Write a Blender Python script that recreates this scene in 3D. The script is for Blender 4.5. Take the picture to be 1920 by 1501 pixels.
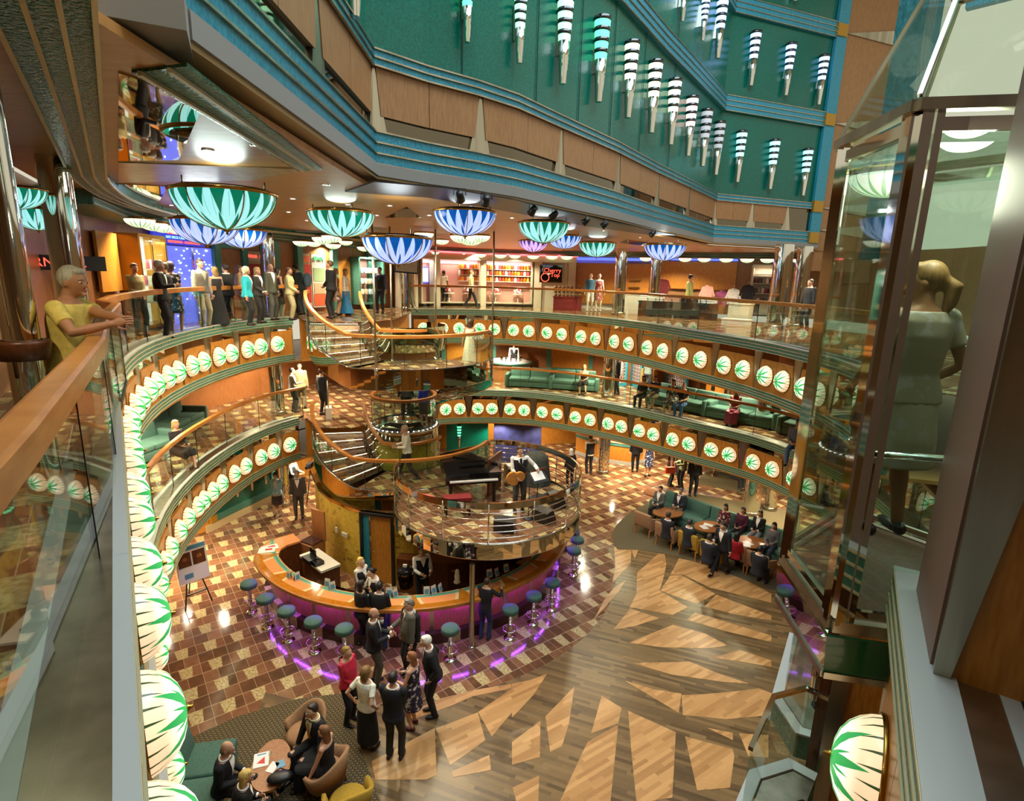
import bpy, math, random
from mathutils import Vector, Matrix
for o in list(bpy.data.objects): bpy.data.objects.remove(o)
SC = bpy.context.scene; COL = SC.collection
PI = math.pi
random.seed(7)
# ------------------------------------------------------------------ camera
EYE = 8.5; FPX = 1040.0; PITCH = 0.2215; ROLL = 0.0255
CFW = Vector((0, math.cos(PITCH), -math.sin(PITCH)))
_up = Vector((0, math.sin(PITCH), math.cos(PITCH))); _rt = Vector((1, 0, 0))
CRT = math.cos(ROLL)*_rt + math.sin(ROLL)*_up
CUP = -math.sin(ROLL)*_rt + math.cos(ROLL)*_up
cam = bpy.data.cameras.new('camera'); cam.lens = FPX*36/1920; cam.sensor_width = 36; cam.clip_start = 0.05; cam.clip_end = 300
co = bpy.data.objects.new('camera', cam); COL.objects.link(co)
M3 = Matrix((CRT, CUP, -CFW)).transposed()
co.matrix_world = Matrix.Translation((0, 0, EYE)) @ M3.to_4x4()
SC.camera = co
# ------------------------------------------------------------------ world, exposure
SC.view_settings.view_transform = 'Standard'; SC.view_settings.look = 'None'
SC.view_settings.exposure = 0.25; SC.view_settings.gamma = 1.0; SC.view_settings.use_curve_mapping = False
wd = bpy.data.worlds.new('world'); SC.world = wd; wd.use_nodes = True
wd.node_tree.nodes['Background'].inputs[0].default_value = (1.0, 0.92, 0.72, 1)
wd.node_tree.nodes['Background'].inputs[1].default_value = 0.6
cy = SC.cycles
cy.max_bounces = 7; cy.diffuse_bounces = 3; cy.glossy_bounces = 4; cy.transmission_bounces = 4; cy.transparent_max_bounces = 14
cy.sample_clamp_indirect = 4.0; cy.caustics_reflective = False; cy.caustics_refractive = False
cy.blur_glossy = 0.5
# ------------------------------------------------------------------ large lights (ceiling wash of each deck, added fill light over the well)
def area(name, loc, size, power, col, rot=(0,0,0), sy=None, spread=None):
    l = bpy.data.lights.new(name, 'AREA'); l.energy = power; l.color = col; l.size = size
    if sy: l.shape = 'RECTANGLE'; l.size_y = sy
    if spread: l.spread = spread
    o = bpy.data.objects.new(name, l); o.location = loc; o.rotation_euler = rot; COL.objects.link(o); return o
WARM = (1.0, 0.86, 0.60)
area('well_fill', (4.0, 9.0, 21.5), 12, 3400, (0.74, 0.88, 1.0), sy=16)  # unseen fill lamp, added to light the upper well
def downspots(name, c, span, n, power, col=WARM, ang=2.5):
    """a small grid of recessed downlights under a ceiling"""
    for i in range(n):
        for j in range(n):
            l = bpy.data.lights.new(name, 'SPOT'); l.energy = power/(n*n); l.color = col; l.spot_size = ang; l.spot_blend = 0.5; l.shadow_soft_size = 0.05
            o = bpy.data.objects.new(name, l); o.location = (c[0]+span*((i+0.5)/n-0.5), c[1]+span*((j+0.5)/n-0.5), c[2]); COL.objects.link(o)
for x, y, z, s, n, p in ((-4.2, 15.8, 9.70, 6, 3, 1500), (-4.2, 9.8, 9.70, 3.4, 2, 620), (-0.6, 19.5, 9.70, 5, 2, 800), (-1.5, 13.5, 9.70, 2.4, 2, 520), (4, 22.5, 9.70, 3, 2, 420),
                      (-8.6, 14, 9.45, 1.5, 2, 330), (-6.8, 23.5, 9.45, 3, 2, 420), (-1, 27.2, 9.45, 4, 2, 560), (6.3, 25.3, 9.45, 4, 2, 560), (9.5, 20, 9.45, 4, 2, 420),
                      (-9.4, 13, 5.44, 3, 2, 380), (-8.4, 20.5, 5.44, 4, 2, 560), (-1.5, 26.3, 5.44, 4, 2, 520), (4.5, 24.3, 5.44, 3.5, 2, 520), (8.9, 20.5, 5.44, 3.4, 2, 520),
                      (-9.2, 14.5, 1.98, 2.2, 2, 260), (-8.4, 20, 1.98, 3, 2, 320), (0.5, 25, 1.98, 4, 2, 330), (5.8, 23.2, 1.98, 4, 2, 420), (9.6, 18.8, 1.98, 3.2, 2, 420)):
    downspots('downlight_beam', (x, y, z), s, n, p*(1.35 if z > 9.5 else 2.6 if z > 2.5 else 3.0))
downspots('downlight_beam', (2.4, 5.5, 9.7), 1.0, 1, 60); downspots('downlight_beam', (-2.9, 2.4, 9.6), 0.6, 1, 70)
# ------------------------------------------------------------------ pixel helper: a pixel of the photograph on a level plane / vertical plane
def ray(px, py): return CFW + ((px-960)/FPX)*CRT - ((py-750.5)/FPX)*CUP
def at(px, py, z):
    d = ray(px, py); t = (z-EYE)/d.z; return Vector((d.x*t, d.y*t, z))
def aty(px, py, Y):
    d = ray(px, py); t = Y/d.y; return Vector((d.x*t, Y, EYE+d.z*t))
def zat(xy, px, py):
    d = ray(px, py); t = (xy[0]*d.x+xy[1]*d.y)/(d.x*d.x+d.y*d.y); return EYE+t*d.z
def proj(p):
    p = Vector(p)-Vector((0, 0, EYE)); z = p.dot(CFW); return (960+FPX*p.dot(CRT)/z, 750.5-FPX*p.dot(CUP)/z)
Z0, Z1, Z2 = 0.0, 3.46, 6.92
# ------------------------------------------------------------------ materials
def srgb(r, g, b):
    f = lambda c: ((c/255)/12.92 if c/255 <= 0.04045 else ((c/255+0.055)/1.055)**2.4)
    return (f(r), f(g), f(b), 1)
MATS = {}
def nm(name):
    m = bpy.data.materials.new(name); m.use_nodes = True; MATS[name] = m
    return m, m.node_tree, m.node_tree.nodes['Principled BSDF']
def setp(b, color=None, rough=None, metal=None, em=None, es=None, coat=None, spec=None, alpha=None):
    if color: b.inputs['Base Color'].default_value = color
    if rough is not None: b.inputs['Roughness'].default_value = rough
    if metal is not None: b.inputs['Metallic'].default_value = metal
    if em: b.inputs['Emission Color'].default_value = em; b.inputs['Emission Strength'].default_value = es
    if coat is not None: b.inputs['Coat Weight'].default_value = coat; b.inputs['Coat Roughness'].default_value = 0.08
    if spec is not None: b.inputs['Specular IOR Level'].default_value = spec
def noise_mix(nt, b, c1, c2, scale, detail=3, stretch=None, inp='Base Color', lo=0.35, hi=0.65):
    tc = nt.nodes.new('ShaderNodeTexCoord'); n = nt.nodes.new('ShaderNodeTexNoise'); n.inputs['Scale'].default_value = scale; n.inputs['Detail'].default_value = detail
    src = tc.outputs['Object']
    if stretch:
        mp = nt.nodes.new('ShaderNodeMapping'); mp.inputs['Scale'].default_value = stretch; nt.links.new(src, mp.inputs[0]); src = mp.outputs[0]
    nt.links.new(src, n.inputs['Vector'])
    r = nt.nodes.new('ShaderNodeValToRGB'); r.color_ramp.elements[0].color = c1; r.color_ramp.elements[1].color = c2
    r.color_ramp.elements[0].position = lo; r.color_ramp.elements[1].position = hi
    nt.links.new(n.outputs['Fac'], r.inputs[0]); nt.links.new(r.outputs[0], b.inputs[inp]); return n
def bump(nt, b, scale, strength, dist=0.02, kind='noise', stretch=None):
    tc = nt.nodes.new('ShaderNodeTexCoord')
    n = nt.nodes.new('ShaderNodeTexNoise' if kind == 'noise' else 'ShaderNodeTexVoronoi'); n.inputs['Scale'].default_value = scale
    src = tc.outputs['Object']
    if stretch:
        mp = nt.nodes.new('ShaderNodeMapping'); mp.inputs['Scale'].default_value = stretch; nt.links.new(src, mp.inputs[0]); src = mp.outputs[0]
    nt.links.new(src, n.inputs['Vector'])
    bp = nt.nodes.new('ShaderNodeBump'); bp.inputs['Strength'].default_value = strength; bp.inputs['Distance'].default_value = dist
    nt.links.new(n.outputs[0], bp.inputs['Height']); nt.links.new(bp.outputs[0], b.inputs['Normal'])
def plain(name, color, rough=0.5, metal=0.0, coat=None, spec=None):
    m, nt, b = nm(name); setp(b, color, rough, metal, coat=coat, spec=spec); return m
def noisy(name, c1, c2, scale, rough=0.5, metal=0.0, coat=None, stretch=None, detail=3, bmp=None):
    m, nt, b = nm(name); setp(b, c1, rough, metal, coat=coat); noise_mix(nt, b, c1, c2, scale, detail, stretch)
    if bmp: bump(nt, b, bmp[0], bmp[1])
    return m
def glow(name, color, strength, base=None):
    m, nt, b = nm(name); setp(b, base or color, 0.5, 0, em=color, es=strength); return m
class X:
    """tiny expression builder for shader maths"""
    def __init__(s, nt, sock): s.nt = nt; s.s = sock
    def _op(s, op, o=None, o2=None):
        n = s.nt.nodes.new('ShaderNodeMath'); n.operation = op
        for i, v in enumerate((s, o, o2)):
            if v is None: continue
            if isinstance(v, X): s.nt.links.new(v.s, n.inputs[i])
            else: n.inputs[i].default_value = v
        return X(s.nt, n.outputs[0])
    def __add__(s, o): return s._op('ADD', o)
    def __sub__(s, o): return s._op('SUBTRACT', o)
    def __mul__(s, o): return s._op('MULTIPLY', o)
    def __truediv__(s, o): return s._op('DIVIDE', o)
    def lt(s, o): return s._op('LESS_THAN', o)
    def gt(s, o): return s._op('GREATER_THAN', o)
    def frac(s): return s._op('FRACT')
    def floor(s): return s._op('FLOOR')
    def abs(s): return s._op('ABSOLUTE')
    def mod(s, o): return s._op('FLOORED_MODULO', o)
    def mx(s, o): return s._op('MAXIMUM', o)
    def mn(s, o): return s._op('MINIMUM', o)
    def sqrt(s): return s._op('SQRT')
    def atan2(s, o): return s._op('ARCTAN2', o)
    def pw(s, o): return s._op('POWER', o)
    def rsub(s, c): return (s*-1.0)+c
def objxyz(nt):
    tc = nt.nodes.new('ShaderNodeTexCoord'); sp = nt.nodes.new('ShaderNodeSeparateXYZ'); nt.links.new(tc.outputs['Object'], sp.inputs[0])
    return tuple(X(nt, sp.outputs[i]) for i in range(3))
def mixc(nt, fac, a, b):
    n = nt.nodes.new('ShaderNodeMix'); n.data_type = 'RGBA'
    if isinstance(fac, X): nt.links.new(fac.s, n.inputs[0])
    else: n.inputs[0].default_value = fac
    for i, v in ((6, a), (7, b)):
        if isinstance(v, tuple): n.inputs[i].default_value = v
        else: nt.links.new(v, n.inputs[i])
    return n.outputs[2]
def whitehash(nt, *xs):
    cb = nt.nodes.new('ShaderNodeCombineXYZ')
    for i, x in enumerate(xs): nt.links.new(x.s, cb.inputs[i])
    w = nt.nodes.new('ShaderNodeTexWhiteNoise'); nt.links.new(cb.outputs[0], w.inputs['Vector']); return X(nt, w.outputs['Value'])
def noise(nt, scale, detail=3, stretch=None, rot=None):
    tc = nt.nodes.new('ShaderNodeTexCoord'); n = nt.nodes.new('ShaderNodeTexNoise'); n.inputs['Scale'].default_value = scale; n.inputs['Detail'].default_value = detail
    src = tc.outputs['Object']
    if stretch:
        mp = nt.nodes.new('ShaderNodeMapping'); mp.inputs['Scale'].default_value = stretch
        if rot: mp.inputs['Rotation'].default_value = (0, 0, rot)
        nt.links.new(src, mp.inputs[0]); src = mp.outputs[0]
    nt.links.new(src, n.inputs['Vector']); return X(nt, n.outputs[0])

def tile_floor():
    m, nt, b = nm('marble_tile'); x, y, z = objxyz(nt)
    az = 0.6381; s = 0.28551; ox, oy = -7.16361, 11.20643
    u = ((x-ox)*math.cos(az) + (y-oy)*math.sin(az))/s
    v = ((x-ox)*math.sin(az) - (y-oy)*math.cos(az))/(s*1.3034)
    row = v.floor(); par = row.mod(2.0)                 # 0: row with light inlay
    fu = u.mod(2.0); fv = v.frac()
    inl = ((fu-1.0).abs().lt(fv*-0.11+0.47)) * par.lt(0.5)
    g1 = fv.lt(0.022).mx(fv.gt(0.978))
    uu = u - ((u+0.5).floor())
    joint = uu.abs().lt(0.014)
    colj = (fu.lt(0.016)).mx(fu.gt(1.984))
    grout = g1.mx(colj).mx(joint*par.gt(0.5)) * (inl.rsub(1.0))
    h = whitehash(nt, u.floor(), row, par); n1 = noise(nt, 5, 5); n2 = noise(nt, 22, 4)
    f = (h*0.55 + n1*0.6)
    r = nt.nodes.new('ShaderNodeValToRGB'); e = r.color_ramp.elements
    e[0].color = srgb(84, 62, 42); e[0].position = 0.25; e[1].color = srgb(142, 102, 72); e[1].position = 0.9
    e2 = r.color_ramp.elements.new(0.55); e2.color = srgb(114, 76, 54); nt.links.new(f.s, r.inputs[0])
    r2 = nt.nodes.new('ShaderNodeValToRGB'); e = r2.color_ramp.elements
    e[0].color = srgb(140, 116, 72); e[0].position = 0.3; e[1].color = srgb(206, 186, 136); e[1].position = 0.62; nt.links.new(n2.s, r2.inputs[0])
    c = mixc(nt, inl, r.outputs[0], r2.outputs[0]); c = mixc(nt, grout, c, srgb(176, 150, 118))
    nt.links.new(c, b.inputs['Base Color']); b.inputs['Roughness'].default_value = 0.10; b.inputs['Specular IOR Level'].default_value = 0.75
    return m
def plank(name, dark, light, az, w=0.075, L=0.75, rough=0.28):
    m, nt, b = nm(name); x, y, z = objxyz(nt)
    u = x*math.cos(az)+y*math.sin(az); v = y*math.cos(az)-x*math.sin(az)
    row = (v/w).floor(); off = whitehash(nt, row)
    ui = (u/L+off*3.0).floor(); h = whitehash(nt, row, ui)
    n = noise(nt, 6, 4, (1, 14, 1), -az)
    f = h*0.65+n*0.45
    r = nt.nodes.new('ShaderNodeValToRGB'); e = r.color_ramp.elements
    e[0].color = dark; e[0].position = 0.2; e[1].color = light; e[1].position = 0.85; nt.links.new(f.s, r.inputs[0])
    nt.links.new(r.outputs[0], b.inputs['Base Color']); b.inputs['Roughness'].default_value = rough
    return m
def glass_mat(name, tint=(0.9, 0.97, 0.93, 1), refl=0.10):
    m = bpy.data.materials.new(name); m.use_nodes = True; MATS[name] = m; nt = m.node_tree; nt.nodes.clear()
    out = nt.nodes.new('ShaderNodeOutputMaterial'); mx = nt.nodes.new('ShaderNodeMixShader')
    tr = nt.nodes.new('ShaderNodeBsdfTransparent'); tr.inputs[0].default_value = tint
    gl = nt.nodes.new('ShaderNodeBsdfGlossy'); gl.inputs['Roughness'].default_value = 0.02
    fr = nt.nodes.new('ShaderNodeFresnel'); fr.inputs[0].default_value = 1.35
    a = (X(nt, fr.outputs[0])*0.45 + refl*0.25).mn(0.30)
    nt.links.new(a.s, mx.inputs[0]); nt.links.new(tr.outputs[0], mx.inputs[1]); nt.links.new(gl.outputs[0], mx.inputs[2]); nt.links.new(mx.outputs[0], out.inputs[0])
    return m
def lamp_dome():
    """cream glass dome with green palm blades radiating from the tip; local z is the axis, radius 0.25"""
    m, nt, b = nm('palm_pattern_glass'); x, y, z = objxyz(nt)
    r = (x*x+y*y).sqrt()/0.25; th = y.atan2(x)/(2*PI)+0.5
    def blade(n, ph, fall, r0):       # pointed blades wide at the tip, fading out at radius r0
        t = ((th*n+ph).frac()-0.5).abs()*2.0
        return t.lt((r.rsub(1.0)-(1-r0))*fall)
    g1 = blade(9, 0.1, 1.25, 0.95); g2 = blade(11, 0.45, 0.9, 0.75)
    t = ((th*22).frac()-0.5).abs()*2.0
    g3 = t.lt((r-0.82)*1.1)
    g = g1.mx(g2).mx(r.lt(0.14))
    hot = ((r-0.35).abs()*1.9).rsub(1.0).mx(0.0)  # bulb's hot spot, painted into the dome's colour and emission
    base = mixc(nt, hot, srgb(255, 222, 178), (1, 1, 0.97, 1))
    c = mixc(nt, g, base, srgb(58, 176, 92)); c = mixc(nt, g3, c, srgb(60, 84, 46))
    st = (hot*1.2+0.75) * (g.mx(g3)*-0.45+1.0)
    nt.links.new(c, b.inputs['Emission Color']); nt.links.new((st*0.9).s, b.inputs['Emission Strength'])
    nt.links.new(c, b.inputs['Base Color']); b.inputs['Roughness'].default_value = 0.25
    return m
def bowl_mat(name, pale, deep, strength):
    """hanging bowl: deep colour blades hanging from the rim, thin blades rising from the tip; local z down from 0 (rim) to -0.5"""
    m, nt, b = nm(name); x, y, z = objxyz(nt)
    th = y.atan2(x)/(2*PI)+0.5; h = (z*-2.0)            # 0 rim .. 1 tip
    t1 = ((th*18).frac()-0.5).abs()*2.0
    w = whitehash(nt, (th*18).floor())
    g1 = t1.lt((h.rsub(0.52)+w*0.36)*1.15)
    t2 = ((th*14+0.3).frac()-0.5).abs()*2.0
    g2 = t2.lt((h-0.60)*1.15)
    t3 = ((th*40).frac()-0.5).abs()*2.0
    g3 = t3.lt(0.10)*h.gt(0.1)*h.lt(0.7)
    g = g1.mx(g2).mx(g3*0.35)
    c = mixc(nt, g, pale, deep)
    nt.links.new(c, b.inputs['Emission Color']); nt.links.new(((g*-0.35+1.0)*strength).s, b.inputs['Emission Strength'])
    nt.links.new(c, b.inputs['Base Color']); b.inputs['Roughness'].default_value = 0.2
    return m
def mosaic(name, cx, cy, R):
    m, nt, b = nm(name); tc = nt.nodes.new('ShaderNodeTexCoord')
    x, y, z = objxyz(nt)
    a = (y-cy).atan2(x-cx)*(R/0.115); zz = z/0.085; row = zz.floor(); a = a + row.mod(2.0)*0.5
    grout = a.frac().lt(0.07).mx(zz.frac().lt(0.09)); h = whitehash(nt, a.floor(), row)
    c = mixc(nt, h, srgb(186, 148, 34), srgb(208, 174, 64)); c = mixc(nt, h.gt(0.95), c, srgb(150, 116, 24)); c = mixc(nt, grout, c, srgb(206, 186, 110))
    nt.links.new(c, b.inputs['Base Color']); b.inputs['Roughness'].default_value = 0.38
    return m
def counter_mat():
    m, nt, b = nm('bar_top_inlay'); x, y, z = objxyz(nt)
    dx, dy = x+2.8, y-15.7; r = (dx*dx+dy*dy).sqrt(); th = dy.atan2(dx)*(1/0.285)
    n = noise(nt, 9, 4)
    f = th.frac(); ctr = (f-0.5).abs()*2.0
    rim = r.gt(4.40); amber = mixc(nt, n, srgb(150, 84, 18), srgb(212, 134, 40))
    inside = ctr.lt((r-3.98)*-0.55+0.94)
    pale = ctr.gt((r-3.98)*-0.55+0.80)*inside
    c = mixc(nt, inside, amber, srgb(236, 150, 92)); c = mixc(nt, pale, c, srgb(228, 200, 150))
    te = r.lt(4.13)*r.gt(4.02); c = mixc(nt, te*inside, c, srgb(108, 170, 146)); li = r.lt(4.08)*r.gt(4.06)
    c = mixc(nt, li, c, srgb(70, 120, 100)); c = mixc(nt, rim, c, amber)
    nt.links.new(c, b.inputs['Base Color']); b.inputs['Roughness'].default_value = 0.07; b.inputs['Specular IOR Level'].default_value = 0.7
    return m
def checker_carpet(name, a, c2, sc):
    m, nt, b = nm(name); x, y, z = objxyz(nt)
    k = 0.7071
    u = ((x*k+y*k)*sc); v = ((x*k-y*k)*sc)
    f = (u.frac().lt(0.5)*v.frac().lt(0.5)).mx(u.frac().gt(0.72)*v.frac().gt(0.72)); c = mixc(nt, f, a, c2)
    nt.links.new(c, b.inputs['Base Color']); b.inputs['Roughness'].default_value = 0.95; b.inputs['Specular IOR Level'].default_value = 0.1
    return m
def photo_wall_mat():
    m, nt, b = nm('photo_grid'); x, y, z = objxyz(nt)
    u = (x*0.8-y*0.6)/0.19; v = z/0.16; fu, fv = u.frac(), v.frac()
    ins = fu.gt(0.12)*fu.lt(0.9)*fv.gt(0.15)*fv.lt(0.88); h = whitehash(nt, u.floor(), v.floor()); n = noise(nt, 16, 2)
    face = ((fu-0.5)*(fu-0.5)+(fv-0.55)*(fv-0.55)).lt(0.03)
    c = mixc(nt, h, srgb(70, 20, 34), srgb(38, 44, 66)); c = mixc(nt, face, c, srgb(214, 176, 160)); c = mixc(nt, fv.lt(0.36), c, srgb(26, 22, 26))
    c = mixc(nt, ins, srgb(170, 166, 166), c); nt.links.new(c, b.inputs['Base Color']); b.inputs['Roughness'].default_value = 0.35
    return m
def hammered(name, c1, c2, rough=0.35, metal=0.35, strength=0.5, scale=26):
    m, nt, b = nm(name); setp(b, c1, rough, metal); noise_mix(nt, b, c1, c2, 30); bump(nt, b, scale, strength, 0.03, stretch=(1, 1, 0.4)); return m

tile_floor()
plank('dark_plank', srgb(80, 62, 40), srgb(130, 104, 68), -0.36)
plank('light_plank', srgb(160, 116, 68), srgb(200, 154, 100), 0.58)
glass_mat('clear_glass'); glass_mat('lift_glass', (0.86, 0.95, 0.90, 1), 0.14)
lamp_dome()
bowl_mat('bowl_green', srgb(150, 222, 224), srgb(0, 122, 92), 1.0); bowl_mat('bowl_blue', srgb(170, 190, 250), srgb(0, 84, 170), 1.05); bowl_mat('bowl_violet', srgb(214, 176, 240), srgb(70, 50, 140), 1.0)
mosaic('yellow_mosaic', -3.4, 17.5, 2.9); mosaic('core_mosaic', 0.0, 0.0, 1.04); counter_mat(); photo_wall_mat()
checker_carpet('brown_check_carpet', srgb(78, 68, 50), srgb(122, 108, 78), 15.0)
checker_carpet('grey_dot_carpet', srgb(84, 76, 56), srgb(118, 106, 78), 15.0)
hammered('teal_trim', srgb(60, 116, 104), srgb(82, 140, 126), 0.35, 0.1)
hammered('blue_tinted_trim', srgb(34, 128, 152), srgb(56, 152, 176), 0.32, 0.1)  # teal trim with the well's blue light put into its colour; plain blue elsewhere
hammered('green_hammered', srgb(40, 92, 70), srgb(70, 124, 92), 0.22, 0.55, 1.0, 34)
hammered('green_wall', srgb(0, 88, 74), srgb(4, 108, 90), 0.16, 0.0, 0.12, 60)
noisy('honey_wood', srgb(176, 112, 36), srgb(200, 136, 56), 5, 0.32, stretch=(8, 8, 1))
noisy('upper_wood', srgb(146, 104, 62), srgb(164, 120, 76), 5, 0.4, stretch=(8, 8, 1))
noisy('ceiling_veneer', srgb(180, 126, 66), srgb(196, 144, 82), 2, 0.34, stretch=(1, 6, 1))
noisy('rail_wood', srgb(168, 104, 42), srgb(192, 126, 60), 4, 0.3, stretch=(1, 1, 6))
noisy('dark_wood', srgb(84, 44, 20), srgb(110, 62, 30), 5, 0.35, stretch=(6, 6, 1))
noisy('red_wood', srgb(146, 92, 50), srgb(164, 106, 62), 5, 0.35, stretch=(6, 6, 1))
noisy('brushed_steel', srgb(168, 162, 142), srgb(196, 190, 170), 6, 0.28, 1.0, stretch=(1, 1, 0.05))
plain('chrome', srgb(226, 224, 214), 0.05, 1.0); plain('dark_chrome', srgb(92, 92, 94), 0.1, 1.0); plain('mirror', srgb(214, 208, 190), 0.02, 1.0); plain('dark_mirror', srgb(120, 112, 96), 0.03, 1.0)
plain('grey_cap', srgb(176, 178, 172), 0.45, 0.1); plain('cream_line', srgb(206, 194, 150), 0.4, 0.2); plain('beige_soffit', srgb(190, 168, 124), 0.6); plain('grey_soffit', srgb(140, 138, 132), 0.6)
plain('black', (0.008, 0.008, 0.009, 1), 0.4); plain('black_gloss', (0.006, 0.006, 0.007, 1), 0.08); plain('white_paint', srgb(224, 216, 200), 0.5); plain('brass', srgb(196, 150, 70), 0.2, 1.0)
plain('gold_block', srgb(176, 132, 40), 0.3, 0.3); plain('green_line', srgb(58, 104, 58), 0.4)
plain('stone_dark', srgb(70, 42, 36), 0.15); noisy('stone_light', srgb(170, 140, 116), srgb(212, 186, 156), 30, 0.15)
noisy('bar_front', srgb(188, 104, 78), srgb(206, 122, 92), 6, 0.3, stretch=(6, 6, 1))
noisy('sofa_teal', srgb(62, 98, 86), srgb(78, 114, 100), 40, 0.85); noisy('stool_teal', srgb(62, 96, 84), srgb(76, 110, 98), 40, 0.8)
noisy('chair_tan', srgb(146, 108, 74), srgb(172, 132, 94), 60, 0.9); noisy('chair_mustard', srgb(150, 120, 30), srgb(176, 142, 44), 60, 0.9)
glow('led_purple', (0.34, 0.06, 1.0, 1), 60); glow('led_white', (1.0, 0.93, 0.74, 1), 9.0); glow('downlight', (1, 0.95, 0.86, 1), 14)
glow('sconce_green', (0.12, 0.86, 0.42, 1), 1.7); glow('sconce_mint', (0.42, 0.98, 0.60, 1), 1.3); glow('sconce_cream', (0.90, 0.96, 0.66, 1), 1.2); glow('sconce_blue', (0.36, 0.52, 1.0, 1), 1.9); glow('sconce_cyan', (0.36, 0.88, 0.95, 1), 1.4)
glow('sconce_dim', (0.42, 0.44, 0.46, 1), 0.6); glow('sconce_pink', (1.0, 0.62, 0.56, 1), 1.6); glow('screen', (0.72, 0.86, 1.0, 1), 1.6); glow('neon_red', (1.0, 0.12, 0.14, 1), 3); glow('neon_blue', (0.08, 0.12, 1.0, 1), 2.0)
glow('sign_red', (1.0, 0.10, 0.06, 1), 1.6); glow('sign_blue', (0.25, 0.55, 1.0, 1), 1.4); glow('sign_green', (0.05, 0.6, 0.2, 1), 1.0); glow('sign_cream', (1.0, 0.85, 0.5, 1), 1.4)
glow('shop_glow', (1.0, 0.86, 0.72, 1), 1.2); glow('pink_glow', (1.0, 0.55, 0.58, 1), 0.8); glow('casino_blue', (0.16, 0.2, 1.0, 1), 0.7); glow('casino_glitter', (0.5, 0.6, 1.0, 1), 5)
plain('red_fabric', srgb(120, 24, 26), 0.8); noisy('cover_grey', srgb(40, 42, 36), srgb(64, 66, 58), 8, 0.8)
plain('card_blue', srgb(90, 150, 180), 0.4); plain('paper', srgb(235, 232, 228), 0.6); plain('paper_red', srgb(206, 60, 60), 0.6)
plain('skirt_green', srgb(0, 84, 44), 0.25, coat=0.5); plain('mauve_reflecting_metal', srgb(140, 116, 106), 0.5, 0.2)  # pillar metal has the mauve it reflects put into its colour
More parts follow.
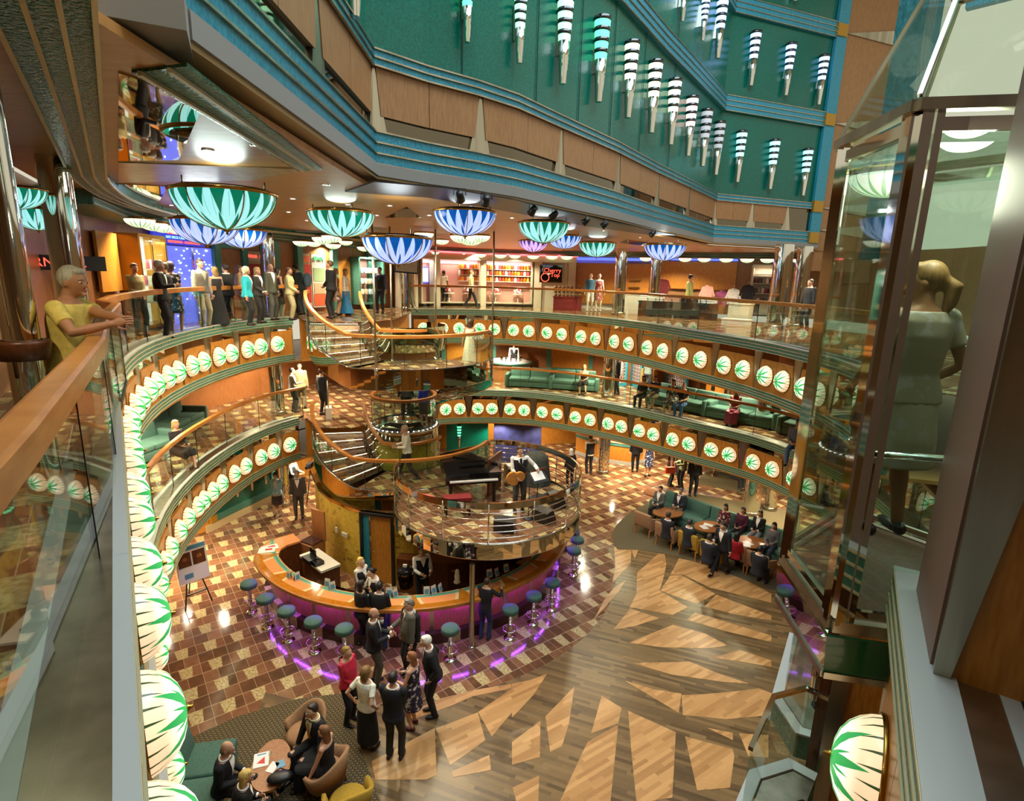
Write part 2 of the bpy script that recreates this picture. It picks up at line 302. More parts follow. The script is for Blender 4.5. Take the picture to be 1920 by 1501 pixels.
# ------------------------------------------------------------------ geometry helpers
class MB:
    def __init__(s): s.v = []; s.f = []; s.m = []; s.sm = []
    def add(s, vs, fs, mi=0, smooth=False):
        o = len(s.v); s.v += [tuple(v) for v in vs]
        for f in fs: s.f.append([i+o for i in f]); s.m.append(mi); s.sm.append(smooth)
        return s
    def box(s, c, d, rz=0, mi=0, M=None):
        vs = [Vector((x*d[0]/2, y*d[1]/2, z*d[2]/2)) for x in (-1, 1) for y in (-1, 1) for z in (-1, 1)]
        R = M or Matrix.Rotation(rz, 3, 'Z'); c = Vector(c)
        return s.add([R@v+c for v in vs], [(0,1,3,2),(4,6,7,5),(0,4,5,1),(2,3,7,6),(0,2,6,4),(1,5,7,3)], mi)
    def bar(s, p, q, w, h, mi=0):
        p, q = Vector(p), Vector(q); d = (q-p); L = d.length
        if L < 1e-6: return s
        x = d/L; up = Vector((0, 0, 1)) if abs(x.z) < 0.95 else Vector((0, 1, 0)); y = up.cross(x).normalized(); z = x.cross(y)
        return s.box((p+q)/2, (L, w, h), mi=mi, M=Matrix((x, y, z)).transposed())
    def prism(s, poly, z0, z1, mi=0, mtop=None):
        n = len(poly); a = sum(poly[i][0]*poly[(i+1)%n][1]-poly[(i+1)%n][0]*poly[i][1] for i in range(n))
        if a < 0: poly = poly[::-1]
        vs = [(p[0], p[1], z0) for p in poly]+[(p[0], p[1], z1) for p in poly]
        s.add(vs, [(i, (i+1)%n, n+(i+1)%n, n+i) for i in range(n)], mi)
        o = len(s.v)-2*n
        s.f.append([o+i for i in range(n)][::-1]); s.m.append(mi); s.sm.append(False)
        s.f.append([o+n+i for i in range(n)]); s.m.append(mi if mtop is None else mtop); s.sm.append(False); return s
    def tube(s, pts, r, n=8, mi=0, closed=False, smooth=True, cap=True):
        pts = [Vector(p) for p in pts]; k = len(pts); rs = r if isinstance(r, (list, tuple)) else [r]*k
        vs = []; prev = None
        for i, p in enumerate(pts):
            a = pts[(i-1) % k] if closed or i > 0 else p; b = pts[(i+1) % k] if closed or i < k-1 else p
            t = (b-a); t = t.normalized() if t.length > 1e-9 else Vector((0, 0, 1))
            ref = prev if prev is not None and abs(prev.dot(t)) < 0.98 else (Vector((0, 0, 1)) if abs(t.z) < 0.9 else Vector((1, 0, 0)))
            u = (ref-t*ref.dot(t)).normalized(); w = t.cross(u); prev = u
            vs += [p+(u*math.cos(2*PI*j/n)+w*math.sin(2*PI*j/n))*rs[i] for j in range(n)]
        fs = [(i*n+j, i*n+(j+1) % n, ((i+1) % k)*n+(j+1) % n, ((i+1) % k)*n+j) for i in range(k if closed else k-1) for j in range(n)]
        if cap and not closed: fs += [tuple(range(n))[::-1], tuple(range((k-1)*n, k*n))]
        return s.add(vs, fs, mi, smooth)
    def lathe(s, prof, c=(0, 0, 0), n=24, mi=0, smooth=True, a0=0, a1=2*PI, M=None):
        full = abs(a1-a0-2*PI) < 1e-6; k = n if full else n+1; c = Vector(c); vs = []
        for r, z in prof:
            for j in range(k):
                a = a0+(a1-a0)*j/n; v = Vector((r*math.cos(a), r*math.sin(a), z)); vs.append((M@v if M else v)+c)
        fs = []
        for i in range(len(prof)-1):
            for j in range(n): fs.append((i*k+j, i*k+(j+1) % k, (i+1)*k+(j+1) % k, (i+1)*k+j))
        return s.add(vs, fs, mi, smooth)
    def ball(s, c, r, n=12, m=8, mi=0, M=None):
        rr = r if isinstance(r, (tuple, list)) else (r, r, r); c = Vector(c); vs = []
        for i in range(m+1):
            p = PI*i/m
            for j in range(n):
                a = 2*PI*j/n; v = Vector((rr[0]*math.sin(p)*math.cos(a), rr[1]*math.sin(p)*math.sin(a), rr[2]*math.cos(p))); vs.append((M@v if M else v)+c)
        fs = [(i*n+j, (i+1)*n+j, (i+1)*n+(j+1) % n, i*n+(j+1) % n) for i in range(m) for j in range(n)]
        return s.add(vs, fs, mi, True)
    def sweep(s, path, sec, closed=False, mi=0, close_sec=True, smooth=False, cap=True):
        """sweep a section [(offset to the left, dz)] along a plan path of (x, y, z)"""
        P = [Vector((p[0], p[1], p[2] if len(p) > 2 else 0)) for p in path]; k = len(P); m = len(sec); vs = []
        for i, p in enumerate(P):
            a = P[(i-1) % k] if closed or i > 0 else None; b = P[(i+1) % k] if closed or i < k-1 else None
            d1 = (p-a).xy.normalized() if a is not None else None; d2 = (b-p).xy.normalized() if b is not None else None
            if d1 is None: d1 = d2
            if d2 is None: d2 = d1
            n1 = Vector((-d1.y, d1.x)); n2 = Vector((-d2.y, d2.x)); n = (n1+n2); n = n.normalized() if n.length > 1e-6 else n1
            n = n/max(0.5, n.dot(n1))
            vs += [(p.x+n.x*o, p.y+n.y*o, p.z+z) for o, z in sec]
        ms = m if close_sec else m-1
        fs = [(i*m+j, ((i+1) % k)*m+j, ((i+1) % k)*m+(j+1) % m, i*m+(j+1) % m) for i in range(k if closed else k-1) for j in range(ms)]
        if close_sec and cap and not closed: fs += [tuple(range(m)), tuple(range((k-1)*m, k*m))[::-1]]
        return s.add(vs, fs, mi, smooth)
    def build(s, name, mats, parent=None, kind=None):
        me = bpy.data.meshes.new(name); me.from_pydata(s.v, [], s.f)
        for m in (mats if isinstance(mats, (list, tuple)) else [mats]): me.materials.append(MATS[m] if isinstance(m, str) else m)
        me.polygons.foreach_set('material_index', s.m); me.polygons.foreach_set('use_smooth', s.sm)
        me.update()
        o = bpy.data.objects.new(name, me); COL.objects.link(o)
        if parent is not None: o.parent = parent
        if kind: o['kind'] = kind
        return o
def tag(o, label, cat, group=None):
    o['label'] = label; o['category'] = cat
    if group: o['group'] = group
    return o
def thing(name, label, cat, loc=(0, 0, 0), rz=0, group=None):
    o = bpy.data.objects.new(name, None); o.empty_display_size = 0.1; COL.objects.link(o); o.location = loc; o.rotation_euler = (0, 0, rz)
    return tag(o, label, cat, group)
def kids(o): return list(o.children)
def dup(root, loc=None, rz=None, label=None, group=None, M=None, scale=None):
    def cp(o, par):
        c = o.copy(); COL.objects.link(c)
        if par is not None: c.parent = par
        for ch in kids(o): cp(ch, c)
        return c
    r = cp(root, None)
    if M is not None: r.matrix_world = M
    else:
        if loc is not None: r.location = loc
        if rz is not None: r.rotation_euler = (0, 0, rz)
        if scale: r.scale = (scale,)*3
    if label: r['label'] = label
    if group: r['group'] = group
    return r
def frame(loc, zax, up=Vector((0, 0, 1))):
    z = Vector(zax).normalized(); x = up.cross(z).normalized(); y = z.cross(x)
    return Matrix.Translation(loc) @ Matrix((x, y, z)).transposed().to_4x4()
ORD = ['first','second','third','fourth','fifth','sixth','seventh','eighth','ninth','tenth','eleventh','twelfth','thirteenth','fourteenth','fifteenth','sixteenth','seventeenth','eighteenth','nineteenth','twentieth']
ORD += ['twenty-'+w for w in ORD[:9]]+['thirtieth']+['thirty-'+w for w in ORD[:9]]+['fortieth']
class Path:
    def __init__(s, pts, sub=1):
        s.p = [Vector(p[:2]) for p in pts]; s.s = [0]
        for a, b in zip(s.p, s.p[1:]): s.s.append(s.s[-1]+(b-a).length)
        s.L = s.s[-1]
    def at(s, t):
        t = max(0, min(s.L, t))
        for i in range(len(s.p)-1):
            if t <= s.s[i+1]+1e-9:
                f = (t-s.s[i])/(s.s[i+1]-s.s[i]); return s.p[i].lerp(s.p[i+1], f)
        return s.p[-1]
    def nrm(s, t):   # left normal
        a = s.at(t-0.15); b = s.at(t+0.15); d = (b-a).normalized(); return Vector((-d.y, d.x))
    def seg(s, t0, t1, z, n=None):
        ts = [t0]+[x for x in s.s if t0+0.02 < x < t1-0.02]+[t1]
        return [(s.at(t).x, s.at(t).y, z) for t in ts]
    def full(s, z): return [(p.x, p.y, z) for p in s.p]
    def atpx(s, px, z, lo=0, hi=None):
        hi = s.L if hi is None else hi; best = None; n = 600; prev = None
        for i in range(n+1):
            t = lo+(hi-lo)*i/n; q = s.at(t)
            if q.y < 0.3: prev = None; continue
            x = proj((q.x, q.y, z))[0]-px
            if prev is not None and (prev[1] <= 0 <= x or prev[1] >= 0 >= x):
                return prev[0]+(t-prev[0])*abs(prev[1])/(abs(prev[1])+abs(x)+1e-9)
            prev = (t, x)
        return None
def smooth_path(pts, n=3):
    P = [Vector(p[:2]) for p in pts]; out = []
    for i in range(len(P)-1):
        p0 = P[max(0, i-1)]; p1 = P[i]; p2 = P[i+1]; p3 = P[min(len(P)-1, i+2)]
        for k in range(n):
            t = k/n; out.append(0.5*((2*p1)+(p2-p0)*t+(2*p0-5*p1+4*p2-p3)*t*t+(3*p1-p0-3*p2+p3)*t**3))
    out.append(P[-1]); return [(p.x, p.y) for p in out]
def arc(c, r, a0, a1, n, z=None):
    o = []
    for i in range(n+1):
        a = math.radians(a0+(a1-a0)*i/n); p = (c[0]+r*math.cos(a), c[1]+r*math.sin(a)); o.append(p if z is None else (*p, z))
    return o
# ------------------------------------------------------------------ plan of the place
NEAR = [(2.17, 2.76), (1.32, 1.36), (0.21, -0.46), (-5.61, 7.76)]
LEFT = smooth_path([(-5.61, 7.76), (-6.15, 8.65), (-6.85, 10), (-7.4, 11.4), (-7.78, 12.9), (-7.98, 14.5), (-7.98, 16.2), (-7.65, 17.8), (-7.15, 18.75)], 2)
PA = Path(NEAR[:3]+LEFT)
PB2 = Path(smooth_path([(-4.4, 24.0), (-2.9, 24.6), (-1.2, 24.75), (0.8, 24.2), (2.9, 22.4), (4.5, 19.9), (5.5, 17.2), (6.3, 14.9), (6.65, 12.5), (6.5, 10.5), (5.9, 8.5)], 2))
PB1 = Path(smooth_path([(-4.3, 22.9), (-3.0, 23.6), (-1.4, 24.0), (0.9, 23.8), (3.1, 22.6), (5, 21), (6.5, 19.3), (7.9, 17.7), (8.6, 16.0), (8.9, 14), (8.6, 11.5), (7.6, 9)], 2))
SA = PA.s[3-1]+0.0   # arc position of the apex
ST = Vector((-3.5, 17.5))  # axis of the stair
BAR = Vector((-2.8, 15.7)); STG = Vector((-0.6, 14.3)); STR = 2.5; ZS = 2.40
# outer walls of the decks
W2 = [(-6.6, 7.3), (-7.9, 9.6), (-9.0, 12.0), (-9.7, 14.0), (-9.75, 16.2), (-9.3, 18.4), (-8.3, 21.6), (-7.0, 24.5), (-5.2, 27.2), (-3.6, 28.9), (-0.1, 29.7), (3.0, 29.4), (5.6, 28.9), (8.2, 28.0), (11.2, 26.6), (14.2, 25.0), (15.2, 20), (14.6, 12)]
W1 = [(-7.5, 7.6), (-9.3, 10.5), (-10.6, 13.2), (-11.4, 16.0), (-11.4, 18.5), (-10.4, 22.5), (-8.0, 26.5), (-4.5, 28.8), (0.5, 29.4), (3.2, 27.9), (5.0, 27.0), (8.8, 24.6), (11.4, 22.6), (12.6, 19.5), (13.0, 15), (12, 10)]
W0 = [(-8.0, 8.6), (-9.3, 11.5), (-10.2, 14.6), (-10.3, 16.5), (-9.95, 16.95), (-9.5, 18.1), (-9.0, 19.8), (-8.7, 22.0), (-6.5, 26.0), (-2.5, 26.6), (1.5, 27.6), (6, 28.5), (11, 26), (13.5, 21), (14, 15), (12, 8), (9, 3), (3, -1), (-3, -1), (-6.5, 5)]
# ------------------------------------------------------------------ floors
mb = MB(); mb.prism([(-16, -3), (18, -3), (18, 32), (-16, 32)], -0.3, 0.0); mb.build('floor', 'marble_tile', kind='structure')
# dance floor of planks, light leaf inlays
df = MB(); ring = arc((-3.0, 15.75), 6.25, 10, -108, 40)
edge = [at(x, y, 0) for x, y in [(1158, 1030), (1200, 1031), (1262, 1040), (1330, 1062), (1410, 1092), (1440, 1103)]]
df_poly = ring[::-1]+[(p.x, p.y) for p in edge]+[(8.4, 13.4), (9.5, 8), (6, 2), (0, 1), (-4.2, 6.0)]
df_poly = [p for p in df_poly]
df.prism(df_poly, 0.0, 0.004); dance = df.build('floor_dance', 'dark_plank', kind='structure')
c3 = lambda L: [(960+x/3.002, 800+y/3.002) for x, y in L]
c7 = lambda L: [(960+x/3.744, 1100+y/3.744) for x, y in L]
c6 = lambda L: [(560+x/3.328, 1050+y/3.328) for x, y in L]
LEAVES = [c3([(575,677),(672,682),(668,770),(565,880),(582,790)]), c3([(672,690),(712,690),(690,742)]), c3([(640,862),(600,930),(460,1085),(520,975),(565,915)]),
 c3([(825,712),(860,718),(868,780),(850,860),(830,922),(990,1015),(905,1058),(690,1020),(662,1018),(700,940),(705,820)]), c3([(665,1022),(830,1078),(690,1122),(570,1142)]),
 c3([(940,740),(1110,775),(1290,850),(1460,940),(1460,990),(1115,905),(960,830),(890,835)]), c3([(890,838),(955,835),(1145,940),(1040,998),(835,922)]), c3([(1150,945),(1460,1062),(1460,1090),(1250,1055),(1085,1010)]),
 c3([(1030,1045),(1460,1175),(1460,1212),(1200,1150),(985,1085)]), c3([(660,1215),(905,1115),(1090,1165),(1215,1232),(1100,1247),(830,1240)]), c3([(1135,1300),(1280,1255),(1460,1316),(1460,1352),(1290,1322)]),
 c3([(680,1330),(1000,1322),(1180,1395),(1340,1447),(1180,1435),(900,1395)]), c7([(795,660),(1000,720),(1190,750),(1170,885)]), c7([(1190,760),(1330,755),(1560,735),(1730,712),(1860,760),(1830,900),(1500,930),(1200,900)]),
 c7([(1370,990),(1550,1025),(1550,1077)]), c7([(1595,1030),(1800,1040),(1800,1200),(1660,1190)]), c7([(0,682),(125,655),(245,612),(150,760),(0,920)]), c7([(200,940),(195,1195),(0,1250),(0,1090)]),
 c7([(437,700),(400,960),(350,1120),(268,1160),(235,910)]), c7([(630,765),(770,850),(745,960),(555,1030)]), c7([(745,968),(690,1520),(330,1520),(510,1130),(530,1090)]), c7([(815,870),(1150,1020),(1125,1480),(875,1520),(840,1180)]),
 c7([(1215,1050),(1550,1140),(1560,1190),(1530,1410),(1300,1430)]), c7([(5,1410),(190,1325),(185,1520),(35,1520)]), c6([(455,1255),(850,1047),(860,1340),(800,1370),(480,1370)]), c6([(955,1320),(1190,1215),(1200,1310),(965,1355)]),
 c6([(855,1050),(1118,950),(1165,1125),(945,1280)]), c6([(1120,948),(1331,800),(1331,950),(1205,1100)]), c6([(890,862),(1100,810),(1325,772),(1331,800),(1085,850),(960,905),(700,1000),(660,960)])]
def clip_ok(p): return True
lf = MB()
for L in LEAVES:
    pts = [at(x, y, 0) for x, y in L]
    lf.prism([(p.x, p.y) for p in pts], 0.0, 0.008)
lf.build('leaf_inlay', 'light_plank', parent=dance)
# carpets
def carpet(name, px, mat, extra=()):
    m = MB(); m.prism([tuple(at(x, y, 0)[:2]) for x, y in px]+list(extra), 0.0, 0.012); return m.build(name, mat, kind='structure')
carpet('floor_carpet_left', [(340, 1392), (440, 1345), (560, 1310), (640, 1300), (672, 1390), (712, 1501), (712, 1560), (360, 1600)], 'brown_check_carpet')
carpet('floor_carpet_right', [(1157, 1030), (1146, 1003), (1155, 985), (1178, 963), (1215, 942), (1300, 925), (1500, 960), (1500, 1125), (1440, 1103), (1410, 1092), (1330, 1062), (1262, 1040), (1200, 1031)], 'grey_dot_carpet')
carpet('floor_carpet_far', [(1300, 905), (1330, 880), (1400, 868), (1470, 890), (1470, 930), (1400, 925)], 'grey_dot_carpet')
# deck slabs: floor finish above, ceiling below
def deck(name, path, zf, W, soffit):
    m = MB(); m.sweep(path.full(0), [(0.0, zf-0.02), (W, zf-0.02), (W, zf), (0.0, zf)]); m.build('floor_'+name, 'marble_tile', kind='structure')
    m = MB(); m.sweep(path.full(0), [(0.05, zf-1.46), (W, zf-1.46), (W, zf-1.40), (0.05, zf-1.40)]); m.build('ceiling_'+name, soffit, kind='structure')
PL = Path(LEFT)
for nmz, z in (('upper', Z2), ('middle', Z1)):
    deck(nmz+'_left', Path(NEAR[2:3]+LEFT), z, 3.6 if z > 5 else 4.0, 'ceiling_veneer'); deck(nmz+'_right', PB2 if z > 5 else PB1, z, 6.0, 'ceiling_veneer')
    # bridge between the two balconies behind the stair
    top = [(-7.15, 18.75), (-6.35, 17.6), (-5.2, 17.7), (-4.75, 18.4), (-4.2, 19.6), (-4.2, 22.5)]+([(-4.4, 24.0)] if z > 5 else [])+[(-4.6, 29.5), (-8.0, 27), (-11.2, 22), (-11.2, 19.5)]
    m = MB(); m.prism(top, z-0.03, z-0.004); m.build('floor_'+nmz+'_landing', 'marble_tile', kind='structure')
    bot = [(-7.15, 18.75), (-6.4, 19.6), (-5.2, 21.0), (-4.3, 22.9), (-4.6, 29.5), (-8.0, 27), (-11.2, 22), (-11.2, 19.5)]
    m = MB(); m.prism(bot, z-1.46, z-1.40); m.build('ceiling_'+nmz+'_landing', 'ceiling_veneer', kind='structure')
m = MB(); m.prism([(2.19, 2.74), (1.36, 1.34), (0.27, -0.48), (0.6, -1.6), (4.5, -1.2), (5.0, 1.5), (3.0, 2.5)], Z2-0.03, Z2); m.build('floor_upper_near', 'marble_tile', kind='structure')
# outer walls
def wall(name, pts, z0, z1, mat, kind='structure'):
    m = MB(); m.sweep([(x, y, 0) for x, y in pts], [(0.0, z0), (0.15, z0), (0.15, z1), (0.0, z1)]); return m.build(name, mat, kind=kind)
wall('wall_upper_left', W2[:10], Z2, 9.8, 'red_wood'); wall('wall_upper_back', W2[9:13], Z2, 9.8, 'white_paint'); wall('wall_upper_right', W2[12:], Z2, 9.8, 'upper_wood')
wall('wall_middle_left', W1[:10], Z1, Z2-1.40, 'red_wood'); wall('wall_middle_right', W1[9:], Z1, Z2-1.40, 'red_wood')
wall('wall_ground_left', W0[:9], 0, Z1-1.40, 'honey_wood'); wall('wall_ground_right', W0[8:16], 0, Z1-1.40, 'honey_wood')
wall('wall_upper_near', [(14.6, 12), (11, 8), (7.5, 4), (5.6, 0.5), (3.2, -2.4), (0.2, -3.6), (-2.5, -2.2), (-3.9, 1.2), (-5.0, 4.2), (-6.6, 7.3)], Z2, 9.8, 'upper_wood')
wall('wall_middle_near', [(12, 10), (6, 1), (3.2, -2.2), (0.2, -3.4), (-3, -1.8), (-5.5, 3), (-7.5, 7.6)], Z1, Z2-0.02, 'red_wood')
wall('wall_ground_near', W0[14:]+W0[:1], 0, Z1-0.02, 'honey_wood')
m = MB(); m.prism([(0.2, -3.6), (3.2, -2.4), (5.6, 0.5), (4.2, 1.4), (2.4, 0.4), (1.4, -0.9), (0.2, -1.3), (-1.2, -0.2), (-2.2, 0.65), (-4.2, 0.65), (-2.5, -2.3)], 9.75, 9.81); m.build('ceiling_upper_near', 'ceiling_veneer', kind='structure')
for z_ in (Z1, Z2):
    m = MB(); m.sweep([(-7.2, 18.75, 0), (-6.45, 19.6, 0), (-5.3, 21.0, 0), (-4.4, 22.9, 0)]+([(-4.5, 24.0, 0)] if z_ > 5 else []), [(0.0, z_-1.44), (0.06, z_-1.44), (0.06, z_-0.03), (0.0, z_-0.03)]); m.build('wall_landing_edge', 'honey_wood', kind='structure')
# ------------------------------------------------------------------ balcony fronts
WEDGE = {'C2': [], 'A2': [254, 288, 334, 385, 441, 499, 549], 'B2': [809, 881, 946, 1010, 1074, 1139, 1202, 1268, 1344, 1424, 1500],
         'A1': [335, 352, 378, 417, 467, 522, 570], 'B1': [818, 879, 940, 1001, 1064, 1127, 1185, 1247, 1317, 1395, 1478]}
LAMPSPOTS = []
def inset(path, o):
    out = []
    for i, p in enumerate(path.p):
        n = path.nrm(path.s[i]); k = 1.0
        if 0 < i < len(path.p)-1:
            d1 = (p-path.p[i-1]).normalized(); n1 = Vector((-d1.y, d1.x)); d2 = (path.p[i+1]-p).normalized(); n2 = Vector((-d2.y, d2.x)); n = (n1+n2).normalized(); k = 1/max(0.5, n.dot(n1))
        out.append(p+n*o*k)
    return Path(out)
def front(side, path, zt, key, s0=0.0, s1=None, ins_=0.075):
    path = inset(path, ins_); s1 = path.L if s1 is None else min(s1, path.L)
    F = path.seg(s0, s1, zt)
    root = MB(); root.sweep(F, [(0.0, -1.40), (0.10, -1.40), (0.10, -0.02), (0.0, -0.02)]); r = root.build('wall_balcony_'+side, 'mirror', kind='structure')
    t = MB(); t.sweep(F, [(-0.07, -0.25), (0.06, -0.25), (0.06, -0.012), (-0.07, -0.012)]); t.build('top_trim', 'teal_trim', r)
    t = MB(); t.sweep(F, [(-0.06, -1.47), (0.06, -1.47), (0.06, -1.25), (-0.06, -1.25)]); t.build('bottom_trim', 'teal_trim', r)
    t = MB()
    for z in (-0.015, -0.095, -0.175, -0.25): t.sweep(F, [(-0.078, z-0.008), (-0.06, z-0.008), (-0.06, z+0.008), (-0.078, z+0.008)])
    for z in (-1.255, -1.33, -1.395, -1.465): t.sweep(F, [(-0.068, z-0.008), (-0.05, z-0.008), (-0.05, z+0.008), (-0.068, z+0.008)])
    t.build('cream_line', 'cream_line', r)
    cw = -0.005 if ins_ > 0.05 else 0.09
    t = MB(); t.sweep(F, [(-0.075, 0.0), (cw, 0.0), (cw, -0.012), (-0.075, -0.012)]); t.build('cap', 'grey_cap', r)
    t = MB(); t.sweep(F, [(cw, -0.01), (0.22, -0.01), (0.22, -0.03), (cw, -0.03)]); t.build('kick_plate', 'brushed_steel', r)
    t = MB(); t.sweep(F, [(0.22, -0.006), (0.31, -0.006), (0.31, -0.05), (0.22, -0.05)]); t.build('edge_strip', 'grey_cap', r)
    # wedge positions
    ws = [path.atpx(px, zt-0.25, s0 if key[0] == 'A' else 0) for px in WEDGE[key]]
    if key[0] == 'A': ws = [path.atpx(px, zt-0.25, 8.2) for px in WEDGE[key]]
    if key == 'C2': ws = [0.12, 1.75, 3.4]
    ws = sorted(w for w in ws if w is not None and s0 <= w <= s1)
    if key[0] == 'A':
        near_ = [PA.s[2]+2.153+v for v in (-1.5, 0.35, 2.2, 4.05, 5.75)]; ws = [w for w in ws if w > near_[-1]+0.9]; w = ws[0]
        g_ = ws[0]-near_[-1]; k_ = max(1, round(g_/1.5)); ws = near_+[near_[-1]+g_*j/k_ for j in range(1, k_)]+ws; ws = [w for w in ws if s0 <= w <= s1]
    elif key[0] == 'B' and ws[-1]+1.45 < s1: ws.append(ws[-1]+1.45)
    def patch(mbx, ta, tb, ba, bb, z0, z1, off):      # bent trapezoid: bottom ta..tb at z0, top ba..bb at z1
        n = 4
        for i in range(n):
            f0, f1 = i/n, (i+1)/n; q = []
            for (lo, hi, z) in ((ta, tb, z0), (ba, bb, z1)):
                for f in (f0, f1):
                    t_ = lo+(hi-lo)*f; p = path.at(t_); nn = path.nrm(t_); q.append((p.x-nn.x*off, p.y-nn.y*off, z))
            q2 = []
            for (lo, hi, z) in ((ta, tb, z0), (ba, bb, z1)):
                for f in (f0, f1):
                    t_ = lo+(hi-lo)*f; p = path.at(t_); nn = path.nrm(t_); q2.append((p.x-nn.x*0.0, p.y-nn.y*0.0, z))
            mbx.add(q+q2, [(0, 1, 3, 2), (4, 6, 7, 5), (2, 3, 7, 6), (0, 4, 5, 1)]+([(0, 2, 6, 4)] if i == 0 else [])+([(1, 5, 7, 3)] if i == n-1 else []))
    for w in ws:
        m = MB(); patch(m, w-0.03, w+0.03, w-0.16, w+0.16, zt-1.25, zt-0.25, 0.02); m.build('steel_wedge', 'brushed_steel', r)
    lamps = []
    for a, b in zip(ws, ws[1:]):
        if b-a > 2.2 or b-a < 0.9: continue
        mid = (a+b)/2
        for lo, hi, lt, ht in ((a+0.05, mid-0.004, a+0.19, mid-0.004), (mid+0.004, b-0.05, mid+0.004, b-0.19)):
            m = MB(); patch(m, lo, hi, lt, ht, zt-1.25, zt-0.45, 0.035); m.build('wood_panel', 'honey_wood', r)
        for t_ in (mid-0.22*(b-a), mid+0.22*(b-a)): lamps.append(t_)
    if key in ('B2', 'B1'):     # end return and first half panel
        lo, hi = s0+0.1, ws[0]-0.05
        if hi-lo > 0.3:
            m = MB(); patch(m, lo, hi, lo, hi-0.12, zt-1.25, zt-0.45, 0.035); m.build('wood_panel', 'honey_wood', r)
            if hi-lo > 0.5: lamps.insert(0, hi-0.33)
    elif key[0] == 'A':
        lo, hi = ws[-1]+0.05, s1-0.05
        if hi-lo > 0.3:
            m = MB(); patch(m, lo, hi, lo+0.12, hi, zt-1.25, zt-0.45, 0.035); m.build('wood_panel', 'honey_wood', r)
            lamps.append(lo+0.33)
    for t_ in lamps:
        p = path.at(t_); n = path.nrm(t_); LAMPSPOTS.append((Vector((p.x-n.x*0.035, p.y-n.y*0.035, zt-0.85)), Vector((-n.x, -n.y, 0)), key))
    return r
front('upper_left', PA, Z2+0.08, 'A2', PA.s[2]-0.2, PA.L); front('upper_near_right', Path(NEAR[:3]), Z2+0.08, 'C2', 0.0, None, 0.02); front('upper_right', PB2, Z2+0.08, 'B2')
front('middle_left', PA, Z1+0.08, 'A1', PA.s[2], PA.L); front('middle_right', PB1, Z1+0.08, 'B1')
# lamps on the balcony fronts
def make_lamp():
    t = thing('wall_lamp', '', 'lamp')
    m = MB(); m.lathe([(0.252, 0.0), (0.252, 0.015), (0.24, 0.05), (0.215, 0.09), (0.18, 0.125), (0.135, 0.152), (0.08, 0.168), (0.03, 0.174), (0.0, 0.175)], n=26); m.build('dome', 'palm_pattern_glass', t)
    m = MB(); m.lathe([(0.25, 0.0), (0.262, 0.0), (0.262, 0.018), (0.25, 0.018)], n=26); m.build('rim', 'brass', t)
    m = MB(); m.lathe([(0.0, 0.17), (0.02, 0.172), (0.022, 0.18), (0.01, 0.19), (0.011, 0.197), (0.0, 0.204)], n=10); m.build('finial', 'brass', t)
    return t
KEYW = {'C2': 'near right balcony front', 'A2': 'left upper balcony front', 'B2': 'right upper balcony front', 'A1': 'left middle balcony front', 'B1': 'right middle balcony front'}
lamp0 = make_lamp(); used = False; cnt = {}
for key in ('A2', 'B2', 'A1', 'B1', 'C2'):
    L = [q for q in LAMPSPOTS if q[2] == key]
    if key[0] == 'A': L = L[::-1]
    L = [q for q in L if q[0].y > 0.9 and -60 < proj(q[0])[0] < (1560 if key[0] != 'C' else 1780) and proj(q[0])[1] < 1640]
    for i, (p, n, _) in enumerate(L):
        near = key == 'C2'
        lab = ('big dome lamp with green blades under the right-hand cap, %s from the picture edge' % ORD[len(L)-1-i]) if near else 'glowing dome lamp with green blades, %s from the stair on the %s' % (ORD[i], KEYW[key])
        M = frame(p, n) @ Matrix.Rotation(0.7*i, 4, 'Z') @ Matrix.Diagonal((1.06, 1.06, 1.2, 1))
        if not used: lamp0.matrix_world = M; lamp0['label'] = lab; lamp0['group'] = 'dome lamps on the '+KEYW[key]; used = True
        else: dup(lamp0, M=M, label=lab, group='dome lamps on the '+KEYW[key])
# ------------------------------------------------------------------ glass railings
def railing(name, label, path, z0, z1, off=0.27, glass='clear_glass', step=1.5, cap=(0.05, 0.045), wood='rail_wood', zpath=None, gbot=None):
    """path = list of (x,y,z floor); handrail at z1 above, glass panels between"""
    t = thing(name, label, 'railing', (path[0][0], path[0][1], path[0][2])); inv = Matrix.Translation((-path[0][0], -path[0][1], -path[0][2]))
    sh = lambda P: [(p[0]-path[0][0], p[1]-path[0][1], p[2]-path[0][2]) for p in P]
    m = MB(); m.sweep(sh(path), [(off-cap[0], z1-cap[1]*2), (off+cap[0], z1-cap[1]*2), (off+cap[0]*1.05, z1-0.01), (off+cap[0]*0.7, z1), (off-cap[0]*0.7, z1), (off-cap[0]*1.05, z1-0.01)]); m.build('handrail', wood, t)
    acc = 0; seg = [path[0]]
    def flush(seg):
        g = MB(); g.sweep(sh(seg), [(off-0.006, z0), (off+0.006, z0), (off+0.006, z1-cap[1]*2), (off-0.006, z1-cap[1]*2)]); g.build('glass_panel', glass, t)
        p = seg[-1]; q = seg[-2]; d = Vector((p[0]-q[0], p[1]-q[1])).normalized(); n = Vector((-d.y, d.x))*off
        c = MB(); c.box((p[0]+n.x-path[0][0], p[1]+n.y-path[0][1], p[2]-path[0][2]+(z0+z1-cap[1]*2)/2), (0.012, 0.018, z1-cap[1]*2-z0), math.atan2(d.y, d.x)); c.build('joint', 'black', t)
    for a, b in zip(path, path[1:]):
        seg.append(b); acc += math.hypot(b[0]-a[0], b[1]-a[1])
        if acc > step: flush(seg); seg = [b]; acc = 0
    if len(seg) > 1: flush(seg)
    s = MB(); s.sweep(sh(path), [(off-0.018, z0-0.02), (off+0.018, z0-0.02), (off+0.018, z0+0.03), (off-0.018, z0+0.03)]); s.build('base_channel', 'black', t)
    return t
nearL = PA.seg(PA.s[2], PA.L, Z2)
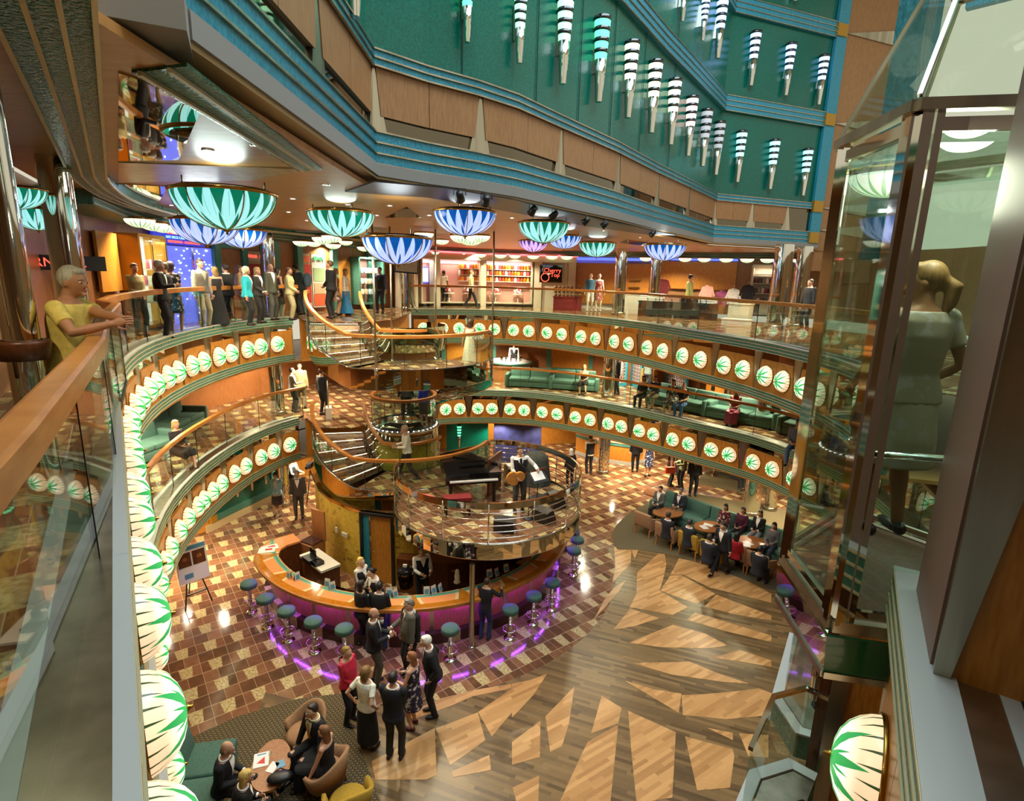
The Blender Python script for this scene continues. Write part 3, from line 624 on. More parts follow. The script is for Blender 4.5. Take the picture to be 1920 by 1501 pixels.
def dense(path, step=0.7):
    o = [path[0]]
    for a, b in zip(path, path[1:]):
        L = math.dist(a, b); n = max(1, round(L/step))
        o += [tuple(a[k]+(b[k]-a[k])*i/n for k in range(3)) for i in range(1, n+1)]
    return o
RL_ = [(-0.35, -0.35), (-0.72, 0.28), (-1.50, 1.60), (-2.82, 3.72), (-4.02, 5.44), (-5.30, 7.45)]+[tuple(p) for p in inset(Path(LEFT), 0.13).p[1:]]
railing('balcony_railing', 'glass railing with wooden handrail around the left upper balcony, man leaning on it', dense([(x, y, Z2) for x, y in RL_]), 0.03, 1.10, 0.0, step=1.45, cap=(0.055, 0.055))
railing('balcony_railing', 'glass railing with wooden handrail along the right upper balcony before the shops', dense(PB2.full(Z2)), 0.03, 1.10, 0.2, step=2.0)
railing('balcony_railing', 'glass railing with wooden handrail along the left middle balcony before the sofas', dense(PA.seg(PA.s[2]+4, PA.L, Z1)), 0.03, 1.10, 0.2, step=1.45)
railing('balcony_railing', 'glass railing with wooden handrail along the right middle balcony before the photo wall', dense(PB1.full(Z1)), 0.03, 1.10, 0.2, step=2.0)
# ------------------------------------------------------------------ upper well: overhanging walls, ceiling of the upper deck
U = [(-2.2, 3.9), (-2.2, 8.85), (-1.5, 9.55), (-0.75, 10.15), (-0.1, 10.8), (0.75, 12.0), (2.2, 14.0), (3.8, 16.5), (5.5, 19.0), (7.3, 21.7), (12.3, 23.7)]
PU = Path(U); ZC = 9.75
def strip(name, mat, path, z0, z1, o0, o1, parent=None, kind=None):
    m = MB(); m.sweep([(p[0], p[1], 0) for p in path], [(o0, z0), (o1, z0), (o1, z1), (o0, z1)]); return m.build(name, mat, parent, kind)
well = strip('wall_well', 'green_wall', U, 10.4, 21.6, 0.02, 0.2, kind='structure')
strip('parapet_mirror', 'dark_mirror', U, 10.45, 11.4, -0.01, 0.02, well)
strip('soffit_lip', 'beige_soffit', U, 9.86, 9.90, -0.1, 0.42, well); strip('soffit_face', 'grey_soffit', U, 9.90, 10.07, -0.13, 0.02, well)
for z0, z1 in ((10.07, 10.52), (11.4, 11.62), (14.45, 14.95), (17.55, 18.05)):
    strip('trim_band', 'blue_tinted_trim', U, z0, z1, -0.09, 0.02, well); n = 4 if z1-z0 > 0.3 else 3
    for k in range(n): strip('trim_rib', 'brushed_steel', U, z0+(z1-z0)*k/(n-1)-0.012, z0+(z1-z0)*k/(n-1)+0.012, -0.115, -0.08, well)
def upatch(ta, tb, ba, bb, z0, z1, off):
    m = MB(); n = 3
    for i in range(n):
        q = []
        for o in (off, 0.0):
            for (lo, hi, z) in ((ta, tb, z0), (ba, bb, z1)):
                for f in (i/n, (i+1)/n):
                    t = lo+(hi-lo)*f; p = PU.at(t); nn = PU.nrm(t); q.append((p.x-nn.x*o, p.y-nn.y*o, z))
        m.add(q, [(0, 1, 3, 2), (4, 6, 7, 5), (2, 3, 7, 6), (0, 4, 5, 1), (0, 2, 6, 4), (1, 5, 7, 3)])
    return m
plain('joint_green', srgb(0, 58, 50), 0.4)
uw = [PU.atpx(px, 10.8, 1.0) for px in (697, 897, 1047, 1155, 1229, 1287, 1336)]; uw = [w for w in uw if w]
uw = [PU.s[1]-4.4, PU.s[1]-2.3]+uw+[PU.s[9]+1.8, PU.s[9]+3.6]; uw.sort()
for w in uw: upatch(w-0.22, w+0.22, w-0.02, w+0.02, 10.52, 11.4, 0.05).build('steel_wedge', 'brushed_steel', well)
for a, b in zip(uw, uw[1:]):
    if b-a > 0.6:
        md = (a+b)/2
        upatch(a+0.12, md-0.006, a+0.04, md-0.006, 10.75, 11.4, 0.06).build('wood_panel', 'upper_wood', well); upatch(md+0.006, b-0.12, md+0.006, b-0.04, 10.75, 11.4, 0.06).build('wood_panel', 'upper_wood', well)
for px_, zz in ((868, 13), (1010, 13), (1090, 13), (1150, 13), (1205, 13), (1260, 13)):
    t = PU.atpx(px_, zz, PU.s[1]); 
    if t: p = PU.at(t); n = PU.nrm(t); MB().box((p.x-n.x*0.0, p.y-n.y*0.0, 16.6), (0.012, 0.012, 10), math.atan2(-n.x, n.y)).build('panel_joint', 'joint_green', well)
# right-hand end: upright trim, wood panels with lying wedges, mirror strip
V3 = Vector((12.3, 23.7)); V4 = Vector((15.1, 24.1)); E4 = [tuple(V3), tuple(V4)]
endw = strip('wall_well_end', 'upper_wood', E4, 9.0, 21.6, 0.0, 0.2, kind='structure')
d4 = (V4-V3).normalized()
m = MB(); m.sweep([(V3.x-0.5, V3.y-0.2, 0), (V3.x, V3.y, 0)], [(-0.12, 10.07), (0.0, 10.07), (0.0, 21.6), (-0.12, 21.6)]); m.build('upright_trim', 'blue_tinted_trim', endw)
for k in range(3): MB().box((V3.x-0.45+0.2*k, V3.y-0.28+0.08*k, 15.8), (0.025, 0.05, 11.5), 0.38).build('trim_rib', 'brushed_steel', endw)
for z in (10.3, 11.5, 14.7, 17.8): MB().box((V3.x-0.25, V3.y-0.22, z), (0.5, 0.12, 0.42), 0.38).build('corner_block', 'gold_block', endw)
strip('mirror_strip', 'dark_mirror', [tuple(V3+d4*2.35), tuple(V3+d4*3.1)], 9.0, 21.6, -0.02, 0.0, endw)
strip('upright_trim', 'blue_tinted_trim', [tuple(V3+d4*3.0), tuple(V3+d4*3.9)], 9.0, 21.6, -0.1, 0.0, endw)
for zc in (10.6, 11.45, 14.6, 17.75):
    h = 0.36
    a = V3+d4*0.05; b = V3+d4*2.98; n = Vector((-d4.y, d4.x))
    vs = [(p.x-n.x*o, p.y-n.y*o, z) for o in (0.06, 0.0) for p, z in ((a, zc+0.02), (b, zc+h), (b, zc-h))]
    MB().add(vs, [(0, 2, 1), (3, 4, 5), (0, 1, 4, 3), (1, 2, 5, 4), (2, 0, 3, 5)]).build('steel_wedge', 'brushed_steel', endw)
# short stretch of a higher balcony at the far right
hb = MB(); hb.bar((15.4, 21.8, 18.6), (17.9, 19.2, 18.6), 0.2, 1.2); hbw = hb.build('wall_balcony_high', 'upper_wood', kind='structure')
for z in (19.3, 17.95): MB().bar((15.3, 21.7, z), (17.8, 19.1, z), 0.34, 0.28).build('trim_band', 'blue_tinted_trim', hbw)
for i, (x, y) in enumerate([(16.1, 20.85), (16.9, 20.0)]):
    dup(lamp0, M=frame((x-0.08, y-0.08, 18.6), (-0.7, -0.72, 0)) @ Matrix.Scale(1.35, 4), label='dome lamp on the highest balcony at top right, %s one' % ('left' if i == 0 else 'right'), group='dome lamps on the highest balcony')
m = MB(); m.prism([(-8, -4), (20, -4), (20, 27), (-8, 27)], 22.0, 22.1); m.build('ceiling_well', 'white_paint', kind='structure')
# ceiling of the upper deck
poly = [(p[0], p[1]) for p in U]+[(15.1, 24.1)]+[(p[0]+0.2, p[1]) for p in W2[::-1] if not (p[0] > 14.5)]+[(-6.4, 4.5), (-4.2, 0.6), (-2.2, 0.6)]
poly = [(x-0.05 if i < 2 else x, y+0.05 if 1 < i < 10 else y) for i, (x, y) in enumerate(poly)]
m = MB(); m.prism(poly, ZC, ZC+0.06); ceil = m.build('ceiling_upper', 'ceiling_veneer', kind='structure')
m = MB(); m.box((-2.75, 3.55, 9.95), (1.5, 0.6, 0.22), 0.45); m.build('soffit_return', 'grey_soffit', ceil); m = MB(); m.box((-2.55, 3.75, 10.5), (0.7, 0.3, 1.2), 0.1); m.build('soffit_return', 'beige_soffit', ceil)
def cpoly(name, px, mat, dz=0.012, parent=ceil):
    m = MB(); m.prism([tuple(at(x, y, ZC-dz)[:2]) for x, y in px], ZC-dz, ZC-0.0005); return m.build(name, mat, parent)
cpoly('mirror_panel', [(222, 137), (262, 150), (378, 204), (335, 300), (222, 302)], 'mirror'); cpoly('steel_wedge', [(222, 305), (585, 318), (470, 338), (222, 342)], 'brushed_steel', 0.016)
cpoly('mirror_panel', [(222, 345), (315, 350), (288, 395), (222, 397)], 'mirror'); cpoly('steel_wedge', [(222, 398), (335, 402), (225, 428)], 'brushed_steel', 0.016)
cpoly('hammered_strip', [(247, 137), (352, 124), (605, 318), (560, 322)], 'green_hammered', 0.02)
for a, b in (((262, 137), (568, 320)), ((318, 131), (588, 319))):
    p, q = at(*a, ZC-0.03), at(*b, ZC-0.03); MB().bar(p, q, 0.03, 0.03).build('cream_rib', 'cream_line', ceil)
cpoly('mirror_panel', [(722, 408), (763, 388), (790, 408)], 'mirror'); cpoly('mirror_panel', [(1162, 455), (1175, 449), (1250, 459), (1218, 462)], 'mirror')
for k, (a, b) in enumerate((((520, 432), (640, 436)), ((470, 425), (640, 452)))): MB().bar(at(*a, ZC-0.03), at(*b, ZC-0.03), 0.1, 0.04).build('grey_rib', 'grey_soffit', ceil)
slot = cpoly('light_trough', [(647, 360), (702, 341), (830, 352), (960, 374), (1130, 413), (1268, 441), (1215, 440), (1100, 424), (960, 398), (800, 370)], 'black', 0.02)  # flat black sheet; the dark depth of the slot opening is painted
m = MB(); m.sweep([(x, y, 0) for x, y in [tuple(PA.at(PA.s[2]-1.0))]]+[(p.x, p.y, 0) for p in PA.p[2:]]+[(-6.4, 20.2, 0), (-5.6, 21.7, 0), (-4.6, 22.9, 0)], [(-0.14, 9.64), (0.24, 9.64), (0.24, 9.78), (-0.14, 9.78)]); bm_ = m.build('beam', 'green_hammered', ceil)
for o in (-0.15, -0.02, 0.11, 0.245):
    m = MB(); m.sweep([(p.x, p.y, 0) for p in PA.p[2:]]+[(-6.4, 20.2, 0), (-5.6, 21.7, 0), (-4.6, 22.9, 0)], [(o-0.012, 9.62), (o+0.012, 9.62), (o+0.012, 9.66), (o-0.012, 9.66)]); m.build('cream_rib', 'cream_line', ceil)
# beam over the shop fronts carrying the small bowls
PW2 = Path(W2)
m = MB(); m.sweep([(x, y, 0) for x, y in W2[1:16]], [(-0.75, 9.5), (0.0, 9.5), (0.0, 9.76), (-0.75, 9.76)]); m.build('shop_beam', 'teal_trim', ceil)
for z in (9.53, 9.62, 9.71): 
    m = MB(); m.sweep([(x, y, 0) for x, y in W2[1:16]], [(-0.775, z-0.01), (-0.74, z-0.01), (-0.74, z+0.01), (-0.775, z+0.01)]); m.build('cream_rib', 'cream_line', ceil)
def stagelight(loc, rz, lab):
    t = thing('stage_light', lab, 'light', loc, rz, 'stage lights in the ceiling slot'); t.scale = (0.6,)*3
    m = MB(); m.lathe([(0.0, 0.1), (0.08, 0.1), (0.10, 0.0), (0.13, -0.16), (0.12, -0.16), (0.0, -0.12)], n=14, M=Matrix.Rotation(0.9, 3, 'X')); m.build('housing', 'black', t)
    m = MB(); m.tube([(-0.15, 0, 0), (-0.15, 0, 0.16), (0.15, 0, 0.16), (0.15, 0, 0)], 0.012, 6); m.build('yoke', 'black', t)
    m = MB(); m.lathe([(0.0, -0.13), (0.1, -0.13)], n=12, M=Matrix.Rotation(0.9, 3, 'X')); m.build('lens', 'chrome', t)
for i, (x, y) in enumerate([(862, 366), (912, 374), (1000, 393), (1040, 402), (1100, 413), (1135, 420), (1225, 437)]):
    p = at(x, y, 9.66); stagelight((p.x, p.y, 9.66), 0.3*i, 'black stage light in the dark ceiling slot, %s from the left' % ORD[i])
# hanging bowl lamps
def make_bowl(mat):
    t = thing('bowl_lamp', '', 'lamp')
    pr = [(0.70*math.sin(a)+0.0, -0.5+0.5*(1-math.cos(a))) for a in [PI/2*i/12 for i in range(13)]]
    pr = [(0.70*math.sin(PI/2*i/12), -0.5*math.cos(PI/2*i/12)) for i in range(13)]
    m = MB(); m.lathe(pr, n=40); m.build('bowl', mat, t)
    m = MB(); m.lathe([(0.69, -0.02), (0.73, -0.02), (0.735, 0.02), (0.69, 0.03)], n=40); m.build('rim', 'dark_wood' if 0 else 'brass', t)
    m = MB()
    for k in range(6):
        a = 2*PI*k/6+0.3; m.tube([(0.712*math.sin(PI/2*i/10)*math.cos(a), 0.712*math.sin(PI/2*i/10)*math.sin(a), -0.51*math.cos(PI/2*i/10)) for i in range(11)], 0.010, 5)
    m.build('ribs', 'brass', t)
    m = MB(); m.lathe([(0.0, -0.5), (0.05, -0.505), (0.06, -0.52), (0.015, -0.55), (0.02, -0.575), (0.0, -0.59)], n=12); m.build('finial', 'brass', t)
    m = MB()
    for k in range(3): a = 2*PI*k/3; m.tube([(0.6*math.cos(a), 0.6*math.sin(a), 0.02), (0.6*math.cos(a), 0.6*math.sin(a), 0.16)], 0.012, 6)
    m.lathe([(0.62, 0.02), (0.62, 0.06), (0.0, 0.06)], n=30)
    m.build('hanger', 'dark_mirror', t); return t
BOWLS = [(420, 362, 180, 'bowl_green', 'largest green bowl lamp, nearest the camera on the left'), (385, 414, 118, 'bowl_blue', 'blue bowl lamp behind the largest green one, left of it'), (453, 432, 88, 'bowl_blue', 'blue bowl lamp behind the largest green one, right of it'),
 (640, 399, 120, 'bowl_green', 'green bowl lamp over the stair, left of the dark ceiling slot'), (745, 447, 130, 'bowl_blue', 'low hanging pale blue bowl lamp above the upper stair landing'), (872, 398, 116, 'bowl_blue', 'deep blue bowl lamp in the middle, right of the green one over the stair'),
 (1020, 419, 96, 'bowl_green', 'green bowl lamp right of the centre, before a blue and a violet one'), (1058, 443, 62, 'bowl_blue', 'blue bowl lamp half hidden behind the right-hand green one'), (1000, 452, 54, 'bowl_violet', 'violet bowl lamp behind the right-hand green one'),
 (1120, 456, 68, 'bowl_green', 'small green bowl lamp left of the two chrome columns'), (1247, 460, 76, 'bowl_blue', 'blue bowl lamp above the right chrome column')]
protos = {}
for px_, py_, w, mt, lab in BOWLS:
    r = ray(px_, py_); k = 1.2*FPX/w; z = EYE+r.z*k/1.0; D = 1.2
    if z > 9.58: k = (9.58-EYE)/r.z; D = w*k/FPX; z = 9.58
    loc = (r.x*k, r.y*k, z)
    if mt not in protos: b = make_bowl(mt); b['label'] = lab; b.location = loc; b.scale = (D/1.4,)*3; protos[mt] = b
    else: b = dup(protos[mt], loc, 0.5*len(lab), lab, scale=D/1.4)
    b['group'] = 'large hanging bowl lamps'
    l = bpy.data.lights.new('bowl_uplight', 'POINT'); l.energy = 26; l.color = (0.85, 0.95, 1.0) if mt != 'bowl_green' else (0.8, 1.0, 0.92); l.shadow_soft_size = 0.3; o = bpy.data.objects.new('bowl_uplight', l); COL.objects.link(o); o.location = (loc[0], loc[1], min(loc[2]+0.12, ZC-0.03))  # uplight added above the bowl's lid to brighten the ceiling
def small_bowl():
    t = thing('small_bowl_lamp', '', 'lamp'); pr = [(0.25*math.sin(PI/2*i/8), -0.15*math.cos(PI/2*i/8)) for i in range(9)]
    m = MB(); m.lathe(pr, n=20); m.build('bowl', 'small_bowl_glass', t); m = MB(); m.lathe([(0.245, -0.01), (0.265, 0.0), (0.255, 0.03), (0.0, 0.03)], n=20); m.build('rim', 'brass', t); return t
m_, nt_, b_ = nm('small_bowl_glass'); x_, y_, z_ = objxyz(nt_)
t_ = (((y_.atan2(x_)/(2*PI)+0.5)*16).frac()-0.5).abs()*2.0; g_ = t_.lt((z_*-6.6-0.25)*0.9).mx(t_.lt(0.08))
c_ = mixc(nt_, g_, (1.0, 0.96, 0.78, 1), srgb(70, 170, 70)); nt_.links.new(c_, b_.inputs['Emission Color']); b_.inputs['Emission Strength'].default_value = 1.05
SB = [(168, 463), (202, 466), (235, 468), (268, 470), (300, 471), (332, 471), (364, 471), (398, 471), (436, 471), (525, 470), (590, 465), (650, 466), (705, 467), (790, 466), (825, 466), (860, 466), (895, 467), (932, 468), (965, 469), (1002, 470), (1036, 471), (1063, 472), (1215, 479), (1290, 484), (1325, 487), (1365, 490), (1403, 493), (1442, 497), (1500, 503)]
PS = Path([(p[0], p[1]) for p in W2]); sb0 = None
for i, (px_, py_) in enumerate(SB):
    t = PS.atpx(px_, 9.5)
    if t is None: continue
    p = PS.at(t); n = PS.nrm(t); loc = (p.x-n.x*0.92, p.y-n.y*0.92, 9.5)
    lab = 'small cream bowl lamp above the shop fronts, %s from the left' % ORD[i]
    if sb0 is None: sb0 = small_bowl(); sb0.location = loc; sb0['label'] = lab; sb0['group'] = 'small bowl lamps above the shop fronts'; sb = sb0
    else: sb = dup(sb0, loc, i*0.4, lab)
    if i < 9: sb.scale = (1.2,)*3
# clusters of cream bowls hanging in front of the shops behind the stair
for i, (px_, py_, D) in enumerate([(606, 449, 0.75), (624, 446, 0.7), (588, 458, 0.55), (706, 443, 0.6), (795, 441, 0.55), (866, 446, 0.7), (882, 449, 0.8), (900, 446, 0.6), (648, 456, 0.5), (828, 454, 0.5)]):
    p = at(px_, py_-4, 9.6); k = 21.0/p.y if p.y > 21 else 1
    p = Vector((0, 0, EYE))+(p-Vector((0, 0, EYE)))*k; dup(sb0, (p.x, p.y, p.z), 0.3*i, 'cream bowl lamp in the ceiling cluster behind the stair, %s from the left' % ORD[[2,3,1,5,6,8,9,10,4,7][i]-1], 'cream bowl lamps in the ceiling clusters', scale=D/0.5)
# recessed downlights
def make_down():
    t = thing('downlight', '', 'light'); m = MB(); m.lathe([(0.0, -0.006), (0.045, -0.006)], n=12); m.build('lens', 'downlight', t); m = MB(); m.lathe([(0.045, 0.0), (0.045, -0.01), (0.065, -0.012), (0.07, 0.0)], n=14); m.build('trim_ring', 'chrome', t); return t
DN = [(390, 281), (482, 272), (346, 341), (549, 372), (610, 346), (321, 384), (318, 406), (541, 397), (731, 385), (805, 403), (883, 387), (706, 403), (652, 383), (960, 408), (1040, 412), (1132, 432), (1200, 445), (575, 413), (480, 405), (250, 445), (345, 447), (1325, 475), (1470, 497), (196, 453), (163, 420)]
d0 = None
for i, (px_, py_) in enumerate(sorted(DN)):
    p = at(px_, py_, ZC-0.002)
    if p.y > 27 or p.x < -9.2 or abs(p.x) > 9: continue
    lab = 'recessed downlight in the veneered ceiling, %s from the left' % ORD[i]
    if d0 is None: d0 = make_down(); d0.location = p; d0['label'] = lab; d0['group'] = 'downlights in the upper ceiling'
    else: dup(d0, p, 0, lab)
# torch sconces on the green wall
def make_sconce(band):
    t = thing('torch_sconce', '', 'sconce')            # local z up, origin at the middle of the back, facing -y; height 1
    def rad(z): return 0.045+0.065*(z+0.5)
    m = MB(); m.lathe([(rad(z)*0.99, z) for z in (-0.5, -0.42, -0.2, 0.0)]+[(0, 0.0)], n=20); m.lathe([(0, -0.5), (rad(-0.5), -0.5)], n=20)
    m.build('chrome_shell', 'chrome', t)
    for z0, z1 in ((0.075, 0.125), (0.20, 0.25), (0.325, 0.375), (0.45, 0.5)): m = MB(); m.lathe([(0.02, z0), (rad(z0)*1.02, z0), (rad(z1)*1.02, z1), (0.02, z1)], n=20); m.build('dark_ring', 'dark_chrome', t)
    for z0, z1 in ((0.0, 0.075), (0.125, 0.20), (0.25, 0.325), (0.375, 0.45)): m = MB(); m.lathe([(rad(z0)*0.99, z0), (rad(z1)*0.99, z1)], n=20); m.build('glass_band', band, t)
    m = MB(); m.box((0, 0.08, 0.1), (0.05, 0.1, 0.5)); m.build('bracket', 'chrome', t); return t
SPROT = {}
def sconce(path, px_t, py_t, py_b, band, lab, group, xoff=0.13, lo=0):
    tpos = path.atpx(px_t, 13.0 if lo == 0 else lo)
    if tpos is None: return
    for _ in range(3):
        p = path.at(tpos); zt = zat((p.x, p.y), px_t, py_t); t2 = path.atpx(px_t, zt); tpos = t2 if t2 else tpos
    p = path.at(tpos); n = path.nrm(tpos); zt = zat((p.x, p.y), px_t, py_t); zb = zat((p.x, p.y), px_t, py_b); h = zt-zb
    loc = (p.x-n.x*xoff, p.y-n.y*xoff, (zt+zb)/2); rz = math.atan2(-n.x, n.y)+0.0
    if band not in SPROT: s = make_sconce(band); s['label'] = lab; s.location = loc; s.rotation_euler = (0, 0, rz); SPROT[band] = s
    else: s = dup(SPROT[band], loc, rz, lab)
    s.scale = (min(h, 1.9),)*2+(h,); s['group'] = group
PUF2 = Path(U[1:10]); PUF3 = Path(U[9:]); PUF1 = Path(U[:2])
G1 = 'torch sconces on the lower row of the curved green wall'
for i, (px_, a, b, bd) in enumerate([(868, -48, 84, 'sconce_green'), (966, -8, 122, 'sconce_mint'), (1050, 0, 160, 'sconce_mint'), (1120, 35, 193, 'sconce_green'), (1176, 80, 222, 'sconce_cream'), (1221, 116, 250, 'sconce_cream'), (1258, 150, 272, 'sconce_cream'), (1291, 182, 293, 'sconce_pink'), (1319, 206, 312, 'sconce_dim'), (1344, 229, 328, 'sconce_dim')]):
    sconce(PUF2, px_, a, b, bd, 'striped torch sconce on the curved green wall, lower row, %s from the left' % ORD[i], G1)
for i, (px_, a, b, bd) in enumerate([(1277, -40, 42, 'sconce_blue'), (1316, -2, 78, 'sconce_blue'), (1348, 0, 110, 'sconce_blue'), (1372, 37, 140, 'sconce_blue')]):
    sconce(PUF2, px_, a, b, bd, 'blue-lit torch sconce on the upper row of the curved wall, %s from the left' % ORD[i], 'torch sconces on the upper row of the curved green wall')
for i, (px_, a, b, bd) in enumerate([(1387, 247, 342, 'sconce_cyan'), (1449, 263, 355, 'sconce_cyan'), (1511, 280, 367, 'sconce_cyan')]):
    sconce(PUF3, px_, a, b, bd, 'torch sconce on the flat green wall at right, lowest row, %s from the left' % ORD[i], 'torch sconces on the flat green wall')
for i, (px_, a, b, bd) in enumerate([(1413, 62, 162, 'sconce_blue'), (1479, 84, 180, 'sconce_blue'), (1541, 106, 197, 'sconce_blue')]):
    sconce(PUF3, px_, a, b, bd, 'blue-lit torch sconce on the flat green wall, middle row, %s from the left' % ORD[i], 'torch sconces on the flat green wall')
for i, (px_, a, b, bd) in enumerate([(1498, -95, 3, 'sconce_blue'), (1562, -70, 28, 'sconce_blue')]):
    sconce(PUF3, px_, a, b, bd, 'torch sconce cut by the top edge on the flat green wall, %s from the left' % ORD[i], 'torch sconces on the flat green wall')
p = Vector((-2.2, 7.9, 0)); s = dup(SPROT['sconce_green'], (-2.2+0.13, 7.75, zat((-2.2, 7.75), 752, 43)+0.75), PI/2, 'torch sconce at the top of the green wall, left of all others', G1); s.scale = (1.45, 1.45, 1.5)
s = dup(SPROT['sconce_green'], (-2.2+0.13, 6.0, 12.6), PI/2, 'torch sconce on the green wall running towards the camera, above the picture frame', G1); s.scale = (1.45, 1.45, 1.5)
# round chrome columns on three decks
def column(loc, r, h, lab, grp, mat='chrome'):
    t = thing('chrome_column', lab, 'column', loc, 0, grp)
    m = MB(); m.lathe([(r, 0.0), (r, h)], n=32); m.build('shaft', mat, t)
    m = MB(); m.lathe([(r*1.02, 0.0), (r*1.12, 0.0), (r*1.12, 0.12), (r*1.02, 0.14)], n=32); m.build('base_ring', 'brushed_steel', t); return t
CA, CB, CC = (4.15, 23.6), (9.1, 19.5), (-8.35, 19.2)
for z, dn, h in ((Z2, 'upper', 2.83), (Z1, 'middle', 2.0), (0, 'ground', 2.0)):
    column((4.55 if z > 5 else CA[0], 24.6 if z > 5 else CA[1], z), 0.26, h, 'round chrome column on the %s deck, right of the middle' % dn, 'chrome columns')
    column((9.1 if z < 5 else 9.1, 19.5, z), 0.3, h, 'round chrome column on the %s deck near the right edge, front one of a pair' % dn, 'chrome columns')
    column((CC[0], CC[1], z), 0.24, h, 'round chrome column on the %s deck left of the stair' % dn, 'chrome columns')
column((6.2, 25.2, Z2), 0.24, 2.83, 'round chrome column on the upper deck before the clothes shop', 'chrome columns'); column((10.2, 20.3, Z2), 0.26, 2.83, 'round chrome column on the upper deck at right, rear one of a pair', 'chrome columns')
column((6.1, 24.7, Z1), 0.22, 2.0, 'round chrome column on the middle deck beside the photo screen', 'chrome columns'); column((10.6, 20.2, Z1), 0.24, 2.0, 'round chrome column on the middle deck at right, rear one of a pair', 'chrome columns')
column((10.0, 19.9, 0), 0.22, 2.0, 'round chrome column on the ground deck at right, rear one of a pair', 'chrome columns')
column((-4.6, 24.4, Z2), 0.3, 2.83, 'round chrome column on the upper deck behind the photo reflector', 'chrome columns')
# ------------------------------------------------------------------ spiral stair: two identical turns
A0, DA, RI, RO, RIS = 194.0, 9.4, 1.25, 2.85, 0.173
def pol(r, a, z=None):
    a = math.radians(a); p = (ST.x+r*math.cos(a), ST.y+r*math.sin(a)); return p if z is None else (*p, z)
def zline(a, zt):
    if a <= A0: return zt
    if a <= A0+6*DA: return zt-RIS*(a-A0)/DA
    if a <= 346: return zt-6*RIS
    return zt-6*RIS-RIS*(a-346)/DA
def stair(zt, word):
    t = thing('spiral_stair', '%s turn of the spiral stair with chrome edges and lit step noses' % word, 'staircase', (ST.x, ST.y, zt))
    inv = Vector((-ST.x, -ST.y, -zt))
    def bd(m, name, mat):
        m.v = [tuple(Vector(v)+inv) for v in m.v]; return m.build(name, mat, t)
    ring = lambda a, b, n: [pol(RO-0.03, a+(b-a)*i/n) for i in range(n+1)]+[pol(RI+0.03, b-(b-a)*i/n) for i in range(n+1)]
    for k in range(5):
        z = zt-RIS*(k+1); m = MB(); m.prism(ring(A0+k*DA, A0+(k+1)*DA+2, 3), z-0.06, z); bd(m, 'tread', 'marble_tile')
    for k in range(6):
        z = zt-RIS*k; a = A0+k*DA; m = MB(); m.bar(pol(RI+0.05, a, z-RIS/2-0.03), pol(RO-0.05, a, z-RIS/2-0.03), 0.02, RIS-0.02); bd(m, 'riser', 'stone_light')
        m = MB(); m.bar(pol(RI+0.06, a-0.3, z-0.012), pol(RO-0.06, a-0.3, z-0.012), 0.05, 0.026); bd(m, 'nosing', 'brushed_steel')
        m = MB(); n = 26
        for i in range(n):
            p = pol(RI+0.1+(RO-RI-0.2)*(i+0.5)/n, a-0.35, z-0.004); m.box(p, (0.03, 0.03, 0.014))
        bd(m, 'step_lights', 'led_white')
    zl = zt-6*RIS; m = MB(); m.prism(ring(A0+5*DA+9.4, 346, 18), zl-0.06, zl); bd(m, 'landing', 'marble_tile')
    for k in range(14):
        z = zl-RIS*(k+1); 
        if z < zt-3.4: break
        m = MB(); m.prism(ring(346+k*DA, 346+(k+1)*DA+2, 3), z-0.05, z); bd(m, 'tread', 'marble_tile')
        m = MB(); m.bar(pol(RI+0.06, 346+k*DA, z+RIS-0.01), pol(RO-0.06, 346+k*DA, z+RIS-0.01), 0.05, 0.03); bd(m, 'nosing', 'brushed_steel')
    angs = [A0-6+4*i for i in range(int((346+14*DA-A0+6)/4))]
    outer = [pol(RO, a, zline(a, zt)) for a in angs]; inner = [pol(RI, a, zline(a, zt)) for a in angs]
    m = MB(); m.sweep(outer, [(-0.02, -0.50), (0.03, -0.50), (0.03, 0.07), (-0.02, 0.07)], smooth=False); bd(m, 'outer_stringer', 'mirror')
    m = MB(); m.sweep(inner, [(-0.03, -0.36), (0.03, -0.36), (0.03, 0.07), (-0.03, 0.07)]); bd(m, 'inner_stringer', 'mirror')
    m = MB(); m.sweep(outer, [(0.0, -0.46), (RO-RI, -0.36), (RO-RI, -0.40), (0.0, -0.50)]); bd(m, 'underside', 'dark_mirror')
    m = MB()
    for dz in (-0.50, 0.07): m.tube([(p[0]*1.0, p[1], p[2]+dz) for p in outer], 0.018, 6)
    bd(m, 'edge_tube', 'chrome')
    return t
stair(Z2, 'upper'); stair(Z1, 'lower')
for zt, word in ((Z2, 'upper'), (Z1, 'lower')):
    an = [A0-8+4*i for i in range(int((346-A0+16)/4))]
    railing('stair_railing', 'wooden handrail on glass along the outer edge of the %s stair turn' % word, [pol(RO-0.03, a, zline(a, zt)) for a in an], 0.05, 1.0, 0.0, step=1.0)
    an = [346+8+5*i for i in range(24)]
    railing('stair_railing', 'handrail on glass of the flight curving down behind the %s landing' % word, [pol(RO-0.03, a, zline(a, zt)) for a in an], 0.05, 1.0, 0.0, step=1.0)
    an = [A0+4*i for i in range(int((352-A0)/4))]
    railing('stair_railing', 'inner wooden handrail on glass around the core of the %s stair turn' % word, [pol(RI, a, zline(a, zt)) for a in an], 0.05, 1.0, 0.0, step=0.8)
def well_rail(z, word):
    a = [150+8*i for i in range(46)]; railing('well_railing', 'round handrail on glass around the %s stair core' % word, [pol(1.02, x, z) for x in a], 0.02, 1.0, 0.0, step=0.8)
well_rail(Z1+0.25, 'middle-deck')
core = thing('stair_core', 'yellow mosaic drum with chrome rim at the foot of the stair landing', 'drum', (ST.x, ST.y, ZS))
m = MB(); m.lathe([(1.04, 0.0), (1.04, 0.92)], n=48); m.build('mosaic_wall', 'core_mosaic', core)
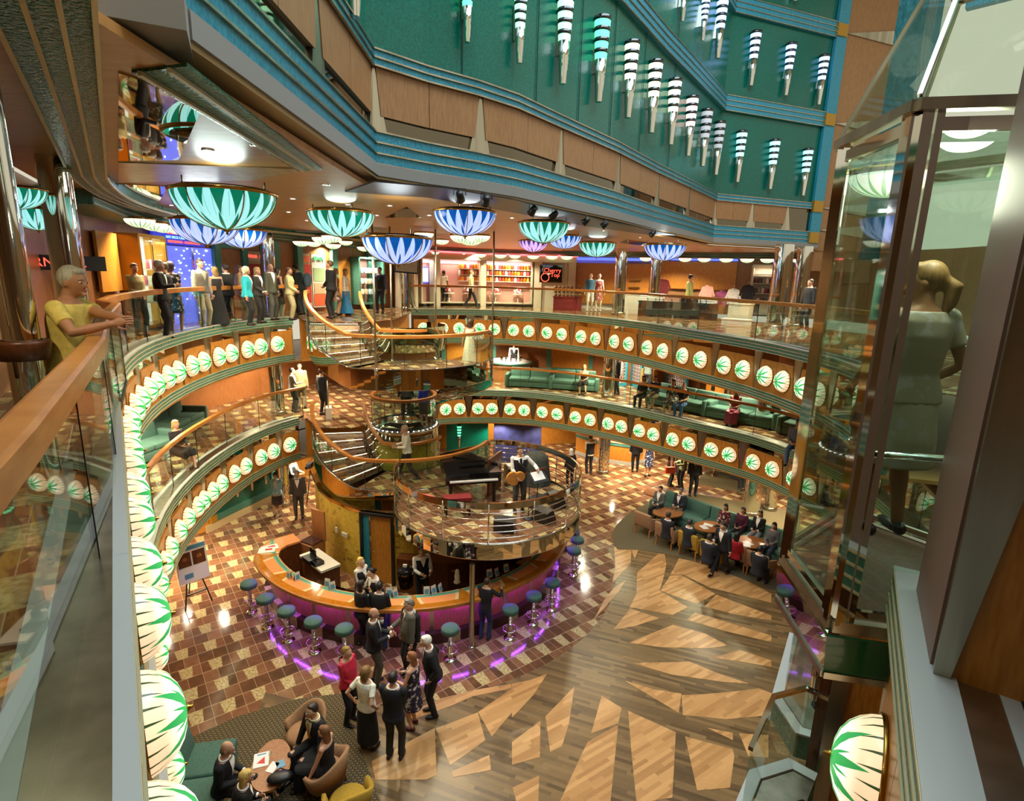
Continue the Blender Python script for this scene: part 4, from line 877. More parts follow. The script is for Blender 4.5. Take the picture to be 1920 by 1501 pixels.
m = MB(); m.lathe([(1.05, 0.9), (1.12, 0.92), (1.12, 1.22), (1.14, 1.24), (1.14, 1.3), (0.98, 1.3), (0.98, 1.15), (0.0, 1.12)], n=48); m.build('chrome_rim', 'chrome', core)
m = MB(); m.lathe([(0.97, 1.16), (0.9, 1.16), (0.86, 1.14)], n=40); m.build('teal_ring', 'sofa_teal', core)
m = MB()
for k in range(40):
    a = 2*PI*k/40; m.box((1.06*math.cos(a), 1.06*math.sin(a), 1.305), (0.03, 0.03, 0.012))
m.build('rim_lights', 'led_white', core)
uc = MB(); uc.lathe([(1.15, -0.75), (1.2, -0.45), (1.2, 0.0)], (ST.x+0.15, ST.y, Z2), n=40, a0=-2.4, a1=1.2); u_ = uc.build('chrome_well_ring', 'mirror'); tag(u_, 'curved chrome band around the top of the stair well under the upper deck', 'band')
# poles carrying the upper landing
for i, (px_, r) in enumerate([(703, RO+0.03), (735, RI), (817, RI), (942, RO+0.03)]):
    best = min((abs(proj(pol(r, a, 6.3))[0]-px_), a) for a in range(225, 352)); x, y = pol(r, best[1])
    t = thing('hanger_pole', 'thin steel pole from the ceiling to the upper stair landing, %s from the left' % ORD[i], 'pole', (x, y, 5.5), 0, 'thin poles holding the upper stair landing')
    MB().tube([(0, 0, -0.1), (0, 0, ZC-5.5)], 0.028, 10).build('shaft', 'brushed_steel', t); MB().lathe([(0.03, 0.3), (0.055, 0.3), (0.055, 0.5), (0.03, 0.5)], n=14).build('collar', 'chrome', t)
# yellow mosaic wall under the lower stair, with a door
DW = [pol(2.8, a) for a in (100, 120, 140, 160, 175, 188)]+[(-6.2, 16.6), (-5.75, 15.7), (-5.2, 15.0), (-4.6, 14.5), (-4.05, 14.15)]
DW2 = [(-3.15, 13.95), (-2.6, 13.9), (-2.0, 14.0), (-1.2, 14.6)]
def low(name, pts, z0, z1, mat, o=0.0): 
    m = MB(); m.sweep([(x, y, 0) for x, y in pts], [(o, z0), (o+0.12, z0), (o+0.12, z1), (o, z1)]); return m.build(name, mat, kind='structure')
low('wall_drum', DW, 0, 2.06, 'yellow_mosaic'); low('wall_drum_right', DW2, 0, 2.06, 'yellow_mosaic'); low('trim_drum', DW+DW2, 2.02, 2.10, 'brass', -0.02)
d0_, d1_ = Vector((-4.05, 14.15)), Vector((-3.15, 13.95)); dd = (d1_-d0_).normalized(); an = math.atan2(dd.y, dd.x); dm = (d0_+d1_)/2
door = MB().box((dm.x+0.12, dm.y+0.03, 1.0), (0.66, 0.05, 2.0), an); dr = door.build('door_1', 'honey_wood', kind='structure')
fr = MB(); fr.box((d0_.x, d0_.y, 1.03), (0.08, 0.16, 2.06), an); fr.box((d1_.x, d1_.y, 1.03), (0.08, 0.16, 2.06), an); fr.box((dm.x, dm.y, 2.06), (1.0, 0.16, 0.08), an); fr.build('door_frame', 'black', dr)
MB().box((dm.x-0.33, dm.y+0.06, 1.0), (0.18, 0.02, 2.0), an).build('door_gap', 'screen' if 0 else 'blue_tinted_trim', dr)
h = MB(); h.tube([(dm.x-0.14, dm.y-0.0, 1.0), (dm.x-0.15, dm.y-0.07, 1.0), (dm.x-0.04, dm.y-0.09, 1.0)], 0.012, 6); h.build('door_handle', 'chrome', dr)
t = thing('wall_switch', 'white switch plates on the yellow mosaic wall left of the door', 'switch', (-4.63, 14.42, 1.25), math.atan2(-0.5, 0.75)); MB().box((0, 0, 0), (0.22, 0.03, 0.12)).build('plate', 'white_paint', t); MB().box((-0.35, 0.0, 0.05), (0.1, 0.03, 0.16)).build('plate', 'white_paint', t)
for k in range(3): MB().box((-0.07+0.07*k, -0.02, 0), (0.03, 0.02, 0.06)).build('rocker', 'grey_cap', t)
# ------------------------------------------------------------------ bar
BP = [(-6.22, 14.72), (-6.62, 14.35), (-6.78, 13.85), (-6.7, 13.4)]+arc((BAR.x, BAR.y), 4.58, 214, 374, 64)
bar = thing('bar_counter', 'round bar with inlaid amber top, pink front and purple light under its edge', 'bar', (BAR.x, BAR.y, 0))
sh = lambda P: [(p[0]-BAR.x, p[1]-BAR.y, 0) for p in P]
def bpart(name, mat, sec, path=BP, zz=0):
    m = MB(); m.sweep(sh(path), sec); return m.build(name, mat, bar)
cm = MATS['bar_top_inlay']  # object coordinates of the bar start at its centre
for n_ in cm.node_tree.nodes:
    if n_.type == 'MATH' and n_.operation == 'ADD' and abs(n_.inputs[1].default_value-2.8) < 1e-4: n_.inputs[1].default_value = 0.0
    if n_.type == 'MATH' and n_.operation == 'SUBTRACT' and abs(n_.inputs[1].default_value-15.7) < 1e-4: n_.inputs[1].default_value = 0.0
bpart('counter_top', 'bar_top_inlay', [(0, 1.04), (0.58, 1.04), (0.58, 1.095), (0.02, 1.10), (0.0, 1.085)]); bpart('edge', 'rail_wood', [(-0.025, 1.02), (0.02, 1.02), (0.02, 1.104), (-0.025, 1.095)])
bpart('front_panel', 'bar_front', [(0.33, 0.28), (0.38, 0.28), (0.38, 1.04), (0.33, 1.04)]); bpart('back_panel', 'dark_wood', [(0.52, 0.0), (0.56, 0.0), (0.56, 1.04), (0.52, 1.04)])
bpart('under_strip', 'dark_mirror', [(0.02, 1.0), (0.33, 1.0), (0.33, 1.04), (0.02, 1.04)])
m = MB(); BL = Path(BP); k = 0; tt = 0
while tt < BL.L-0.3:
    seg = BL.seg(tt, tt+0.29, 0); m.sweep(sh(seg), [(0.18, 0.0), (0.42, 0.0), (0.42, 0.28), (0.18, 0.28)], mi=(0 if k % 3 else 1)); tt += 0.29; k += 1
m.build('stone_step', ['stone_dark', 'stone_light'], bar)
for i in range(1, 13):
    a = 205+i*13.2; m = MB(); p = (4.24*math.cos(math.radians(a)), 4.24*math.sin(math.radians(a))); vs = []
    m.box((p[0], p[1], 0.66), (0.02, 0.10, 0.76), math.radians(a)); m.build('steel_wedge', 'brushed_steel', bar)
m = MB()
for i in range(15):
    a = 214+i*10.9; m.sweep([(4.40*math.cos(math.radians(a+x)), 4.40*math.sin(math.radians(a+x)), 0) for x in (0, 2.5, 5, 7.5)], [(0, 0.985), (0.025, 0.985), (0.025, 1.0), (0, 1.0)])
m.build('purple_light', 'led_purple', bar)
# bar inside: back counter, work tops, end cabinet
t = thing('bar_cabinet', 'wooden end cabinet with upright board at the left end of the bar', 'cabinet', (-5.75, 14.55, 0), -0.5)
MB().box((0, 0, 0.5), (0.9, 0.5, 1.0)).build('body', 'red_wood', t); MB().box((0.2, 0.05, 1.02), (0.5, 0.5, 0.05)).build('top', 'stone_dark', t); MB().box((0.28, 0.2, 1.45), (0.5, 0.05, 0.9)).build('flap', 'red_wood', t)
t = thing('work_top', 'pale worktop with black till behind the bar on the left', 'worktop', (-5.05, 13.55, 0), -0.75); MB().box((0, 0, 0.92), (1.2, 0.55, 0.06)).build('top', 'white_paint', t); MB().box((0, 0.05, 0.45), (1.1, 0.45, 0.9)).build('body', 'dark_wood', t)
t = thing('cash_till', 'black till and card reader lying on the pale worktop', 'till', (-5.25, 13.45, 0.95), -0.75); MB().box((0, 0, 0.06), (0.4, 0.3, 0.12)).build('body', 'black', t); MB().box((0.3, 0.05, 0.05), (0.2, 0.25, 0.1)).build('reader', 'black_gloss', t); MB().box((-0.05, 0.1, 0.2), (0.3, 0.03, 0.2)).build('screen', 'black_gloss', t)
m = MB(); m.sweep([(p[0], p[1], 0) for p in arc((BAR.x, BAR.y), 3.98, 236, 345, 30)], [(0.0, 0.0), (0.45, 0.0), (0.45, 0.82), (0.0, 0.82)]); o = m.build('under_counter', 'dark_mirror'); tag(o, 'stainless under-counter behind the round bar', 'counter')
m = MB(); m.sweep([(p[0], p[1], 0) for p in [(-3.0, 13.6), (-1.6, 13.4), (-0.4, 13.6), (0.6, 14.6)]], [(0.0, 0.0), (0.5, 0.0), (0.5, 1.0), (0.0, 1.0)]); o = m.build('back_counter', 'dark_wood'); tag(o, 'dark wooden back counter under the stage', 'counter')
m = MB(); m.sweep([(p[0], p[1], 0) for p in [(-2.4, 14.3), (-1.2, 14.5), (0.2, 15.0)]], [(0.0, 0.0), (0.1, 0.0), (0.1, 2.05), (0.0, 2.05)]); m.build('wall_under_stage', 'red_wood', kind='structure')
t = thing('drinks_urn', 'round black and steel drinks urn behind the bar below the stage', 'urn', tuple(at(760, 1098, 0.82)))
MB().lathe([(0.19, 0.0), (0.2, 0.02), (0.2, 0.4), (0.19, 0.42)], n=24).build('body', 'dark_mirror', t); MB().lathe([(0.2, 0.4), (0.21, 0.44), (0.17, 0.5), (0.06, 0.53), (0, 0.53)], n=24).build('lid', 'black_gloss', t); MB().box((0, 0, 0.56), (0.1, 0.06, 0.06)).build('lid_tag', 'white_paint', t)
t = thing('beer_tap', 'white ceramic beer tap column on the bar right of the urn', 'tap', tuple(at(857, 1092, 1.08)))
MB().lathe([(0.07, 0.0), (0.09, 0.02), (0.06, 0.08), (0.07, 0.18), (0.05, 0.26), (0.06, 0.3), (0.03, 0.36), (0, 0.37)], n=16).build('column', 'white_paint', t); MB().tube([(0, 0, 0.3), (-0.1, -0.02, 0.34), (-0.14, -0.03, 0.3)], 0.012, 6).build('spout', 'brass', t)
# glasses in rows on the bar under the stage
g0 = None
for i in range(44):
    a = 294+(i % 11)*2.7; r = 3.62+(i//11)*0.11; loc = (BAR.x+r*math.cos(math.radians(a)), BAR.y+r*math.sin(math.radians(a)), 0.82)
    if g0 is None:
        g = MB(); g.lathe([(0.0, 0.004), (0.025, 0.004), (0.03, 0.14), (0.028, 0.14), (0.023, 0.012), (0, 0.012)], n=10); g0 = g.build('drinking_glass', 'clear_glass'); g0.location = loc; tag(g0, 'drinking glass in the rows standing under the stage', 'glass', 'glasses in rows under the stage')
    else: o = g0.copy(); COL.objects.link(o); o.location = loc
# stools
def make_stool():
    t = thing('bar_stool', '', 'stool')
    m = MB(); m.lathe([(0, 0.70), (0.185, 0.70), (0.2, 0.715), (0.2, 0.80), (0.185, 0.825), (0, 0.83)], n=28); m.build('seat', 'stool_teal', t)
    m = MB(); m.lathe([(0.055, 0.03), (0.05, 0.3), (0.05, 0.66), (0.1, 0.70)], n=18); m.build('post', 'chrome', t)
    m = MB(); m.lathe([(0, 0.0), (0.15, 0.0), (0.15, 0.02), (0.06, 0.045), (0, 0.045)], n=22); m.build('base', 'chrome', t)
    m = MB(); m.tube([(0.17*math.cos(2*PI*k/16), 0.17*math.sin(2*PI*k/16), 0.26) for k in range(16)], 0.012, 6, closed=True); m.tube([(0.05, 0, 0.26), (0.17, 0, 0.26)], 0.01, 6); m.tube([(-0.05, 0, 0.26), (-0.17, 0, 0.26)], 0.01, 6); m.build('foot_ring', 'chrome', t); return t
st0 = make_stool()
SP = [(466, 1093), (497, 1120), (537, 1143), (587, 1163), (645, 1177), (844, 1177), (957, 1140), (1001, 1115), (1036, 1090), (1077, 1030), (1083, 1010)]
for i, (x, y) in enumerate(SP):
    p = at(x, y, 0.80); lab = 'round green bar stool on a chrome post, %s from the left around the bar' % ORD[i]
    if i == 0: st0.location = (p.x, p.y, 0); st0['label'] = lab; st0['group'] = 'bar stools around the round bar'
    else: dup(st0, (p.x, p.y, 0), 0.4*i, lab)
# cards and papers on the bar
def card(px, py, rz, lab, two=True):
    p = at(px, py, 1.10); t = thing('menu_card', lab, 'card', (p.x, p.y, 1.10), rz, 'tent cards on the bar')
    for s in (-1, 1):
        v = [(-0.07, s*0.05, 0), (0.07, s*0.05, 0), (0.07, 0, 0.2), (-0.07, 0, 0.2), (-0.07, s*0.052, 0), (0.07, s*0.052, 0), (0.07, s*0.002, 0.2), (-0.07, s*0.002, 0.2)]
        MB().add(v, [(0, 1, 2, 3), (4, 7, 6, 5), (0, 4, 5, 1), (2, 6, 7, 3)]).build('card_face', 'white_paint' if (s < 0) == two else 'card_blue', t)
    v = [(-0.05, -0.054, 0.03), (0.05, -0.054, 0.03), (0.05, -0.026, 0.14), (-0.05, -0.026, 0.14)]; MB().add(v, [(0, 1, 2, 3)]).build('print', 'card_blue', t)
for i, (x, y, rz, lab) in enumerate([(543, 1083, -0.7, 'white tent card on the left part of the bar'), (557, 1086, 0.9, 'blue tent card beside the white one on the left of the bar'), (615, 1098, -0.3, 'white tent card on the bar before the barmaids, left of a blue one'), (623, 1104, 0.6, 'blue tent card on the bar before the barmaids'),
        (730, 1115, 0.1, 'white and blue tent card on the bar before the urn'), (740, 1118, 0.9, 'second tent card beside the one before the urn'), (800, 1113, 0.2, 'white tent card on the bar under the left edge of the stage'), (812, 1111, 0.8, 'pictured tent card under the left edge of the stage'), (824, 1108, 1.2, 'blue tent card under the left edge of the stage'), (917, 1080, 0.4, 'white tent card on the bar right of the steel pole'), (930, 1078, 0.9, 'blue tent card on the bar right of the steel pole'), (948, 1070, 0.6, 'framed picture card standing at the right of the bar')]): card(x, y, rz, lab)
for i, (x, y, rz, lab) in enumerate([(500, 1031, 0.3, 'newspaper with red print at the left end of the bar'), (506, 1026, 0.6, 'second newspaper beneath the first at the left end of the bar')]):
    p = at(x, y, 1.10+0.004*(2-i)); t = thing('newspaper', lab, 'newspaper', (p.x, p.y, 1.10+0.004*(2-i)), rz); MB().box((0, 0, 0.002), (0.42, 0.3, 0.004)).build('sheet', 'paper', t); MB().box((0.05, 0.03, 0.005), (0.18, 0.1, 0.002)).build('print', 'paper_red', t)
# steel pole under the stage edge
t = thing('steel_post', 'slim steel post from the floor to the stage edge before the bar', 'post', tuple(at(884, 1213, 0))); MB().lathe([(0.06, 0), (0.06, 2.15)], n=18).build('shaft', 'brushed_steel', t); MB().lathe([(0.06, 0.0), (0.1, 0.0), (0.1, 0.02), (0.06, 0.05)], n=18).build('foot', 'chrome', t)
# ------------------------------------------------------------------ stage
sp = lambda a, r=STR: (STG.x+r*math.cos(math.radians(a)), STG.y+r*math.sin(math.radians(a)))
stg = [sp(a) for a in range(171, 454, 5)]
m = MB(); m.prism([sp(a, STR-0.02) for a in range(0, 360, 6)], ZS-0.10, ZS-0.005); m.build('floor_stage', 'marble_tile', kind='structure')
rim = thing('stage_edge', 'polished chrome band around the edge of the raised stage', 'rim', (0, 0, 0)); PSG = [(p[0], p[1], 0) for p in stg]
m = MB(); m.sweep(PSG, [(-0.06, ZS-0.34), (0.05, ZS-0.38), (0.05, ZS+0.0), (-0.06, ZS+0.02)]); m.build('band', 'mirror', rim)
m = MB(); m.sweep(PSG, [(0.0, ZS-0.40), (0.6, ZS-0.40), (0.6, ZS-0.36), (0.0, ZS-0.36)]); m.build('underside', 'ceiling_veneer', rim)
for z in (ZS-0.36, ZS+0.02): MB().tube([(p[0], p[1], z) for p in stg], 0.03, 8).build('edge_tube', 'chrome', rim)
sr = thing('stage_railing', 'chrome railing of thin tubes and a broad top band around the stage', 'railing', (0, 0, 0))
for k in range(5): MB().tube([(p[0], p[1], ZS+0.16+0.155*k) for p in stg], 0.013, 7).build('tube', 'chrome', sr)
m = MB(); m.sweep(PSG, [(-0.03, ZS+0.88), (0.02, ZS+0.88), (0.02, ZS+1.04), (-0.03, ZS+1.04)]); m.build('top_band', 'chrome', sr)
for a in list(range(173, 453, 25)): x, y = sp(a, STR+0.02); MB().tube([(x, y, ZS), (x, y, ZS+1.0)], 0.018, 8).build('post', 'chrome', sr)
# grand piano, stool, amplifiers and stands on the stage
pz = Vector((-1.15, 14.75, ZS)); t = thing('grand_piano', 'black grand piano with closed lid on the stage', 'piano', pz, 0.25)
outl = [(-0.75, -0.75), (0.75, -0.75), (0.78, -0.2), (0.7, 0.25), (0.35, 0.55), (0.2, 0.9), (-0.1, 1.1), (-0.5, 1.1), (-0.72, 0.9)]
MB().prism(outl, 0.62, 0.92).build('case', 'black_gloss', t); MB().prism([(x*0.99, y) for x, y in outl if y > -0.6]+[(-0.74, -0.4), (0.74, -0.4)][:0], 0.93, 0.96).build('lid', 'black_gloss', t)
MB().box((0, -0.72, 0.72), (1.3, 0.2, 0.04)).build('keyboard', 'paper', t); MB().box((0, -0.45, 1.08), (0.7, 0.03, 0.22)).build('music_desk', 'black_gloss', t)
for x, y in ((-0.6, -0.55), (0.6, -0.55), (-0.3, 0.85)): MB().lathe([(0.05, 0.0), (0.045, 0.3), (0.07, 0.62)], (x, y, 0), n=12).build('leg', 'black_gloss', t)
t = thing('piano_stool', 'red padded piano bench before the grand piano', 'bench', (-1.35, 13.45, ZS), 0.25); MB().box((0, 0, 0.45), (0.7, 0.34, 0.1)).build('seat', 'red_fabric', t)
for x in (-0.3, 0.3):
    for y in (-0.12, 0.12): MB().box((x, y, 0.2), (0.05, 0.05, 0.4)).build('leg', 'black_gloss', t)
def boxthing(name, lab, cat, loc, rz, dims, mat, extras=()):
    t = thing(name, lab, cat, loc, rz); m = MB(); m.box((0, 0, dims[2]/2), dims); o = m.build('body', mat, t)
    md = o.modifiers.new('b', 'BEVEL'); md.width = min(dims)*0.08; md.segments = 2
    for nm_, c, d, mt in extras: MB().box(c, d).build(nm_, mt, t)
    return t
boxthing('amplifier', 'silver-topped amplifier rack at the back of the stage', 'amplifier', (0.1, 15.7, ZS), 0.3, (0.5, 0.45, 0.6), 'brushed_steel', [('sheet', (0, 0, 0.61), (0.4, 0.3, 0.01), 'paper'), ('front', (0, -0.23, 0.3), (0.44, 0.01, 0.5), 'black')])
boxthing('lid_board', 'upright brown piano lid board beside the amplifier', 'board', (-0.45, 15.1, ZS), 1.2, (0.9, 0.06, 1.1), 'dark_wood')
def monitor(lab, loc, rz):
    t = thing('floor_monitor', lab, 'loudspeaker', loc, rz, 'floor monitors on the stage'); v = [(-0.25, -0.2, 0), (0.25, -0.2, 0), (0.25, 0.2, 0), (-0.25, 0.2, 0), (-0.25, -0.05, 0.36), (0.25, -0.05, 0.36), (0.25, 0.2, 0.3), (-0.25, 0.2, 0.3)]
    MB().add(v, [(0, 3, 2, 1), (0, 1, 5, 4), (1, 2, 6, 5), (2, 3, 7, 6), (3, 0, 4, 7), (4, 5, 6, 7)]).build('cabinet', 'black', t); MB().box((0, -0.14, 0.19), (0.42, 0.02, 0.3), M=Matrix.Rotation(-0.4, 3, 'X')).build('grille', 'black_gloss', t)
monitor('black floor monitor at the front right of the stage', (0.9, 13.2, ZS), 2.4); monitor('black floor monitor at the front middle of the stage', (-0.1, 12.6, ZS), 3.0); monitor('black floor monitor at the right edge of the stage', (1.3, 14.2, ZS), 1.9)
t = thing('covered_equipment', 'equipment under a dark grey cover at the back right of the stage', 'cover', (0.75, 15.9, ZS), 0.2); m = MB(); m.lathe([(0, 0.92), (0.3, 0.9), (0.4, 0.78), (0.45, 0.4), (0.5, 0.0)], n=14); m.build('cover', 'cover_grey', t)
t = thing('music_stand', 'black music stand with white sheets before the guitarist', 'music stand', (0.72, 13.55, ZS), 0.6); MB().tube([(0, 0, 0.02), (0, 0, 0.95)], 0.012, 6).build('pole', 'black', t); MB().box((0, -0.02, 1.05), (0.5, 0.02, 0.34), M=Matrix.Rotation(-0.9, 3, 'X')).build('desk', 'black', t); MB().box((0.0, 0.0, 1.075), (0.36, 0.01, 0.26), M=Matrix.Rotation(-0.9, 3, 'X')).build('sheet', 'paper', t)
for a in (0, 2.1, 4.2): MB().tube([(0, 0, 0.3), (0.25*math.cos(a), 0.25*math.sin(a), 0.0)], 0.01, 6).build('leg', 'black', t)
t = thing('microphone_stand', 'microphone on a boom stand before the guitarist', 'microphone', (0.5, 13.3, ZS), 0.2); MB().tube([(0, 0, 0.02), (0, 0, 1.25)], 0.011, 6).build('pole', 'black', t); MB().tube([(0, 0, 1.25), (-0.22, 0.05, 1.45)], 0.009, 6).build('boom', 'black', t); MB().ball((-0.25, 0.06, 1.47), (0.03, 0.03, 0.035)).build('head', 'dark_mirror', t); MB().lathe([(0, 0), (0.14, 0), (0.14, 0.02), (0, 0.03)], n=14).build('base', 'black', t)
t = thing('guitar_case', 'black guitar case lying on the stage behind the guitarist', 'guitar case', (0.75, 14.35, ZS), 0.9); o = [(0.42*math.cos(a)*(1 if math.cos(a) < 0 else 0.8), 0.2*math.sin(a)) for a in [2*PI*k/20 for k in range(20)]]; MB().prism(o, 0, 0.14).build('body', 'black', t); MB().box((0.6, 0, 0.06), (0.6, 0.14, 0.1)).build('neck', 'black', t)
# ------------------------------------------------------------------ glass lift beside the right-hand balcony
LA, LB, LC, LD, LE = Vector((1.92, 3.55)), Vector((1.83, 2.78)), Vector((2.6, 2.62)), Vector((3.35, 3.3)), Vector((2.75, 4.25))
lift = thing('glass_lift', 'glass lift car with chrome posts, pyramid roof and mirrored skirt beside the right balcony', 'lift', (2.5, 3.4, 6.3))
def lp(m, name, mat): m.v = [(v[0]-2.5, v[1]-3.4, v[2]-6.3) for v in m.v]; return m.build(name, mat, lift)
OUT = [LA, LB, LC, LD, LE]; cxy = Vector((2.5, 3.4))
def ins(p, f): return cxy+(p-cxy)*f
m = MB(); m.prism([tuple(p) for p in OUT], 6.60, 6.66); lp(m, 'floor_plate', 'dark_wood')
# mirrored skirt leaning inwards, green on the front
def slant(p, q, z0, f0, z1, f1, name, mat):
    a, b, c, d = ins(p, f0), ins(q, f0), ins(q, f1), ins(p, f1); e = 0.97
    m = MB(); m.add([(a.x, a.y, z0), (b.x, b.y, z0), (c.x, c.y, z1), (d.x, d.y, z1)]+[(cxy.x+(v.x-cxy.x)*e, cxy.y+(v.y-cxy.y)*e, z) for v, z in ((a, z0), (b, z0), (c, z1), (d, z1))], [(0, 1, 2, 3), (4, 7, 6, 5), (0, 4, 5, 1), (1, 5, 6, 2), (2, 6, 7, 3), (3, 7, 4, 0)]); return lp(m, name, mat)
for p, q, mt in ((LA, LB, 'mirror'), (LB, LC, 'skirt_green'), (LC, LD, 'skirt_green'), (LD, LE, 'mirror'), (LE, LA, 'mirror')): slant(p, q, 6.30, 1.0, 6.58, 1.06, 'skirt_panel', mt)
m = MB()
for p, q in zip(OUT, OUT[1:]+OUT[:1]):
    m.bar((*p, 6.63), (*q, 6.63), 0.05, 0.07)
    m.bar((*p, 6.31), (*q, 6.31), 0.03, 0.04)
lp(m, 'sill', 'brushed_steel')
zr = 9.30
m = MB()
for p, q in zip(OUT, OUT[1:]+OUT[:1]): m.bar((*ins(p, 1.03), zr), (*ins(q, 1.03), zr), 0.06, 0.05)
lp(m, 'roof_edge', 'brushed_steel')
for p, q in zip(OUT, OUT[1:]+OUT[:1]):
    d = (q-p).normalized(); m = MB(); a, b = p+d*0.10, q-d*0.10; m.bar((*a, (6.68+zr)/2-0.02), (*b, (6.68+zr)/2-0.02), 0.012, zr-6.74); lp(m, 'glass_pane', 'lift_glass')
    m = MB(); m.bar((*a, 6.72), (*b, 6.72), 0.03, 0.04); lp(m, 'pane_frame', 'chrome'); m = MB(); m.bar((*a, zr-0.08), (*b, zr-0.08), 0.03, 0.06); lp(m, 'pane_frame', 'chrome')
for i, p in enumerate(OUT):
    pr = OUT[i-1]; nx = OUT[(i+1) % 5]; d1 = (p-pr).normalized(); d2 = (nx-p).normalized(); m = MB()
    for c, w in ((p-d1*0.085, 0.035), (p-d1*0.03, 0.05), (p+d2*0.03, 0.05), (p+d2*0.085, 0.035)): m.box((c.x, c.y, (6.64+zr)/2), (w, w, zr-6.64), math.atan2(d1.y, d1.x))
    lp(m, 'corner_post', 'chrome')
# pyramid glass roof and lamp inside
tp = [ins(p, 0.42) for p in OUT]
for i in range(5):
    p, q, r, s = OUT[i], OUT[(i+1) % 5], tp[(i+1) % 5], tp[i]
    m = MB(); m.add([(*ins(p, 1.03), zr+0.03), (*ins(q, 1.03), zr+0.03), (*r, zr+0.85), (*s, zr+0.85)], [(0, 1, 2, 3)]); lp(m, 'roof_pane', 'lift_glass')
    m = MB(); m.bar((*ins(p, 1.03), zr+0.04), (*s, zr+0.86), 0.02, 0.02); m.bar((*s, zr+0.87), (*r, zr+0.87), 0.05, 0.05); lp(m, 'roof_bar', 'brushed_steel')
m = MB(); m.prism([tuple(ins(p, 0.9)) for p in OUT], 9.16, 9.2); lp(m, 'ceiling_tray', 'lift_glass')
m = MB(); m.tube([(*(LA+Vector((0.08, -0.03))), 7.62), (*(LB+Vector((0.07, 0.06))), 7.62), (*(LC+Vector((0.0, 0.08))), 7.62)], 0.022, 8); lp(m, 'hand_bar', 'chrome')
sh2 = MB(); sh2.box((3.75, 3.75, 13.2), (0.1, 1.2, 9), -0.5); sh2.build('wall_shaft', 'upper_wood', kind='structure')
ll = bpy.data.lights.new('lift_lamp', 'POINT'); ll.energy = 22; ll.color = (1, 0.92, 0.76); ll.shadow_soft_size = 0.15; lo_ = bpy.data.objects.new('lift_lamp', ll); lo_.location = (2.35, 3.15, 9.0); COL.objects.link(lo_)
sh3 = MB(); sh3.box((3.05, 4.85, 13.2), (0.2, 0.2, 9), -0.9); sh3.build('trim_shaft', 'blue_tinted_trim', kind='structure')
lampL = dup(protos['bowl_green'], (2.72, 3.05, 10.05), 0.2, 'pale bowl lamp seen through the lift roof at the right edge', 'bowl lamps beside the lift', scale=0.40)
dup(sb0, (2.35, 3.75, 9.18), 0.3, 'cream bowl lamp under the lift ceiling above the woman', 'bowl lamps beside the lift', scale=0.9)
bm2 = MB(); bm2.box((2.72, 3.05, 10.2), (0.6, 0.08, 0.05), 0.5); o = bm2.build('lamp_bracket', 'brushed_steel'); o.parent = lift; o.location = (-2.5, -3.4, -6.3)
# ------------------------------------------------------------------ pillar and panelling at the right edge
pil = MB(); pil.prism([(1.73, 1.98), (2.07, 2.54), (2.4, 2.36), (2.06, 1.80)], Z2+0.06, 9.75); pw = pil.build('wall_pillar', 'mauve_reflecting_metal', kind='structure')
m = MB(); m.prism([(1.76, 1.955), (2.6, 1.5), (2.6, 1.3), (1.735, 1.925)], Z2+0.06, 9.75); m.build('wood_face', 'honey_wood', pw)
v = [(1.728, 1.962, 9.75), (1.728, 1.962, Z2+0.06), (1.77, 1.932, Z2+0.06), (2.02, 1.757, 9.75)]; n = Vector((-0.57, -0.82, 0))*0.05
MB().add([Vector(p) for p in v]+[Vector(p)+n for p in v], [(0, 1, 2, 3), (4, 7, 6, 5), (0, 4, 5, 1), (1, 5, 6, 2), (2, 6, 7, 3), (3, 7, 4, 0)]).build('steel_wedge', 'brushed_steel', pw)
railing('balcony_railing', 'short glass railing at the lower right corner on a grey cap', [(1.70, 1.95, Z2), (1.32, 1.36, Z2), (0.75, 0.42, Z2)], 0.05, 1.1, 0.30, step=0.8)
# ------------------------------------------------------------------ columns and ledges beside the man at the left
def ledge_column(loc, r, lab, zl):
    t = thing('chrome_column', lab, 'column', (*loc, Z2), 0, 'chrome columns with ledges at the left')
    MB().lathe([(r, 0), (r, 2.83)], n=36).build('shaft', 'chrome', t)
    m = MB(); m.lathe([(r+0.01, zl-0.13), (r+0.045, zl-0.13), (r+0.055, zl-0.02), (r+0.055, zl), (r+0.01, zl)], n=28); m.build('ledge', 'dark_wood', t)
ledge_column((-3.33, 3.74), 0.10, 'chrome column with a round wooden ledge, nearest at the left edge', 1.07)
ledge_column((-5.55, 7.05), 0.17, 'chrome column with a small ledge behind the man in yellow', 1.10)
ledge_column((-3.55, 3.2), 0.12, 'chrome column at the far left edge cut by the picture', 0.9)
lc = dup(protos['bowl_green'], (-5.6, 6.5, 9.3), 0.3, 'pale green globe lamp between the chrome columns at left, upper one', 'globe lamps between the left columns', scale=0.42); dup(protos['bowl_green'], (-6.3, 7.6, 9.18), 0.9, 'pale green globe lamp between the chrome columns at left, lower one', 'globe lamps between the left columns', scale=0.5)
